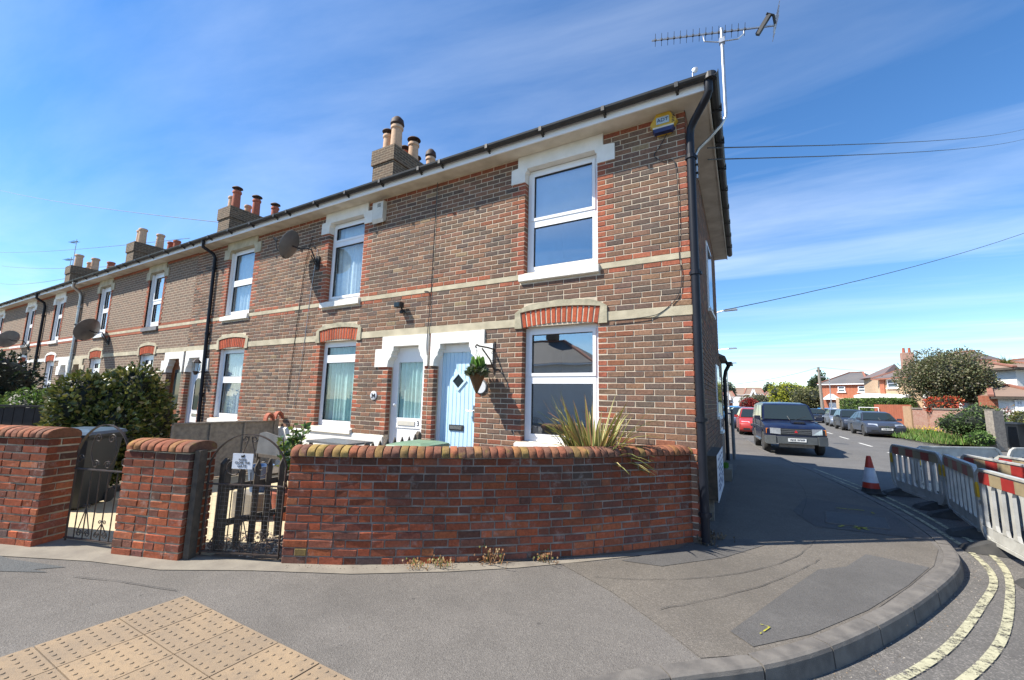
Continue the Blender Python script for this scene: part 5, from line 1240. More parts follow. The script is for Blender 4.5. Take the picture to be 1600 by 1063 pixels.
# pebbles and leaf litter at the foot of the pickets
b = MB(); rr = random.Random(12)
for i in range(900):
    x = rr.uniform(-4.5, -3.5); y = rr.uniform(-3.05, -2.3)+(x+4)*.35; s_ = rr.uniform(.008, .022); z = .014
    b.cc = jit(rr.choice([(.45, .40, .34), (.28, .23, .18), (.18, .14, .11), (.38, .25, .17), (.12, .10, .08)]), .2, rr)
    th = rr.uniform(0, pi); q = [(x+s_*cos(th+k*pi/2)*rr.uniform(.6, 1), y+s_*sin(th+k*pi/2)*rr.uniform(.6, 1)) for k in range(4)]
    b.add([(x, y, z+s_*.7)]+[(px_, py_, z) for px_, py_ in q], [(0, 1, 2), (0, 2, 3), (0, 3, 4), (0, 4, 1)])
b.build('pebbles', 'brick_col', None, kind='stuff', label='loose pebbles and leaf litter behind the iron gate', category='pebbles')
def wheelie(x, y, rz, label, lid='bin_lid_blue', body='bin', h=1.0, grp='wheeled bins'):
    t = thing('wheelie_bin', (0, 0, 0), label, 'bin', grp)
    b = MB(); w0, w1, d0, d1 = .21, .27, .24, .32; zz = [(.04, w0, d0), (h-.14, w1, d1), (h-.10, w1+.02, d1+.02), (h-.07, w1+.02, d1+.02)]; vs = []
    for z, a, c in zz: vs += [(-a, -c, z), (a, -c, z), (a, c, z), (-a, c, z)]
    b.add(vs, [(i*4+j, i*4+(j+1) % 4, i*4+4+(j+1) % 4, i*4+4+j) for i in range(3) for j in range(4)]+[(3, 2, 1, 0), (12, 13, 14, 15)]); b.build('bin_body', body, t)
    b = MB(); a, c = w1+.035, d1+.035; b.add([(-a, -c, h-.068), (a, -c, h-.068), (a, c, h-.068), (-a, c, h-.068), (-a*.94, -c*.94, h-.03), (a*.94, -c*.94, h-.03), (a*.94, c*.94, h-.03), (-a*.94, c*.94, h-.03), (-a*.6, -c*.6, h), (a*.6, -c*.6, h), (a*.6, c*.7, h), (-a*.6, c*.7, h)], [(0, 3, 2, 1)]+[(i*4+j, i*4+(j+1) % 4, i*4+4+(j+1) % 4, i*4+4+j) for i in range(2) for j in range(4)]+[(8, 9, 10, 11)]); b.build('bin_lid', lid, t)
    b = MB(); b.tube([(-.24, c+.03, h-.06), (.24, c+.03, h-.06)], .014, 6); b.build('bin_handle', body, t)
    for s_ in (-1, 1):
        b = MB(); b.lathe([(0, -.02), (.09, -.02), (.1, -.01), (.1, .01), (.09, .02), (0, .02)], (s_*.22, d0+.05, .1), 12, 'x'); b.build('bin_wheel', 'rubber', t)
    t.location = (x, y, 0); t.rotation_euler = (0, 0, rz); return t
q = at(139, 8.3); wheelie(q.x, q.y, radians(40), 'dark wheelie bin with blue-grey lid behind the scrolled iron gate', h=1.04)
wheelie(-3.55, -.75, radians(5), 'wheelie bin with a dull green lid showing over the garden wall before the blue door', 'bin_lid_green', h=.94)
# bench back and low table top behind the wall
bn = thing('garden_bench', (-5.9, -1.4, 0), 'garden seat with pierced back rail just showing over the left end of the long wall', 'bench')
b = MB(); b.box(-6.5, -5.35, -1.32, -1.28, .55, .60); b.build('seat_rail', 'wood_dark', bn)
b = MB(); b.prism([(-6.5, .60), (-6.45, .92), (-6.3, .95), (-5.75, .87), (-5.4, .86), (-5.35, .6)], -1.31, -1.29, lambda p, q, d: (p, d, q)); b.build('backrest', 'dish', bn)
for x in (-6.48, -5.4):
    b = MB(); b.box(x, x+.05, -1.33, -1.27, 0, .6); b.build('leg', 'wood_dark', bn)
b = MB(); b.box(-6.5, -5.35, -1.75, -1.35, .42, .45); b.build('seat', 'wood_dark', bn)
tb = thing('garden_table', (-5.0, -1.3, 0), 'flat grey table top just visible over the long garden wall', 'table')
b = MB(); b.box(-5.4, -4.5, -1.2, -.7, .84, .87); b.build('tabletop', 'dish', tb)
for x, y in ((-5.35, -1.15), (-4.55, -1.15), (-5.35, -.75), (-4.55, -.75)):
    b = MB(); b.box(x-.02, x+.02, y-.02, y+.02, 0, .84); b.build('leg', 'dish', tb)
# blue pot and leafy potted shrub beyond the pickets
pt = thing('plant_pot', (-5.15, -2.05, 0), 'blue glazed plant pot behind the picket fence', 'pot'); b = MB(); b.lathe([(.0, 0), (.10, 0), (.15, .3), (.16, .32), (.14, .32), (.13, .28), (0, .27)], (-5.0, -2.1, .32), 16); b.build('pot_body', 'blue_pot', pt, True)
b = MB(); b.box(-5.2, -4.8, -2.3, -1.9, 0, .32); b.build('plinth_block', 'concrete', pt)
pp = thing('potted_shrub', (-4.75, -2.0, 0), 'bright leafy potted shrub rising above the iron gate', 'plant')
b = MB(); b.lathe([(.0, 0), (.13, 0), (.19, .3), (.2, .34), (.17, .34), (0, .3)], (-4.62, -1.95, .0), 16); b.build('pot_body', 'terracotta', pp, True)
b = MB(); rr = random.Random(2); L_ = []
for i in range(14):
    a = rr.uniform(0, 2*pi); tp = Vector((-4.62+.22*cos(a)*rr.random(), -1.95+.22*sin(a)*rr.random(), rr.uniform(.8, 1.18))); b.tube([(-4.62, -1.95, .3), tp], .006, 4)
    for k in range(16):
        q = Vector((-4.62, -1.95, .3)).lerp(tp, rr.uniform(.45, 1.0)); L_.append((q.x, q.y, q.z, rr.uniform(.07, .12), jit(rr.choice([(.08, .15, .03), (.13, .22, .04), (.05, .10, .03), (.24, .30, .06)]), .2, rr), (rr.gauss(0, 1), rr.gauss(0, 1), rr.uniform(.1, 1))))
b.build('stem', 'bark', pp, kind='stuff'); leaves('foliage', L_, 'leaf_gloss', pp)
# flax plant with striped sword leaves behind the wall
px_ = thing('flax_plant', (-1.05, -.62, 0), 'spiky yellow and green striped flax plant spilling over the garden wall', 'plant')
rr = random.Random(21)
for i in range(165):
    a = rr.uniform(0, 2*pi); base = Vector((-1.05+.22*cos(a)*rr.random(), -.60+.12*sin(a)*rr.random(), .66)); ln = rr.uniform(.62, 1.05); lean = rr.uniform(.05, .95); w0 = rr.uniform(.022, .042)
    right = cos(a) > .5
    if right and rr.random() < .5: ln *= .95; lean = rr.uniform(.7, 1.0)
    if sin(a) < -.15 and not (right and rr.random() < .35): lean *= .5
    d = Vector((cos(a), sin(a)*.8, 0)); ln = ln*(.78 if lean > .65 else 1); P = []; n = 7
    for k in range(n+1):
        t = k/n; P.append(base+d*(ln*t*(.35+.65*lean*t)*.95)+Vector((0, 0, ln*(t*(1.05-.25*lean)-.62*lean*t*t*max(0, t)))))
    sd_ = d.cross(Vector((0, 0, 1))); b = MB(); cg = jit(rr.choice([(.12, .16, .03), (.08, .12, .025), (.16, .18, .04)]), .2, rr); cy = jit(rr.choice([(.45, .40, .13), (.52, .46, .20), (.36, .30, .08), (.30, .16, .07)]), .15, rr)
    if rr.random() < .4: cg, cy = cy, cg
    for k in range(n):
        wa = w0*(1-(k/n)**2.2); wb_ = w0*(1-((k+1)/n)**2.2); z_ = Vector((0, 0, 1))
        for s0_, s1_, c in ((-1, -.45, cy), (-.45, .45, cg), (.45, 1, cy)):
            b.cc = c; dn = lambda s_: Vector((0, 0, abs(s_)*.008))
            b.face([P[k]+sd_*wa*s0_+dn(s0_), P[k]+sd_*wa*s1_+dn(s1_), P[k+1]+sd_*wb_*s1_+dn(s1_), P[k+1]+sd_*wb_*s0_+dn(s0_)])
    b.build('sword_leaf', 'leaf', px_)
b = MB(); b.lathe([(.0, 0), (.16, 0), (.22, .5), (.2, .5), (0, .46)], (-1.05, -.60, .0), 14); b.build('pot_body', 'terracotta', px_, True)
# dry weeds along the foot of the wall
for j, (x, y, h, lb) in enumerate(((-1.66, -1.76, .12, 'tallest dry brown weed at the foot of the long wall'), (-2.02, -2.06, .06, 'small dry orange weed at the wall foot, left of the tallest'), (-2.2, -2.2, .04, 'low dead weed at the wall foot, leftmost of its row'), (-1.28, -1.42, .07, 'thin dry stalk at the wall foot, right of the tallest weed'), (.02, .04, .07, 'dry roots and litter at the foot of the corner downpipe'), (.12, .3, .06, 'dark litter behind the corner downpipe'))):
    rr = random.Random(30+j); b = MB()
    for i in range(46):
        a = rr.uniform(0, 2*pi); r = h*rr.uniform(.2, .9); b.cc = jit(rr.choice([(.34, .17, .07), (.42, .30, .16), (.22, .13, .07), (.16, .18, .05)] if j < 4 else [(.10, .07, .045), (.18, .13, .08)]), .2, rr)
        p = Vector((x+rr.gauss(0, .07), y+rr.gauss(0, .05)*.8-.02, .006)); q = p+Vector((r*cos(a), r*sin(a)*.6-.02, h*rr.uniform(.1, 1.2))); s_ = Vector((-sin(a), cos(a), .3))*.004; b.face([p-s_, p+s_, q+s_*.5, q-s_*.5]); b.face([q, q+Vector((.012, 0, .008)), q+Vector((.006, .004, .022)), q+Vector((-.008, 0, .012))])
    b.build('dry_weed', 'leaf', None, label=lb, category='weed', group='weeds along the wall')
# ---------------- shrubs and hedges: crowns of real leaves round an added dark filler core
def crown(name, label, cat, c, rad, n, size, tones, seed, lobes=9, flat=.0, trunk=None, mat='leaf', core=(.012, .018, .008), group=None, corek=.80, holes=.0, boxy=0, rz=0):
    rr = random.Random(seed); t = thing(name, (c[0], c[1], 0), label, cat, group)
    C0 = Vector(c); R = Vector(rad); lb = []
    for i in range(lobes):
        d = Vector((rr.gauss(0, 1), rr.gauss(0, 1), rr.gauss(0, .8))).normalized(); lb.append((Vector((d.x*R.x*.52, d.y*R.y*.52, d.z*R.z*.5)), rr.uniform(.42, .62)))
    lb.append((Vector((0, 0, 0)), .75)); b = MB(); cr, sr = cos(rz), sin(rz)
    for i in range(n):
        if boxy:
            f = rr.randrange(5); u, v = rr.uniform(-1, 1), rr.uniform(-1, 1); dpt = 1-.16*rr.random()**1.6; q = [(u, v, dpt), (dpt, u, v), (-dpt, u, v), (u, dpt, v), (u, -dpt, v)][f]; off = Vector((q[0]*R.x, q[1]*R.y, q[2]*R.z)); off += Vector((1, 1, 1))*.03*sin(off.x*5+off.y*4+seed); nr = Vector([(0, 0, 1), (1, 0, 0), (-1, 0, 0), (0, 1, 0), (0, -1, 0)][f])
        else:
            o, k = rr.choice(lb); d = Vector((rr.gauss(0, 1), rr.gauss(0, 1), rr.gauss(0, 1))).normalized(); k2 = k*(1-.35*rr.random()**2)*(1+.12*sin(d.x*7+seed)*sin(d.y*6+d.z*5)); off = o+Vector((d.x*R.x*k2, d.y*R.y*k2, d.z*R.z*k2)); nr = d
            if off.z < -R.z*(1-flat): off.z = -R.z*(1-flat)*rr.uniform(.8, 1)
        if cr != 1: off = Vector((off.x*cr-off.y*sr, off.x*sr+off.y*cr, off.z)); nr = Vector((nr.x*cr-nr.y*sr, nr.x*sr+nr.y*cr, nr.z))
        p = C0+off
        if p.z < .03: p.z = .03+.1*rr.random()
        b.cc = jit(pick(tones, rr), .22, rr); s_ = size*rr.uniform(.6, 1.3); dr = (nr*.7+Vector((rr.gauss(0, .6), rr.gauss(0, .6), rr.gauss(.1, .6)))).normalized(); q = dr.orthogonal().normalized(); q = Matrix.Rotation(rr.uniform(0, 2*pi), 3, dr) @ q; m_ = dr.cross(q)
        b.face([p, p+dr*s_*.5+q*s_*.3+m_*s_*.08, p+dr*s_, p+dr*s_*.5-q*s_*.3+m_*s_*.08])
    b.build('crown', mat, t)
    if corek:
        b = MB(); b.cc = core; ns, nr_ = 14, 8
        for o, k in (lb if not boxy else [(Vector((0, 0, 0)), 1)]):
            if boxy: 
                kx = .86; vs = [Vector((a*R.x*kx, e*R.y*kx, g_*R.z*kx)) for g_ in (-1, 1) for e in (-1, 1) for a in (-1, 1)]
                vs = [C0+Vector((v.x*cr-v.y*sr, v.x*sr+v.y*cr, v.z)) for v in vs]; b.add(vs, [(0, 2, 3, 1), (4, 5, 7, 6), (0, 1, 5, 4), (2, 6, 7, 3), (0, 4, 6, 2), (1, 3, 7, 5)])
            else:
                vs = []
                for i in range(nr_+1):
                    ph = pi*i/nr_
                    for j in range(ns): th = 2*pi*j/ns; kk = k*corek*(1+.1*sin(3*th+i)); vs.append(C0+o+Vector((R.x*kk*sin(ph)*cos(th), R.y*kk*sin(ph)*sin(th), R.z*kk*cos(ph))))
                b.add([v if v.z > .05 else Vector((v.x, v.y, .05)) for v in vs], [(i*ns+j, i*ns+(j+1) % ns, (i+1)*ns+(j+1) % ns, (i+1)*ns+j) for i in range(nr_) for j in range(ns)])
        b.build('dark_core', 'leaf', t, kind='stuff')  # added solid dark filler behind the leaves, stops the crown being seen through
    if trunk:
        b = MB(); h, r = trunk; b.tube([(c[0], c[1], -.15), (c[0]+.03*h, c[1], h*.4), (c[0]-.02*h, c[1]+.02*h, h*.8)], [r, r*.8, r*.6], 8)
        for i in range(7):
            a = rr.uniform(0, 2*pi); e_ = C0+Vector((R.x*.6*cos(a), R.y*.6*sin(a), R.z*rr.uniform(-.2, .6))); b.tube([(c[0], c[1], h*.6), (Vector((c[0], c[1], h*.8))+e_)/2+Vector((0, 0, .1*h)), e_], [r*.5, r*.3, r*.08], 5)
        b.build('trunk', 'bark', t)
    return t
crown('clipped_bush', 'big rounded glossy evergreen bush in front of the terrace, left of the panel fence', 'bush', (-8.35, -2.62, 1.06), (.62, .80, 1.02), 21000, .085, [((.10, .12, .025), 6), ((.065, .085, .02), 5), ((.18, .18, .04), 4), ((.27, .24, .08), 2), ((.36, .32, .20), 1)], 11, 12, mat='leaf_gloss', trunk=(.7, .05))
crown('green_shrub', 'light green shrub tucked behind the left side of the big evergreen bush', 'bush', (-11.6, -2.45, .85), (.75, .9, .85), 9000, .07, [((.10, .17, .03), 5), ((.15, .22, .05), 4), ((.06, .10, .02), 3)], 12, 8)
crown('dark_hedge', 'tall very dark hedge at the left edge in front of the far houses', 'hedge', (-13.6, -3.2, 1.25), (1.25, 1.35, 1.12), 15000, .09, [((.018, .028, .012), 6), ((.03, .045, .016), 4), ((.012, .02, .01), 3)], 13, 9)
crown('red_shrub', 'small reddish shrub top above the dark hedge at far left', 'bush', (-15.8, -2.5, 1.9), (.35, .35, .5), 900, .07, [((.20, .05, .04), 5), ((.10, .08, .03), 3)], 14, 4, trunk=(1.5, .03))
b = MB(); wl_ = thing('white_box', (-17.5, -1.2, 0), 'small white box by a doorstep beneath the dark hedge at far left', 'box'); b.box(-17.7, -17.3, -1.4, -1.0, 0, .75); b.build('box_body', 'upvc', wl_); b = MB(); b.box(-17.75, -17.25, -1.45, -.95, .75, .8); b.build('lid', 'dish', wl_)
# ================================================================ ALONG THE SIDE WALL
bd = thing('notice_board', (.08, 1.7, 0), 'white notice board with rows of small blue writing on timber posts against the side wall', 'sign board')
b = MB(); b.add([(sx(.95)+.005, .95, .30), (.115, .95, .30), (.075, 2.6, .25), (sx(2.6)+.005, 2.6, .25), (sx(.95)+.005, .95, .87), (.115, .95, .87), (.075, 2.6, .84), (sx(2.6)+.005, 2.6, .84)], [(0, 3, 2, 1), (4, 5, 6, 7), (0, 1, 5, 4), (1, 2, 6, 5), (2, 3, 7, 6), (3, 0, 4, 7)]); b.build('board_box', 'wood_dark', bd)
b = MB(); b.add([(.119, .94, .28), (.079, 2.62, .24), (.079, 2.62, .86), (.119, .94, .88), (.125, .94, .28), (.085, 2.62, .24), (.085, 2.62, .86), (.125, .94, .88)], [(0, 3, 2, 1), (4, 5, 6, 7), (0, 1, 5, 4), (1, 2, 6, 5), (2, 3, 7, 6), (3, 0, 4, 7)]); b.build('board_face', 'sign_white', bd)
b = MB(); fx_ = lambda y: .127-.0238*(y-.94)
def bline(y0, y1, z0, z1, mat='ink', nm='printed_line'):
    b = MB(); b.add([(fx_(y0), y0, z0), (fx_(y1), y1, z0-.01), (fx_(y1), y1, z1-.01), (fx_(y0), y0, z1)], [(0, 1, 2, 3)]); return b.build(nm, mat, bd)
bline(.95, 2.6, .705, .72, 'ink_black', 'divider')
for z, segs in ((.79, [(1.1, 1.5), (1.6, 1.9), (2.0, 2.4)]), (.64, [(1.3, 1.7), (1.8, 2.2)]), (.57, [(1.2, 1.6), (1.7, 2.3)]), (.50, [(1.1, 1.7), (1.85, 2.4)]), (.44, [(1.15, 1.5), (1.6, 2.1), (2.2, 2.45)]), (.38, [(1.2, 1.8), (1.9, 2.3)])):
    for a, c in segs: bline(a, c, z, z+.028)
for y in (1.15, 2.35):
    b = MB(); x = sx(y)+.02; b.box(x, x+.06, y, y+.07, -.0, .32); b.build('board_post', 'wood_grey', bd)
pb = thing('planter', (.0, 5.0, 0), 'low grey planter with green leaves on the pavement beside the side wall', 'planter')
b = MB(); b.add([(-.12, 4.6, 0), (.10, 4.6, 0), (.07, 5.5, 0), (-.14, 5.5, 0), (-.12, 4.6, .24), (.11, 4.6, .24), (.08, 5.5, .24), (-.14, 5.5, .24)], [(0, 3, 2, 1), (0, 1, 5, 4), (1, 2, 6, 5), (2, 3, 7, 6), (3, 0, 4, 7), (4, 5, 6, 7)]); b.build('planter_box', 'concrete', pb)
L_ = [(random.uniform(-.1, .02), random.uniform(4.65, 5.2), .24, .09, (.10, .25, .03), (random.gauss(0, .5), random.gauss(0, .5), 1)) for i in range(60)]; leaves('foliage', L_, 'leaf', pb)
b = MB(); b.lathe([(0, 0), (.045, 0), (.045, 1.38), (.05, 1.4), (0, 1.43)], (-.02, 8.6, 0), 10); b.build('bollard', 'dish', None, label='slim grey metal post on the pavement beyond the side wall', category='post')
# ================================================================ ROADWORKS
def cone(x, y, label):
    t = thing('traffic_cone', (x, y, -.12), label, 'traffic cone'); z0 = -.115
    b = MB(); b.box(x-.19, x+.19, y-.19, y+.19, z0, z0+.035); 
    b.lathe([(.165, .035), (.15, .06), (.140, .115), (.138, .115)], (x, y, z0), 20); b.build('cone_base', 'rubber', t)
    rr_ = lambda z: .14-.105*(z-.115)/.61
    for za, zb, m, nm, e in ((.115, .22, 'cone_red', 'cone_band', 0), (.22, .50, 'cone_white', 'cone_sleeve', .003), (.50, .71, 'cone_red', 'cone_tip', 0)):
        b = MB(); b.lathe([(rr_(za)+e, za), (rr_(zb)+e, zb), (rr_(zb)*.8, zb+(.012 if zb > .6 else 0)), (rr_(zb)*.6, zb)], (x, y, z0), 24); b.build(nm, m, t, True)
    return t
cone(2.49, 5.62, 'orange and white striped traffic cone by the kerb at the end of the barriers')
def barrier_mesh():
    t = thing('road_barrier', (0, 0, 0), 'x', 'barrier', 'plastic barriers round the roadworks')
    Lb, Hb, T = 1.86, .86, .045; pj = lambda p, q, d: (p, d, q)
    def fr(): return MB()
    # outer frame: top beam, bottom beam, two curved ends
    b = fr(); c = .16
    b.prism([(c, Hb-.025), (Lb-c, Hb-.025), (Lb-c, Hb), (c, Hb)], -T/2-.008, T/2+.008, pj); b.build('top_edge', 'barrier', t)
    b = fr(); b.prism([(.10, Hb-.185), (Lb-.10, Hb-.185), (Lb-.10, Hb-.025), (.10, Hb-.025)], -T/2+.008, T/2-.008, pj); b.build('top_panel', 'barrier', t)
    for s_ in (0, 1):
        fl_ = (lambda x: x) if s_ == 0 else (lambda x: Lb-x)
        o = [(c, Hb), (.07, Hb-.05), (.015, Hb-.14), (0, Hb-.22), (0, .22), (.03, .14), (.10, .04), (.2, .0)]; i_ = [(.24, .045), (.14, .08), (.085, .16), (.055, .24), (.055, Hb-.24), (.07, Hb-.16), (.11, Hb-.09), (c, Hb-.05)]
        pp_ = [(fl_(x), z) for x, z in o+i_]; b = fr(); b.prism(pp_, -T/2, T/2, pj); b.build('end_frame', 'barrier', t)
        b = fr(); b.prism([(fl_(.055), .42), (fl_(.15), .42), (fl_(.15), .46), (fl_(.055), .46)], -T/2+.006, T/2-.006, pj); b.build('end_web', 'barrier', t)
        b = fr(); b.prism([(fl_(.045), .50), (fl_(.10), .50), (fl_(.10), .64), (fl_(.07), .68), (fl_(.045), .64)], -T/2-.012, T/2+.012, pj); b.build('clip', 'yellow', t)
    b = fr(); b.prism([(.19, 0), (Lb-.19, 0), (Lb-.19, .04), (.19, .04)], -T/2, T/2, pj); b.build('bottom_edge', 'barrier', t)
    b = fr(); b.prism([(.14, .045), (Lb-.14, .045), (Lb-.14, .17), (.14, .17)], -T/2+.012, T/2-.012, pj); b.build('bottom_panel', 'barrier', t)
    n = 8
    for i in range(n):
        x = .15+(Lb-.30)*i/(n-1); b = fr(); b.prism([(x-.055, .17), (x+.055, .17), (x+.034, .23), (x+.034, Hb-.23), (x+.055, Hb-.185), (x-.055, Hb-.185), (x-.034, Hb-.23), (x-.034, .23)], -T/2+.006, T/2-.006, pj); b.build('slat', 'barrier', t)
    k = 6; x0, x1 = .13, Lb-.13
    for i in range(k):
        xa = x0+(x1-x0)*i/k; xb = x0+(x1-x0)*(i+1)/k
        for sd_ in (-1, 1):
            b = fr(); ya = sd_*(T/2-.008); yb_ = sd_*(T/2-.004); b.prism([(xa, Hb-.18), (xb, Hb-.18), (xb, Hb-.045), (xa, Hb-.045)], min(ya, yb_), max(ya, yb_), pj); b.build('reflective_strip', 'red_refl' if i % 2 == 0 else 'white_refl', t)
    for x in (.32, Lb-.32):
        b = fr(); vs = [(x-.13, -.30, -.10), (x+.13, -.30, -.10), (x+.13, .30, -.10), (x-.13, .30, -.10), (x-.10, -.26, -.05), (x+.10, -.26, -.05), (x+.10, .26, -.05), (x-.10, .26, -.05), (x-.06, -.05, .03), (x+.06, -.05, .03), (x+.06, .05, .03), (x-.06, .05, .03)]
        b.add(vs, [(0, 3, 2, 1), (8, 9, 10, 11)]+[(i*4+j, i*4+(j+1) % 4, i*4+4+(j+1) % 4, i*4+4+j) for i in (0, 1) for j in range(4)]); b.build('rubber_foot', 'rubber', t)
    return t
bar0 = barrier_mesh(); first = True
bars = [((2.94, 6.15), (3.22, 4.38), 'grey-white slatted barrier furthest along the kerb, nearest the traffic cone', 0), ((3.24, 4.34), (3.06, 2.52), 'middle slatted barrier of the row along the kerb, half in shadow', 0), ((2.99, 2.36), (3.05, .5), 'nearest barrier with bright red strip, standing on black rubber feet at the right edge', 0),
        ((3.50, 4.55), (3.78, 2.70), 'dark-topped barrier lying just behind the kerbside row', 0), ((3.95, 4.75), (4.42, 2.95), 'barrier behind, showing only its dark top edge and a red strip', 0), ((3.20, 5.75), (4.72, 6.75), 'far side pale barrier panel across the end of the roadworks', 0), ((4.85, 6.85), (6.4, 7.9), 'pale barrier at the right edge along the far side of the roadworks', 0),
        ((4.6, 4.3), (4.9, 2.5), 'barrier deepest inside the roadworks at the right edge', 0)]
for (a, c, lb, _) in bars:
    a = Vector(a); c = Vector(c); rz = atan2(c.y-a.y, c.x-a.x)
    if first: o = bar0; o.location = (a.x, a.y, -.02); o.rotation_euler = (0, 0, rz); o['label'] = lb; first = False
    else: o = copy_tree(bar0, (a.x, a.y, -.02), rz, lb)
    if 'far side' in lb:
        for ch in list(o.children):
            if ch.name.startswith('reflective_strip'): bpy.data.objects.remove(ch)
# temporary sign leaning inside the works
rs_ = thing('road_sign', (3.35, 1.6, -.12), 'red and white temporary works sign leaning behind the nearest barrier', 'sign'); b = MB(); b.prism([(1.15, .0), (1.75, .0), (1.75, .62), (1.15, .62)], 3.28, 3.30, lambda p, q, d: (d, p, q-.02)); b.build('sign_plate', 'cone_white', rs_)
for z in (.0, .5):
    b = MB(); b.prism([(1.15, z), (1.75, z), (1.75, z+.12), (1.15, z+.12)], 3.272, 3.278, lambda p, q, d: (d, p, q-.02)); b.build('sign_band', 'red_refl', rs_)

# ================================================================ CARS
def car(name, label, cat, p, loc, ang, paint, grp='cars parked along the side road', trim=None):
    """front towards +x; p holds the side outline and sizes"""
    t = thing(name, (0, 0, 0), label, cat, grp); Lc, W, R = p['L'], p['W'], p['R']; xf, xr = p['xf'], p['xr']
    trim = trim or paint
    bot = p.get('bot', .22); top = p['top']   # top outline, front to rear
    def arch(xc): 
        Ra = R+.07; n = 9; return [(xc+Ra*cos(pi*i/n), max(bot, R+Ra*sin(pi*i/n)*.98)) for i in range(n+1)]
    prof = list(top)+[(-Lc/2+.02, bot+.05), (-Lc/2+.1, bot)]+[(x, z) for x, z in reversed(arch(xr))]+[(x, z) for x, z in reversed(arch(xf))]+[(Lc/2-.12, bot), (Lc/2-.03, bot+.06)]
    ys = [-1, -.96, -.86, -.5, 0, .5, .86, .96, 1]; b = MB(); vs = []; n = len(prof)
    zmax = max(z for _, z in top)
    for s_ in ys:
        a = abs(s_); kx = 1-.055*a**3; 
        for x, z in prof:
            dz = 0
            if z > zmax*.72: dz = -.035*max(0, (a-.5)/.5)**2*1.2
            tum = 1-(.05*max(0, (z-.55))) if a > .8 else 1
            vs.append((x*kx, s_*W/2*tum, z+dz))
    fs = [(i*n+j, i*n+(j+1) % n, (i+1)*n+(j+1) % n, (i+1)*n+j) for i in range(len(ys)-1) for j in range(n)]
    b.add(vs, fs); b.face([vs[j] for j in range(n)]); b.face([vs[(len(ys)-1)*n+j] for j in range(n)]); b.build('car_body', paint, t, True)
    # underbody shadow tray
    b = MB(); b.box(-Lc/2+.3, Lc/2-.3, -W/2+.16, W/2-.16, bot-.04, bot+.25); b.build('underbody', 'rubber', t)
    g = p['glass']; (x0, z0), (x1, z1), (x2, z2), (x3, z3) = g; Wb = W/2*.93; Wt = W/2*.74 if not p.get('boxy') else W/2*.83
    # cabin: roof and pillars
    def sec(x, z, wd): return (x, wd, z)
    V = [(x0, Wb, z0), (x1, Wt, z1), (x2, Wt, z2), (x3, Wb, z3)]; V2 = [(x, -y, z) for x, y, z in V]
    b = MB(); xm = (x1+x2)/2; zr = p['roof']
    vs = V+V2+[(x1-.12, Wt*.92, z1+.04), (xm, Wt*.92, zr), (x2+.10, Wt*.92, z2+.04), (x1-.12, -Wt*.92, z1+.04), (xm, -Wt*.92, zr), (x2+.10, -Wt*.92, z2+.04), (xm, 0, zr+.02), (x1-.12, 0, z1+.055), (x2+.1, 0, z2+.055), (x1+.02, 0, z1+.01), (x2-.02, 0, z2+.01)]
    # indices: 0-3 left, 4-7 right, 8,9,10 left roof, 11,12,13 right roof, 14 mid, 15 front mid, 16 rear mid
    fs = [(0, 4, 5, 17, 1), (3, 2, 18, 6, 7), (0, 1, 8, 9, 10, 2, 3), (4, 7, 6, 13, 12, 11, 5), (1, 17, 15, 8), (17, 5, 11, 15), (2, 10, 16, 18), (18, 16, 13, 6), (8, 15, 14, 9), (15, 11, 12, 14), (9, 14, 16, 10), (14, 12, 13, 16)]
    b.add(vs, fs); b.build('cabin', paint, t, True)
    def pane(q, nm, e=.03, inset=.07):
        q = [Vector(v) for v in q]; c = sum(q, Vector())/len(q); nr = (q[1]-q[0]).cross(q[2]-q[0]).normalized()
        if nr.dot(c-Vector((0, 0, .9))) < 0: nr = -nr
        out = [v+(c-v)*inset+nr*e for v in q]; b = MB(); m = len(out); inn = [v-nr*.01 for v in out]; b.add(out+inn, [tuple(range(m)), tuple(range(2*m-1, m-1, -1))]+[(i, (i+1) % m, (i+1) % m+m, i+m) for i in range(m)]); return b.build(nm, 'cglass', t)
    pane([V[0], V[1], V2[1], V2[0]], 'windscreen', inset=.075); pane([V[3], V[2], V2[2], V2[3]], 'rear_window', inset=.1)
    for S in (V, V2):
        A0, A1, A2, A3 = [Vector(v) for v in S]; k = p.get('doors', [.0, .42, .80, 1.0])
        for a, c in zip(k, k[1:]):
            lo = lambda u: A0.lerp(A3, u); hi = lambda u: A1.lerp(A2, u); pane([lo(a), hi(a), hi(c), lo(c)], 'side_window', inset=.09)
    # lamps, grille, plate, bumper
    fx = Lc/2; hz = p['lamp_z']; kx = lambda y: fx*(1-.055*(abs(y)/(W/2))**3)
    for s_ in (-1, 1):
        b = MB(); ya, yb_ = s_*W*p['lamp'][0], s_*W*p['lamp'][1]; lw = p['lamp'][2]
        b.add([(kx(ya)-p['slope']*.2+.012, ya, hz-lw), (kx(yb_)+.012-p['slope']*.35, yb_, hz-lw*.8), (kx(yb_)-p['slope']-.02, yb_, hz+lw*1.1), (kx(ya)-p['slope']*.7+.01, ya, hz+lw), (kx(ya)-.12, ya, hz-lw), (kx(yb_)-.2, yb_, hz-lw*.8), (kx(yb_)-.25, yb_, hz+lw*1.1), (kx(ya)-.2, ya, hz+lw)], [(0, 1, 2, 3), (4, 7, 6, 5), (0, 4, 5, 1), (1, 5, 6, 2), (2, 6, 7, 3), (3, 7, 4, 0)]); b.build('headlight', 'lamp_lens', t)
        if p.get('indic'):
            b = MB(); y2 = s_*W*.485; b.box(kx(y2)-.16, kx(y2)-.0, min(yb_, y2), max(yb_, y2), hz-lw*.9, hz+lw*.9); b.build('indicator', 'amber', t)
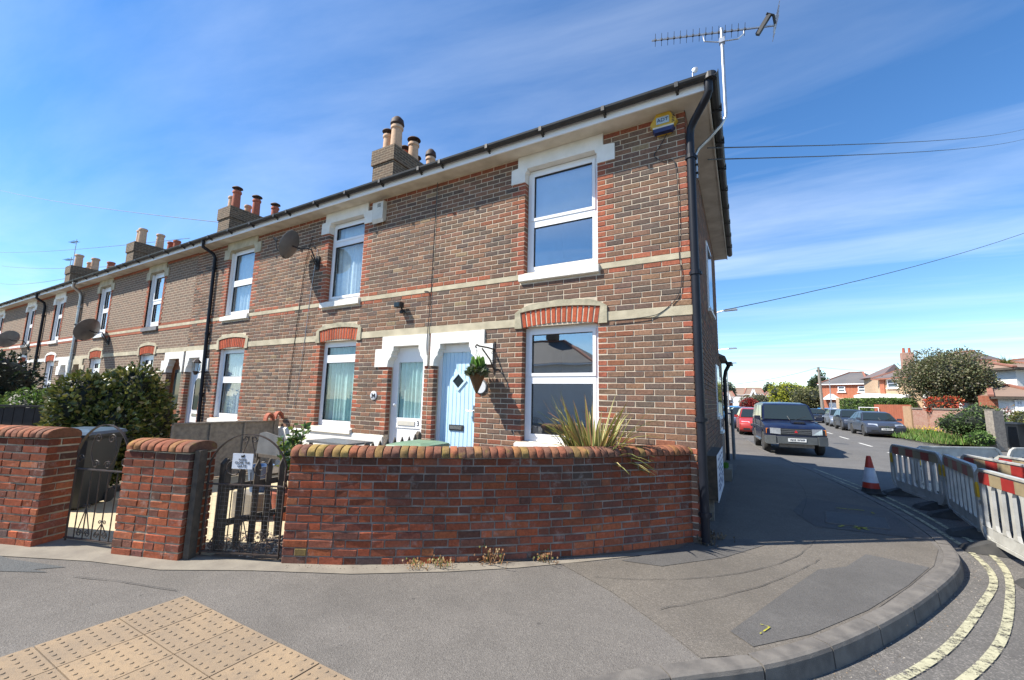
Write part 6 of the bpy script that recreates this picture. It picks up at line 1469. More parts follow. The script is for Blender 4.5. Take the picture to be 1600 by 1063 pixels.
        b = MB(); mxx = x0-.18; b.obox((mxx, s_*(W/2+.08), z0+.08), .07, .10, .065, (1, 0, 0), (0, 1, 0), (0, 0, 1)); b.obox((mxx, s_*(W/2-.02), z0+.05), .025, .06, .02, (1, 0, 0), (0, 1, 0), (0, 0, 1)); b.build('wing_mirror', trim, t)
        b = MB(); b.box(mxx-.3-1.0, mxx-1.28+.12, s_*W/2*.985-.01, s_*W/2*.985+.01, z0-.2, z0-.17); b.build('door_handle', trim, t)
    for s_ in (-1, 1):
        for xg in (x0-.15, xm-.05, x3+.45):
            b = MB(); tum = 1-(.05*.2); b.box(xg-.006, xg+.006, s_*W/2*.985-.006, s_*W/2*.985+.006, bot+.16, z0-.03); b.build('door_gap', 'black_pl', t)
        b = MB(); b.tube([(x0+.03, s_*.08+.12, z0+.02), (x0-.12, s_*.30+.28, z0+.16)], .008, 4); b.build('wiper', 'black_pl', t)
    gy, gz0, gz1 = p['grille']; b = MB(); b.box(fx-.08, fx+.004, -W*gy, W*gy, gz0, gz1); b.build('grille', 'black_pl', t)
    for i in range(3):
        b = MB(); z = gz0+(gz1-gz0)*(i+.8)/3.6; b.box(fx, fx+.012, -W*gy*.97, W*gy*.97, z-.008, z+.008); b.build('grille_bar', 'dish', t)
    pz = p['plate']; off_ = .11 if p.get('bumper') else .02
    b = MB(); b.box(fx+off_, fx+off_+.012, -.26, .26, pz-.055, pz+.055); b.build('number_plate', 'plate', t)
    if p.get('plate_text'):
        M4 = Matrix.Translation((fx+off_+.016, 0, pz)) @ Matrix.Rotation(pi/2, 4, 'Z') @ Matrix.Rotation(pi/2, 4, 'X'); text_part(p['plate_text'], .088, 'ink_black', M4, t, 'plate_lettering', bold=.001)
    if p.get('bumper'):
        b = MB(); pts = [(fx-.15, -W/2-.02), (fx+.02, -W/2+.04), (fx+.10, -W/2*.62), (fx+.11, 0), (fx+.10, W/2*.62), (fx+.02, W/2-.04), (fx-.15, W/2+.02), (fx-.2, W/2-.1), (fx-.2, -W/2+.1)]
        b.prism(pts, pz-.13, pz+.10, lambda p_, q, d: (p_, q, d)); b.build('bumper', 'bumper_grey', t)
        for s_ in (-1, 1): b = MB(); b.prism([(fx-.1, s_*(W/2-.0)), (fx+.05, s_*(W/2-.03)), (fx+.125, s_*W*.34), (fx, s_*W*.33)], pz-.16, pz+.12, lambda p_, q, d: (p_, q, d)); b.build('overrider', 'bumper_grey', t)
        b = MB(); b.box(fx-.16, fx-.02, -W*.28, W*.28, pz-.26, pz-.14); b.build('skid_plate', 'wood_grey', t)
        b = MB(); b.add([(fx-.95, -.02, p['hood']+.03), (fx-.55, -.02, p['hood']-.0), (fx-.55, .42, p['hood']-.0), (fx-.95, .42, p['hood']+.03), (fx-.95, .02, p['hood']+.10), (fx-.58, .02, p['hood']+.07), (fx-.58, .38, p['hood']+.07), (fx-.95, .38, p['hood']+.10)], [(0, 1, 5, 4), (1, 2, 6, 5), (2, 3, 7, 6), (3, 0, 4, 7), (4, 5, 6, 7)]); b.build('bonnet_scoop', paint, t)
        b = MB(); b.box(fx-.552, fx-.546, .04, .36, p['hood']+.01, p['hood']+.055); b.build('scoop_opening', 'black_pl', t)
        for s_ in (-1, 1):
            b = MB(); b.box(xr+.45, xf-.45, s_*(W/2+.005)-.05, s_*(W/2+.005)+.05, .38, .43); b.build('side_step', 'chrome', t)
            b = MB(); b.box(-Lc/2+.2, Lc/2-.75, s_*(W/2-.012)-.012, s_*(W/2-.012)+.012, .86, .885); b.build('side_trim', 'chrome', t)
        for k in range(3):     # three-rhombus badge
            a = pi/2+2*pi*k/3; r_b = .052; u = Vector((0, cos(a), sin(a))); v1 = Vector((0, cos(a+pi/3), sin(a+pi/3))); v2 = Vector((0, cos(a-pi/3), sin(a-pi/3))); c = Vector((fx+.022, 0, (gz0+gz1)/2-.005)); b = MB()
            q = [c, c+v1*r_b*.6, c+u*r_b*1.05, c+v2*r_b*.6]; b.add(q+[v-Vector((.012, 0, 0)) for v in q], [(0, 1, 2, 3), (4, 7, 6, 5), (0, 4, 5, 1), (1, 5, 6, 2), (2, 6, 7, 3), (3, 7, 4, 0)]); b.build('badge', 'badge_red', t)
    elif p.get('ring'):
        b = MB(); b.lathe([(.045, 0), (.065, 0), (.065, .012), (.045, .012)], (0, 0, 0), 18); 
        b.v = [(fx+.012+v[2], v[0], (gz0+gz1)/2+v[1]) for v in b.v]; b.build('badge', 'chrome', t)
        b = MB(); b.box(fx-.02, fx+.006, -W*.40, -W*.22, .30, .40); b.build('fog_grille', 'black_pl', t); b = MB(); b.box(fx-.02, fx+.006, W*.22, W*.40, .30, .40); b.build('fog_grille', 'black_pl', t)
        b = MB(); b.box(fx-.02, fx+.008, -W*.18, W*.18, .28, .40); b.build('lower_grille', 'black_pl', t)
    for xw in (xf, xr):
        for s_ in (-1, 1):
            b = MB(); yw = s_*(W/2-.10); b.lathe([(R*.62, -.10), (R*.93, -.105), (R, -.07), (R, .07), (R*.93, .105), (R*.62, .10)], (0, 0, 0), 22); b.v = [(xw+v[0], yw+v[2], R+v[1]) for v in b.v]; wl = b.build('wheel', 'rubber', t, True)
            b = MB(); b.lathe([(0, -.03), (R*.2, -.02), (R*.24, .075), (R*.60, .07), (R*.66, .095), (R*.64, -.05), (0, -.05)], (0, 0, 0), 18); b.v = [(xw+v[0], yw+s_*v[2], R+v[1]) for v in b.v]; b.build('rim', 'alloy', wl, True)
            for k in range(5):
                a = 2*pi*k/5; b = MB(); ce = Vector((xw+R*.4*cos(a+.6), yw+s_*.082, R+R*.4*sin(a+.6))); b.obox(ce, R*.13, .004, R*.10, (cos(a+.6), 0, sin(a+.6)), (0, 1, 0), (-sin(a+.6), 0, cos(a+.6))); b.build('rim_slot', 'black_pl', wl)
    t.location = (loc[0], loc[1], -.118); t.rotation_euler = (0, 0, ang); return t
MT['lamp_lens'] = pbr('clear_headlamp', (.62, .66, .70), .12, metal=.5, vs=30, coat=1); MT['amber'] = pbr('amber_lens', (.75, .22, .02), .25, coat=.8); MT['plate'] = pbr('white_plate', (.72, .74, .74), .5); MT['bumper_grey'] = pbr('grey_bumper', (.075, .085, .09), .6, c2=(.055, .062, .066)); MT['badge_red'] = pbr('red_badge', (.6, .03, .04), .35); MT['alloy'] = pbr('silver_alloy', (.55, .55, .55), .3, metal=.8)
MT['p_blue'] = carpaint('dark_blue_paint', (.003, .006, .028), .0); MT['p_grey'] = carpaint('steel_grey_blue_paint', (.075, .09, .125), .5); MT['p_red'] = carpaint('faded_red_paint', (.42, .04, .035), .1); MT['p_navy'] = carpaint('navy_paint', (.012, .02, .06)); MT['p_black'] = carpaint('black_paint', (.01, .012, .018)); MT['p_dgrey'] = carpaint('dark_grey_paint', (.04, .05, .07), .5); MT['p_silver'] = carpaint('silver_paint', (.30, .34, .40), .6); MT['p_sky'] = carpaint('bright_blue_paint', (.06, .28, .60), .1)
suv_p = dict(L=4.55, W=1.80, R=.37, xf=1.42, xr=-1.28, bot=.42, top=[(2.275, .50), (2.27, .90), (2.16, .98), (.98, 1.15), (-2.2, 1.15), (-2.275, 1.0), (-2.275, .5)], glass=[(.98, 1.14), (.42, 1.70), (-1.98, 1.72), (-2.22, 1.14)], roof=1.80, boxy=1, lamp=(.25, .42, .10), lamp_z=.80, slope=-.035, indic=1, grille=(.245, .70, .90), plate=.53, bumper=1, hood=1.06, plate_text='V633 WWP', doors=[.0, .36, .68, 1.0])
sed_p = dict(L=4.5, W=1.79, R=.315, xf=1.36, xr=-1.24, bot=.2, top=[(2.25, .32), (2.24, .58), (2.12, .72), (1.55, .86), (1.0, .94), (-1.75, .98), (-2.2, .96), (-2.25, .7), (-2.25, .4)], glass=[(1.0, .92), (.30, 1.36), (-.95, 1.37), (-1.72, .96)], roof=1.44, lamp=(.22, .44, .095), lamp_z=.66, slope=.17, grille=(.2, .56, .66), plate=.47, ring=1, plate_text='LA08 KFD', doors=[.02, .38, .74, .98])
hat_p = dict(sed_p, L=4.0, xf=1.2, xr=-1.2, top=[(2.0, .32), (1.99, .60), (1.88, .74), (1.3, .90), (.85, .96), (-1.85, .98), (-1.98, .8), (-2.0, .4)], glass=[(.85, .94), (.15, 1.42), (-1.5, 1.42), (-1.85, .97)], roof=1.50, plate_text=None)
ang0 = atan2(-.99, .10)
car('off_road_car', 'dark blue boxy off-road car with grey bumper, nearest parked on the left', 'car', suv_p, (1.50, 14.45), ang0, 'p_blue', trim='p_blue')
car('parked_car', 'red hatchback parked directly behind the dark blue off-road car', 'car', hat_p, (.45, 24.0), ang0-.02, 'p_red')
car('parked_car', 'dark blue car in shade behind the red hatchback', 'car', hat_p, (-.25, 30.6), ang0, 'p_navy')
car('parked_car', 'steel grey saloon nearest on the right side, in front of the reddish fence', 'car', sed_p, (6.85, 28.8), atan2(-.995, .06), 'p_grey')
car('parked_car', 'dark grey hatchback second in the row behind the steel grey saloon', 'car', hat_p, (6.75, 35.2), atan2(-1, .03), 'p_dgrey')
car('parked_car', 'silver hatchback third and last in the row on the right side of the road', 'car', hat_p, (6.85, 41.6), atan2(-1, .0), 'p_silver')
car('parked_car', 'black car facing the camera further up, between the off-road car and the right-hand row', 'car', sed_p | dict(plate_text=None), (6.0, 50.5), atan2(-1, -.03), 'p_black')
c_ = at(1294, 68); car('parked_car', 'small blue car standing before the red brick house porch', 'car', hat_p, (c_.x, c_.y), atan2(-1, .3), 'p_sky')
c_ = at(1141, 52); car('parked_car', 'bright blue car far up the left side beyond the dark blue car', 'car', hat_p, (c_.x, c_.y), ang0, 'p_sky')
c_ = at(1151, 64); car('parked_car', 'furthest bright blue car at the end of the left row', 'car', hat_p, (c_.x, c_.y), ang0, 'p_sky')

# ================================================================ FAR STREET
def onplane(u, v, A_, B_):
    d = f_+(u-800)/FPX*R2-(v-531.5)/FPX*U2; n = Vector((-(B_.y-A_.y), B_.x-A_.x, 0)); C0 = Vector((CX, CY, CZ)); t = n.dot(A_-C0)/n.dot(d); return C0+d*t
def far_window(H, u0, u1, v0, v1, A_, B_, mat='upvc', bars=True):
    a = onplane(u0, v1, A_, B_); c = onplane(u1, v0, A_, B_); X = (B_-A_).normalized(); nr = Vector((X.y, -X.x, 0)); wd = (c-a).dot(X); z0, z1 = a.z, c.z
    if z1 < z0: z0, z1 = z1, z0
    ce = a+X*wd/2; ce.z = (z0+z1)/2; b = MB(); F = .09; hw, hh = wd/2, (z1-z0)/2
    for dx_, dz, w2, h2 in ((-hw+F/2, 0, F/2, hh), (hw-F/2, 0, F/2, hh), (0, hh-F/2, hw-F, F/2), (0, -hh+F/2, hw-F, F/2)): b.obox(ce+X*dx_+Vector((0, 0, dz))+nr*.03, w2, .06, h2, X, nr, (0, 0, 1))
    if bars: b.obox(ce+nr*.03, hw-F, .05, .05, X, nr, (0, 0, 1))
    wn = b.build('window', mat, H, kind='stuff'); b = MB(); b.obox(ce+nr*.0, hw-F, .03, hh-F, X, nr, (0, 0, 1)); b.build('pane', 'fglass', wn); b = MB(); b.obox(ce+Vector((0, 0, -hh-.05))+nr*.07, hw+.1, .1, .05, X, nr, (0, 0, 1)); b.build('sill', mat, wn); return wn
def far_house(label, A_, B_, depth, ze, zr, wall, roof, rin=(.3, .3), name='house', eav=.35, fascia='upvc', gable=False, zb=-.2):
    """front A_ -> B_ (left to right), hipped roof; rin = how far the ridge ends are in from the ends, as a share of the width"""
    X = (B_-A_); Wd = X.length; X.normalize(); nr = Vector((X.y, -X.x, 0)); bk_ = -nr; c = (A_+B_)/2
    H = thing(name, (c.x, c.y, 0), label, 'house'); P = lambda s_, d, z: A_+X*s_+bk_*d+Vector((0, 0, z))
    b = MB(); b.add([P(0, 0, zb), P(Wd, 0, zb), P(Wd, depth, zb), P(0, depth, zb), P(0, 0, ze), P(Wd, 0, ze), P(Wd, depth, ze), P(0, depth, ze)], [(0, 1, 5, 4), (1, 2, 6, 5), (2, 3, 7, 6), (3, 0, 4, 7), (4, 5, 6, 7)]); b.build('wall', wall, H)
    e = eav; b = MB(); r0, r1 = Wd*rin[0], Wd*(1-rin[1]); dm = depth/2
    q = [P(-e, -e, ze+.01), P(Wd+e, -e, ze+.01), P(Wd+e, depth+e, ze+.01), P(-e, depth+e, ze+.01), P(r0, dm, zr), P(r1, dm, zr), P(-e, -e, ze-.12), P(Wd+e, -e, ze-.12), P(Wd+e, depth+e, ze-.12), P(-e, depth+e, ze-.12)]
    b.add(q, [(0, 1, 5, 4), (1, 2, 5), (2, 3, 4, 5), (3, 0, 4)]); b.build('roof', roof, H)
    b = MB(); b.add([v-Vector((0, 0, .02)) for v in q[:4]]+[v for v in q[6:]], [(0, 4, 5, 1), (1, 5, 6, 2), (2, 6, 7, 3), (3, 7, 4, 0), (4, 7, 6, 5)]); b.build('eaves_board', fascia, H)
    b = MB()
    for a, c2 in ((q[0], q[4]), (q[1], q[5]), (q[4], q[5])): b = MB(); b.bar(a+Vector((0, 0, .04)), c2+Vector((0, 0, .06)), .22, .1); b.build('ridge_tiles', 'ridge', H)
    return H, P
MT['ridge'] = pbr('red_ridge_tile', (.30, .13, .09), .9, vs=3); MT['roof_brown'] = pbr('brown_roof_tile', (.25, .17, .12), .9, c2=(.20, .14, .11), vs=.8, bump=.5, bs=8); MT['roof_grey'] = pbr('grey_roof_slate', (.095, .095, .10), .85, c2=(.13, .12, .115), vs=.7, bump=.5, bs=8)
MT['roof_mixed'] = pbr('red_grey_roof_tile', (.17, .105, .09), .9, c2=(.115, .11, .115), vs=.35, bump=.5, bs=8); MT['render_white'] = pbr('white_render', (.75, .73, .68), .8, c2=(.66, .64, .6), vs=1); MT['red_fence'] = pbr('red_brown_fence_stain', (.34, .10, .05), .85, c2=(.26, .08, .04), vs=2)
d1 = 72; A1 = at(1286, d1); B1 = at(1356, d1-2)
Hh, P_ = far_house('red brick detached house with grey hipped roof and white porch', A1, B1, 7, zat(600.5, 1286, d1), zat(583.5, 1320, d1+3.5), 'red_tex', 'roof_grey', (.38, .32))
for w4 in ((1310, 1320.5, 604, 612.5), (1341.5, 1352, 603.5, 612.5), (1311.5, 1322, 622.5, 632)): far_window(Hh, *w4, A1, B1)
a = onplane(1294, 640, A1, B1); Xh = (B1-A1).normalized(); nh = Vector((Xh.y, -Xh.x, 0))
b = MB(); b.obox(a+Vector((Xh.x*.75, Xh.y*.75, 0))+nh*.05+Vector((0, 0, 1.05-a.z)), .55, .06, 1.05, Xh, nh, (0, 0, 1)); b.build('front_door', 'upvc', Hh)
b = MB(); c = a+Xh*.75; c.z = 2.5; b.add([c-Xh*1.0+nh*1.0, c+Xh*1.0+nh*1.0, c+nh*1.0+Vector((0, 0, .75)), c-Xh*1.0, c+Xh*1.0, c+Vector((0, 0, .75))], [(0, 1, 2), (3, 5, 4), (0, 2, 5, 3), (1, 4, 5, 2), (0, 3, 4, 1)]); b.build('porch_roof', 'upvc', Hh)
for s_ in (-.9, .9): b = MB(); b.bar(c+Xh*s_+nh*.9+Vector((0, 0, -2.5)), c+Xh*s_+nh*.9, .12); b.build('porch_post', 'upvc', Hh)
b = MB(); a2 = onplane(1321, 640, A1, B1); a2.z = 0; b.obox(a2+Xh*1.1+nh*1.0+Vector((0, 0, 1.35)), 1.2, 1.0, 1.35, Xh, nh, (0, 0, 1)); b.build('bay_extension', 'buff_tex', Hh)
d2 = 58; A2 = at(1378, d2); B2 = at(1470, d2-5)
Hh, P_ = far_house('buff brick house with hipped red-grey roof and tall chimney, half behind the big tree', A2, B2, 9, zat(592, 1380, d2), zat(560, 1425, d2+4), 'buff_tex', 'roof_mixed', (.55, .2), eav=.5, fascia='ridge')
Ls = at(1353, d2+6); b = MB(); zz_ = zat(593, 1353, d2+6); Xs_ = (A2-Ls).normalized()
b.add([(Ls.x, Ls.y, 0), (A2.x, A2.y, 0), (A2.x+2, A2.y+6, 0), (Ls.x+2, Ls.y+4, 0), (Ls.x, Ls.y, zz_), (A2.x, A2.y, zz_), (A2.x+2, A2.y+6, zz_), (Ls.x+2, Ls.y+4, zz_)], [(0, 1, 5, 4), (1, 2, 6, 5), (2, 3, 7, 6), (3, 0, 4, 7), (4, 5, 6, 7)]); b.build('side_wing', 'buff_tex', Hh)
b = MB(); tp = Vector((A2.x+2.6, A2.y+6, zat(567, 1405, d2+5))); b.add([(Ls.x-.5, Ls.y-.4, zz_), (A2.x+.1, A2.y-.55, zz_), (A2.x+3.5, A2.y+5, zz_+.05), (Ls.x+2, Ls.y+5, zz_), tp], [(0, 1, 4), (1, 2, 4), (2, 3, 4), (3, 0, 4)]); b.build('wing_roof', 'roof_mixed', Hh)
for w4 in ((1388, 1403.5, 591.8, 606.5), (1424, 1432, 592, 602)): far_window(Hh, *w4, A2, B2)
for u in (1382, 1385.5):
    a = onplane(u, 640, A2, B2); Xh = (B2-A2).normalized(); nh = Vector((Xh.y, -Xh.x, 0)); a.z = 0; b = MB(); b.obox(a+nh*.06+Vector((0, 0, 2.3)), .14, .07, 2.3, Xh, nh, (0, 0, 1)); b.build('brick_pilaster', 'red_tex', Hh)
cp = at(1425, d2+1); b = MB(); b.box(cp.x-.45, cp.x+.45, cp.y-.4, cp.y+.4, 3.5, zat(551.5, 1425, d2+1)); ch = b.build('chimney', 'redwall_tex', Hh)
for dx_ in (-.22, .22): b = MB(); b.lathe([(.13, 0), (.11, .5), (.0, .5)], (cp.x+dx_, cp.y, zat(551.5, 1425, d2+1)), 8); b.build('chimney_pot', 'terracotta', ch)
d3 = 56; A3 = at(1503, d3); B3 = at(1580, d3-3)
Hh, P_ = far_house('buff house with wide chimney between the big tree and the palm', A3, B3, 8, zat(590, 1540, d3), zat(567, 1540, d3+4), 'buff_tex', 'roof_mixed', (.2, .2), fascia='ridge')
for w4 in ((1500, 1506, 596, 606), (1561, 1571, 595.5, 608), (1506, 1516, 620, 634)): far_window(Hh, *w4, A3, B3)
cp = at(1544, d3+2); b = MB(); b.box(cp.x-.6, cp.x+.6, cp.y-.5, cp.y+.5, 4, zat(561, 1544, d3+2)); b.build('chimney', 'chim_tex', Hh)
d4 = 33; A4 = at(1560, d4); B4 = at(1640, d4+.5)
Hh, P_ = far_house('low white rendered cottage with brown tiled roof at the right edge', A4, B4, 5.5, zat(620, 1562, d4), zat(602, 1595, d4+2), 'render_white', 'roof_brown', (.28, .3), eav=.3, fascia='wood_dark')
far_window(Hh, 1586, 1598, 625, 641, A4, B4)
b = MB()
for i in range(1, 4): q = onplane(1586+12*i/4, 633, A4, B4); Xh = (B4-A4).normalized(); nh = Vector((Xh.y, -Xh.x, 0)); b.obox(q+nh*.05, .02, .04, .35, Xh, nh, (0, 0, 1))
b.build('glazing_bars', 'upvc', Hh, kind='stuff')
b = MB(); q = onplane(1557, 640, A4, B4); q.z = 0; b.obox(q+nh*-.3+Vector((0, 0, 1.15)), .45, .3, 1.15, Xh, nh, (0, 0, 1)); b.build('brick_end', 'red_tex', Hh)
d5 = 42; A5 = at(1594, d5); B5 = at(1670, d5+2)
far_house('taller white house wall with reddish eaves, cut by the right edge above the cottage', A5, B5, 7, zat(575, 1595, d5), zat(560, 1625, d5+3), 'render_white', 'roof_brown', (.3, .3), eav=.5, fascia='wood_dark')
# lean-to roofs and white garage roof
b = MB(); a = at(1335, 57); c = at(1412, 50); za = zat(618, 1335, 57); zc = zat(621, 1412, 50); b.add([(a.x, a.y, 0), (c.x, c.y, 0), (c.x+1.5, c.y+4, 0), (a.x+1.5, a.y+4, 0), (a.x, a.y, za), (c.x, c.y, zc), (c.x+1.5, c.y+4, zc+.35), (a.x+1.5, a.y+4, za+.35)], [(0, 1, 5, 4), (1, 2, 6, 5), (2, 3, 7, 6), (3, 0, 4, 7), (4, 5, 6, 7)]); b.build('garage', 'render_white', None, label='long low white garage roof behind the clipped green hedge', category='garage')
# distant houses across the end of the road
for (u0, u1, dd_, ve, vr, lab, wl2, fe) in ((1146, 1166, 118, 617, 607, 'distant brown-roofed house left of centre at the end of the road', 'red_tex', 0), (1166, 1192, 112, 616, 606.5, 'distant brown-roofed house with white gable boards at the end of the road', 'buff_tex', 1), (1198, 1216, 105, 619, 612.5, 'small distant brown roof beside the yellow-green tree', 'buff_tex', 0), (1132, 1145, 80, 620, 612, 'distant red house with white gable just right of the house corner', 'red_tex', 1)):
    Aa = at(u0, dd_); Bb = at(u1, dd_); Hh, P_ = far_house(lab, Aa, Bb, 8, zat(ve, u0, dd_), zat(vr, (u0+u1)/2, dd_+4), wl2, 'roof_brown', (.05, .05))
    if fe:
        um = (u0+u1)/2-2; q0 = onplane(um-5, ve+5, Aa, Bb); q1 = onplane(um+5, ve+5, Aa, Bb); qm = onplane(um, vr+2, Aa, Bb); Xh = (Bb-Aa).normalized(); nh = Vector((Xh.y, -Xh.x, 0)); b = MB()
        b.add([q0+nh*1.5, q1+nh*1.5, qm+nh*1.5, q0, q1, qm], [(0, 1, 2), (3, 5, 4), (0, 2, 5, 3), (1, 4, 5, 2), (0, 3, 4, 1)]); b.build('gable', wl2, Hh)
        for e0_, e1_ in ((q0, qm), (q1, qm)): b = MB(); b.bar(e0_+nh*1.6, e1_+nh*1.6, .3, .35); b.build('barge_board', 'upvc', Hh)
    far_window(Hh, (u0+u1)/2-6, (u0+u1)/2-2, ve+4, ve+9, Aa, Bb); far_window(Hh, (u0+u1)/2+3, (u0+u1)/2+7, ve+4, ve+9, Aa, Bb)
q = at(1163, 96); b = MB(); b.box(q.x-2.4, q.x+2.6, q.y, q.y+2, 0, zat(620, 1163, 96)); b.build('white_van', 'render_white', None, label='white box-bodied vehicle side in front of the distant houses', category='van')
# terrace end building behind the left end
A6 = Vector((-46, 2.5, 0)); B6 = Vector((-41.6, 2.5, 0))
b = MB(); hh = thing('house', (-46, 4, 0), 'slate-roofed building rising behind the far left end of the terrace', 'house'); b.add([(-58, 3, 7.05), (-41.8, 3, 7.05), (-41.8, 9, 9.5), (-58, 9, 9.5), (-58, 15, 7.05), (-41.8, 15, 7.05)], [(0, 1, 2, 3), (3, 2, 5, 4)]); b.build('roof', 'slate', hh)
b = MB(); b.box(-57.6, -42.1, 3.4, 14.6, -.1, 7.1); b.build('wall', 'facade_tex', hh)
# opposite side of the main road (seen in the window glass)
A7 = Vector((-9.2, -22.5, 0)); B7 = Vector((-21, -22.5, 0))
Hh, P_ = far_house('hipped grey-roofed rendered house across the main road', A7, B7, 9, 4.2, 6.4, 'render_white', 'roof_grey', (.33, .3)) if MT.setdefault('grey_render', pbr('grey_render', (.40, .42, .46), .9, vs=1)) else (0, 0)
b = MB(); b.box(-14.5, -13.7, -27.4, -26.6, 6.5, 8.6); b.build('chimney', 'chim_tex', Hh)
Hh2, P_ = far_house('white rendered house further along the opposite side of the main road', Vector((3.5, -24, 0)), Vector((-5.5, -24, 0)), 8, 2.6, 4.4, 'render_white', 'roof_brown', (.3, .3), name='bungalow')
# lamp posts, poles
def lamp_post(u, dd_, vtop, arm, label, side=1):
    q = at(u, dd_); z = zat(vtop, u, dd_); t = thing('street_lamp', (q.x, q.y, 0), label, 'street lamp', 'street lamps'); b = MB(); b.tube([(q.x, q.y, -.1), (q.x, q.y, 1.2), (q.x, q.y, 1.25), (q.x, q.y, z)], [.09, .09, .06, .045], 8); b.build('pole', 'grey_metal', t)
    b = MB(); b.tube([(q.x, q.y, z), (q.x+side*.1, q.y, z+.05), (q.x+side*arm, q.y-.2, z+.12)], .03, 6); b.build('arm', 'grey_metal', t)
    b = MB(); x = q.x+side*arm; b.prism([(0, 0), (side*.55, .02), (side*.5, .10), (side*.05, .09)], q.y-.32, q.y-.08, lambda p, q_, d: (x+p, d, z+.08+q_)); b.build('lantern', 'grey_metal', t)
lamp_post(1118, 22, 492, .55, 'street lamp arm poking out above the side wall, upper of the two'); lamp_post(1118, 34, 549, 1.0, 'street lamp arm poking out from the side wall, lower of the two')
lamp_post(1138.5, 47, 570, .35, 'slender grey street lamp just right of the house corner'); lamp_post(1299, 60, 591, .3, 'short grey street lamp in front of the red brick house', -1); lamp_post(1209, 90, 608, .3, 'distant street lamp before the yellow-green tree'); lamp_post(1192, 100, 615, .2, 'faintest street lamp far down the road')
q = at(1285.5, 58); zt = zat(574, 1285.5, 58); tp = thing('telegraph_pole', (q.x, q.y, 0), 'tall weathered timber telegraph pole beside the red brick house', 'pole'); b = MB(); b.tube([(q.x, q.y, -.1), (q.x-.15, q.y, zt)], [.18, .12], 8); b.build('pole', 'wood_grey', tp); b = MB(); b.box(q.x-.35, q.x+.1, q.y-.1, q.y+.1, zt-.5, zt-.3); b.build('pole_top', 'wood_dark', tp)
e = at(1122, 30); wire((q.x-.1, q.y, zt), (e.x-1, e.y, zat(606, 1122, 30)), .3, .014, 'sagging wire from the telegraph pole towards the house corner')
e = at(1420, 90); wire((q.x-.1, q.y, zt), (e.x, e.y, zat(580, 1420, 90)), .2, .014, 'faint wire running right from the telegraph pole')
e = at(1700, 30); wire((.0, 6.3, 3.9), (e.x, e.y, zat(345, 1700, 30)), .25, .009, 'long single wire sloping up to the right edge of the sky')
# left side of the side road, beyond the end house
crown('shade_hedge', 'dark hedge on the left pavement beyond the end house', 'hedge', (-3.3, 18.5, .95), (.55, 6.0, .95), 7000, .13, [((.04, .07, .02), 6), ((.06, .10, .03), 3)], 61, boxy=1)
far_house('brown brick house set back on the left of the side road', Vector((-5.5, 24, 0)), Vector((-6.5, 36, 0)), 8, 5.2, 7.6, 'facade_tex', 'roof_grey', (.3, .3))
# hedges, fences, walls on the right
ha = at(1326, 48); hb_ = at(1414, 41); c = (ha+hb_)/2; hl = (hb_-ha); rzh = atan2(hl.y, hl.x)
crown('clipped_hedge', 'long clipped green hedge above the reddish fence', 'hedge', (c.x, c.y, 1.55), (hl.length/2, .7, zat(624, 1370, 44)-1.55), 9000, .13, [((.10, .17, .03), 6), ((.065, .12, .025), 4), ((.15, .21, .045), 3)], 31, mat='leaf', boxy=1, rz=rzh)
fa_ = at(1330, 46); fb_ = at(1423, 38); ff = thing('board_fence', ((fa_+fb_)/2), 'red-brown stained board fence below the clipped hedge', 'fence'); dd = (fb_-fa_); L0 = dd.length; dd.normalize(); nn_ = Vector((-dd.y, dd.x, 0)); i = 0
while i*.3 < L0:
    p = fa_+dd*(i*.3+.15); hgt = 1.15+.65*(max(0, i*.3-L0*.45)/L0 > .0); b = MB(); b.obox(p+Vector((0, 0, hgt/2)), .143, .02, hgt/2, dd, nn_, (0, 0, 1)); b.build('fence_board', 'red_fence', ff); i += 1
b = MB(); q = at(1417, 37.5); b.obox((q.x, q.y, .85), .45, .04, .85, dd, nn_, (0, 0, 1)); b.build('side_gate', 'buff_gate', None, label='pale timber gate at the right end of the reddish fence', category='gate') if MT.setdefault('buff_gate', pbr('pale_timber', (.42, .27, .16), .8)) else 0
hp = thing('hoop_rail', at(1357, 43), 'white metal hoop rail in front of the clipped hedge', 'rail'); a = at(1342, 43); c = at(1372, 41.5); za = zat(637, 1357, 42.5); b = MB(); b.tube([(a.x, a.y, -.1), (a.x, a.y, za), (c.x, c.y, za), (c.x, c.y, -.1)], .035, 6); b.build('hoop', 'upvc', hp)
wa = at(1428, 36); wb2 = at(1546, 28.5); ww = thing('brick_wall', (wa+wb2)/2, 'old mottled pink brick garden wall behind the grass verge', 'wall'); dd = (wb2-wa); L0 = dd.length; dd.normalize(); nn_ = Vector((-dd.y, dd.x, 0)); zt_ = zat(640.5, 1480, 32)
b = MB(); b.obox((wa+wb2)/2+Vector((0, 0, zt_/2-.1)), L0/2, .11, zt_/2+.1, dd, nn_, (0, 0, 1)); b.build('wall_body', 'redwall_tex', ww)
b = MB(); b.obox((wa+wb2)/2+Vector((0, 0, zt_+.04)), L0/2, .15, .04, dd, nn_, (0, 0, 1)); b.build('coping', 'concrete', ww)
for u in (1457, 1520): q = wa+dd*(L0*(u-1428)/118); b = MB(); b.obox(q-nn_*-.0+Vector((0, 0, zt_/2)), .25, .2, zt_/2+.05, dd, nn_, (0, 0, 1)); b.build('pier', 'redwall_tex', ww)
sheet('grass_verge', [(at(1412, 36).x, at(1412, 36).y), (wa.x, wa.y), (wb2.x, wb2.y), (11.35, 26.6), (10.9, 26.8), (9.8, 29.6), (9.1, 33)], .01, 'grass')
rk = [(30, 12), (18, 15.5), (12.5, 18.5), (9.6, 21.5), (8.7, 25), (8.62, 30), (8.75, 40), (8.1, 60), (5, 110)]
sheet('far_pavement', rk+[(60, 110), (60, 12)], -.02, 'pave', z0=-.2)
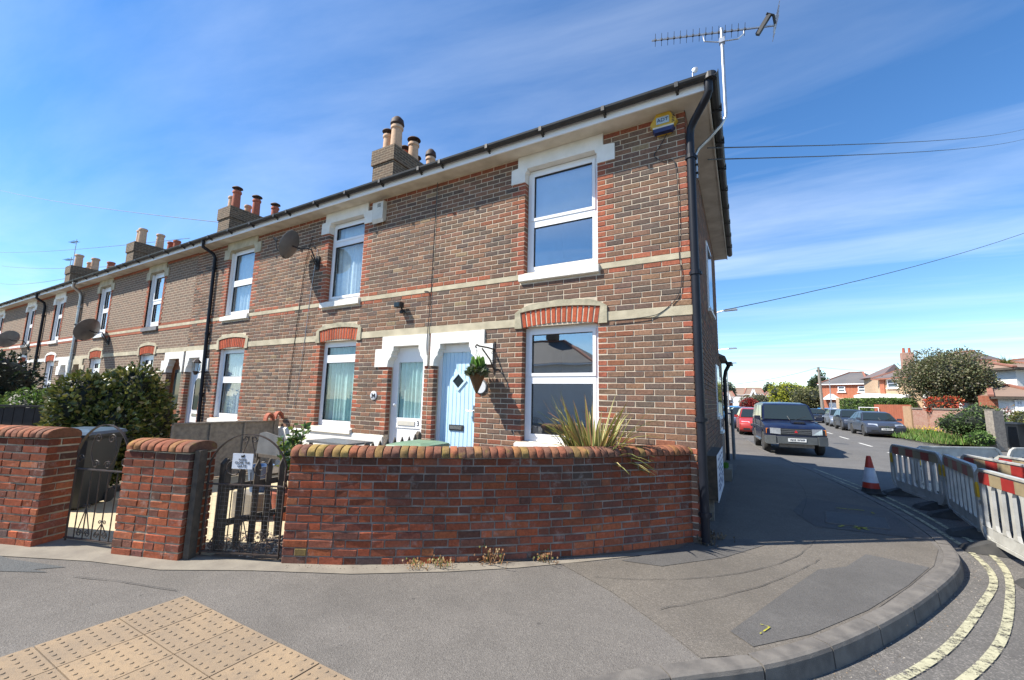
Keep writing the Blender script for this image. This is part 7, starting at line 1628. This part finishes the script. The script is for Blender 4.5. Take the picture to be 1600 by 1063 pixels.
b = MB(); P = smooth_path(rk, 4); prev = None
for i in range(len(P)):
    d = (P[min(i+1, len(P)-1)]-P[max(i-1, 0)]).normalized(); n = Vector((-d.y, d.x))
    ring = [(P[i]+n*.02, -.15), (P[i]+n*.02, -.02), (P[i]+n*.0, -.005), (P[i]-n*.13, -.005)]
    if prev: b.add([(a.x, a.y, z) for a, z in prev]+[(a.x, a.y, z) for a, z in ring], [(j, j+1, j+5, j+4) for j in range(3)])
    prev = ring
b.build('far_kerb', 'kerb', kind='structure')
# verge growth: rough tufts and daffodils
rr = random.Random(77); b = MB()
for i in range(9000):
    s_ = rr.random(); q = wa.lerp(wb2, s_)+Vector((-nn_.x, -nn_.y, 0))*rr.uniform(.15, 2.2)*(.5+.5*rr.random()); h = rr.uniform(.08, .34)*(1.5 if rr.random() < .2 else 1)*(1.2-.5*abs((q-wa.lerp(wb2, s_)).length)/2)
    b.cc = jit(rr.choice([(.10, .20, .03), (.15, .26, .05), (.07, .13, .03), (.20, .22, .07)]), .2, rr); a = rr.uniform(0, pi); w_ = rr.uniform(.02, .05); b.face([q+Vector((-w_*cos(a), -w_*sin(a), 0)), q+Vector((w_*cos(a), w_*sin(a), 0)), q+Vector((rr.gauss(0, .06), rr.gauss(0, .06), h))])
b.build('verge_plants', 'leaf', kind='stuff', label='rough green plants along the foot of the pink brick wall', category='plants')
for u, lb in ((1465, 'left clump of yellow daffodils against the pink wall'), (1487, 'right clump of yellow daffodils against the pink wall')):
    q = wa.lerp(wb2, (u-1428)/118)-nn_*.5; L_ = [(q.x+rr.gauss(0, .18), q.y+rr.gauss(0, .18), rr.uniform(.3, .62), .07, (.70, .55, .03), None) for i in range(70)]+[(q.x+rr.gauss(0, .18), q.y+rr.gauss(0, .18), rr.uniform(.0, .3), .2, (.08, .16, .03), (0, 0, 1)) for i in range(60)]
    leaves('daffodil_clump', L_, 'leaf', None, label=lb, category='flowers', group='daffodils')
GT = [((.10, .115, .045), 6), ((.13, .14, .06), 5), ((.18, .18, .10), 3), ((.24, .22, .16), 2), ((.15, .115, .06), 2)]
q = at(1484, 36); crown('garden_tree', 'large spreading grey-green tree over the pink garden wall', 'tree', (q.x, q.y, 3.45), (2.15, 2.3, 1.9), 24000, .13, GT, 41, 16, flat=.25, trunk=(2.6, .16), corek=.50, core=(.03, .035, .02))
q = at(1473, 34); crown('red_leaved_shrub', 'bright red-leaved shrub under the big tree', 'bush', (q.x, q.y, 1.75), (.95, .7, .6), 2600, .12, [((.42, .06, .03), 6), ((.50, .12, .04), 3), ((.16, .12, .03), 2)], 42, 6, trunk=(1.4, .05))
q = at(1514, 29); crown('round_shrub', 'dense mid-green shrub in front of the right end of the pink wall', 'bush', (q.x, q.y, .95), (1.25, .9, .95), 8000, .10, [((.07, .12, .03), 5), ((.11, .17, .05), 4), ((.04, .07, .02), 3)], 43, 10)
q = at(1541, 27); crown('low_shrub', 'low green shrub at the foot of the grey gatepost', 'bush', (q.x-.3, q.y, .35), (.5, .4, .38), 1500, .10, [((.08, .16, .03), 5), ((.12, .2, .05), 4)], 44, 5)
b = MB(); q = at(1551, 27.3); zt_ = zat(642, 1551, 27.3); b.obox((q.x, q.y, zt_/2-.05), .22, .16, zt_/2+.05, Vector((cos(.5), sin(.5), 0)), Vector((-sin(.5), cos(.5), 0)), (0, 0, 1)); b.build('gatepost', 'wood_grey', None, label='thick weathered grey gatepost at the end of the pink wall', category='post')
q = at(1566, 28.5); wheelie(q.x, q.y, .6, 'left of the two black wheelie bins by the grey gatepost', 'bin', h=1.08); q = at(1582, 28.2); wheelie(q.x, q.y, .5, 'right of the two black wheelie bins by the grey gatepost', 'bin', h=1.08)
q = at(1594, 28.5); crown('cottage_shrub', 'yellow-green shrub in front of the white cottage window', 'bush', (q.x+.2, q.y, 1.0), (.75, .6, .75), 3000, .09, [((.14, .15, .03), 5), ((.20, .19, .06), 3), ((.08, .10, .03), 3)], 45, 7)
q = at(1571, 30); crown('pink_shrub', 'sparse pinkish budding shrub against the white cottage wall', 'bush', (q.x, q.y, 1.25), (.4, .35, .65), 380, .09, [((.30, .14, .12), 5), ((.14, .12, .04), 3)], 46, 5, corek=0, trunk=(.9, .03))
# palm
q = at(1579, 44); t = thing('cabbage_palm', (q.x, q.y, 0), 'spiky yellow-green cabbage palm above the white cottage roof', 'palm tree'); b = MB(); b.tube([(q.x, q.y, -.1), (q.x, q.y, 4.2)], .16, 8); b.build('trunk', 'bark', t)
b = MB(); rr = random.Random(5)
for (dx_, dz) in ((-.7, 4.3), (.1, 4.9), (.9, 4.4), (.2, 3.9), (-.3, 4.7)):
    for i in range(120):
        a = rr.uniform(0, 2*pi); el = rr.uniform(-.5, 1.3); d = Vector((cos(a)*cos(el), sin(a)*cos(el), sin(el))); o = Vector((q.x+dx_*1.0, q.y, dz*.93)); s_ = d.cross(Vector((.1, .2, 1))).normalized()*.03; b.cc = jit(rr.choice([(.13, .17, .03), (.22, .24, .05), (.08, .10, .02)]), .2, rr); e_ = o+d*rr.uniform(.7, 1.05)+Vector((0, 0, -.15)); b.face([o-s_, o+s_, o+d*.5+s_]); b.face([o+s_, e_, o-s_])
b.build('crown', 'leaf', t)
q = at(1585, 43); crown('understorey_tree', 'bushy green tree just below the cabbage palm', 'tree', (q.x, q.y, 3.0), (1.3, 1.0, .8), 2200, .16, [((.07, .12, .02), 4), ((.12, .17, .04), 3)], 47, 6, trunk=(2.4, .1))
# trees up the road
TR = [('yellow_green_tree', 'bright yellow-green spring tree beyond the off-road car roof', 1238, 84, 596, 652, 26, [((.30, .32, .02), 6), ((.38, .38, .04), 4), ((.18, .22, .03), 3)], 51, 9000, .30),
 ('olive_tree', 'dull olive bushy tree between the yellow-green tree and the telegraph pole', 1265, 78, 603, 650, 20, [((.12, .13, .05), 5), ((.17, .17, .07), 4), ((.09, .10, .04), 3)], 52, 6000, .28),
 ('dark_tree', 'small dark green rounded tree above the distant roofs', 1203, 120, 600, 630, 11, [((.03, .05, .02), 5), ((.05, .07, .03), 3)], 53, 3000, .4),
 ('conifer_tree', 'dark conifer-like tree behind the telegraph pole', 1281, 92, 583, 640, 11, [((.03, .055, .015), 5), ((.05, .075, .02), 3)], 54, 4000, .35),
 ('pale_tree', 'pale green feathery tree just right of the house corner', 1139, 105, 597, 640, 9, [((.09, .12, .06), 5), ((.13, .15, .08), 3)], 55, 3000, .4),
 ('brown_tree', 'greenish brown tree line piece before the distant brown roofs', 1185, 96, 617, 645, 20, [((.10, .11, .05), 5), ((.14, .12, .06), 3)], 56, 4500, .3),
 ('red_bush', 'deep red rounded bush above the red hatchback', 1169, 52, 623, 645, 11.5, [((.30, .03, .025), 6), ((.22, .025, .02), 4)], 57, 4000, .14),
 ('back_tree', 'pale tree between the yellow-green tree and the conifer', 1259, 110, 600, 640, 12, [((.12, .14, .07), 5)], 58, 2500, .4)]
for nm, lb, u, dd_, v0, v1, hw, tn, sd_, n_, sz in TR:
    q = at(u, dd_); z1 = zat(v0, u, dd_); z0 = max(.1, zat(v1, u, dd_)); pxm = hw/FPX*dd_*1.0*1.05; cz = (z0+z1)/2
    crown(nm, lb, 'tree' if 'tree' in nm else 'bush', (q.x, q.y, cz), (pxm, pxm*.9, (z1-z0)/2*1.04), n_, sz, tn, sd_, 10, trunk=(max(.5, cz), .12+.002*dd_), corek=.72)
# a far wood closing the horizon
rr = random.Random(90); b = MB()
for i in range(26000):
    u = rr.uniform(1100, 1640); dd_ = rr.uniform(150, 190); q = at(u, dd_); top = (3.2+2.6*sin(u*.05)+2.2*sin(u*.013+1)+1.6*sin(u*.21)); z = rr.uniform(-.5, max(1.5, top)); b.cc = jit(rr.choice([(.08, .10, .05), (.11, .12, .06), (.06, .08, .04)]), .2, rr)
    d = Vector((rr.gauss(0, 1), rr.gauss(0, 1), rr.gauss(0, 1))).normalized(); s_ = rr.uniform(.5, 1.2); o = d.orthogonal().normalized()*s_; n = d.cross(o); p = Vector((q.x, q.y, z)); b.face([p-o*.5, p+n*.5, p+o*.5, p-n*.5])
b.build('far_wood', 'leaf', kind='stuff', label='low line of distant trees closing the horizon', category='woodland')

# ================================================================ SMALL DEBRIS
rr = random.Random(404); b = MB()
def chip(x, y, z, s_, c):
    b.cc = c; th = rr.uniform(0, pi); q = [(x+s_*cos(th+k*pi/2)*rr.uniform(.5, 1), y+s_*sin(th+k*pi/2)*rr.uniform(.5, 1)) for k in range(4)]
    b.add([(x, y, z+s_*.6)]+[(a, c_, z) for a, c_ in q], [(0, 1, 2), (0, 2, 3), (0, 3, 4), (0, 4, 1)])
TN = [((.45, .42, .36), 4), ((.25, .21, .17), 5), ((.08, .065, .05), 5), ((.30, .22, .14), 2)]
for i in range(1500):      # grit in the channel and against the walls
    if rr.random() < .55:
        t_ = rr.uniform(1, 16); q = kerb_path.at(t_); d = kerb_path.tan(t_); n = Vector((d.y, -d.x)); o = .02+abs(rr.gauss(0, .09)); chip(q.x+n.x*o, q.y+n.y*o, -.124, rr.uniform(.003, .009), pick(TN, rr))
    elif rr.random() < .6:
        t_ = rr.uniform(0, GP.L); q = GP.at(t_); d = GP.tan(t_); n = Vector((d.y, -d.x)); o = abs(rr.gauss(0, .05))+.005; chip(q.x+n.x*o, q.y+n.y*o, .008, rr.uniform(.002, .007), pick(TN, rr))
    else:
        x, y = rr.uniform(-5, 2), rr.uniform(-4.6, 2.5)
        if y < -1.0+x*.8 and y > -3.9+max(0, x+1)*1.1: chip(x, y, .012, rr.uniform(.002, .006), pick(TN, rr))
b.build('grit', 'brick_col', kind='stuff', label='scattered grit and tiny stones along the kerb and wall foot', category='grit')
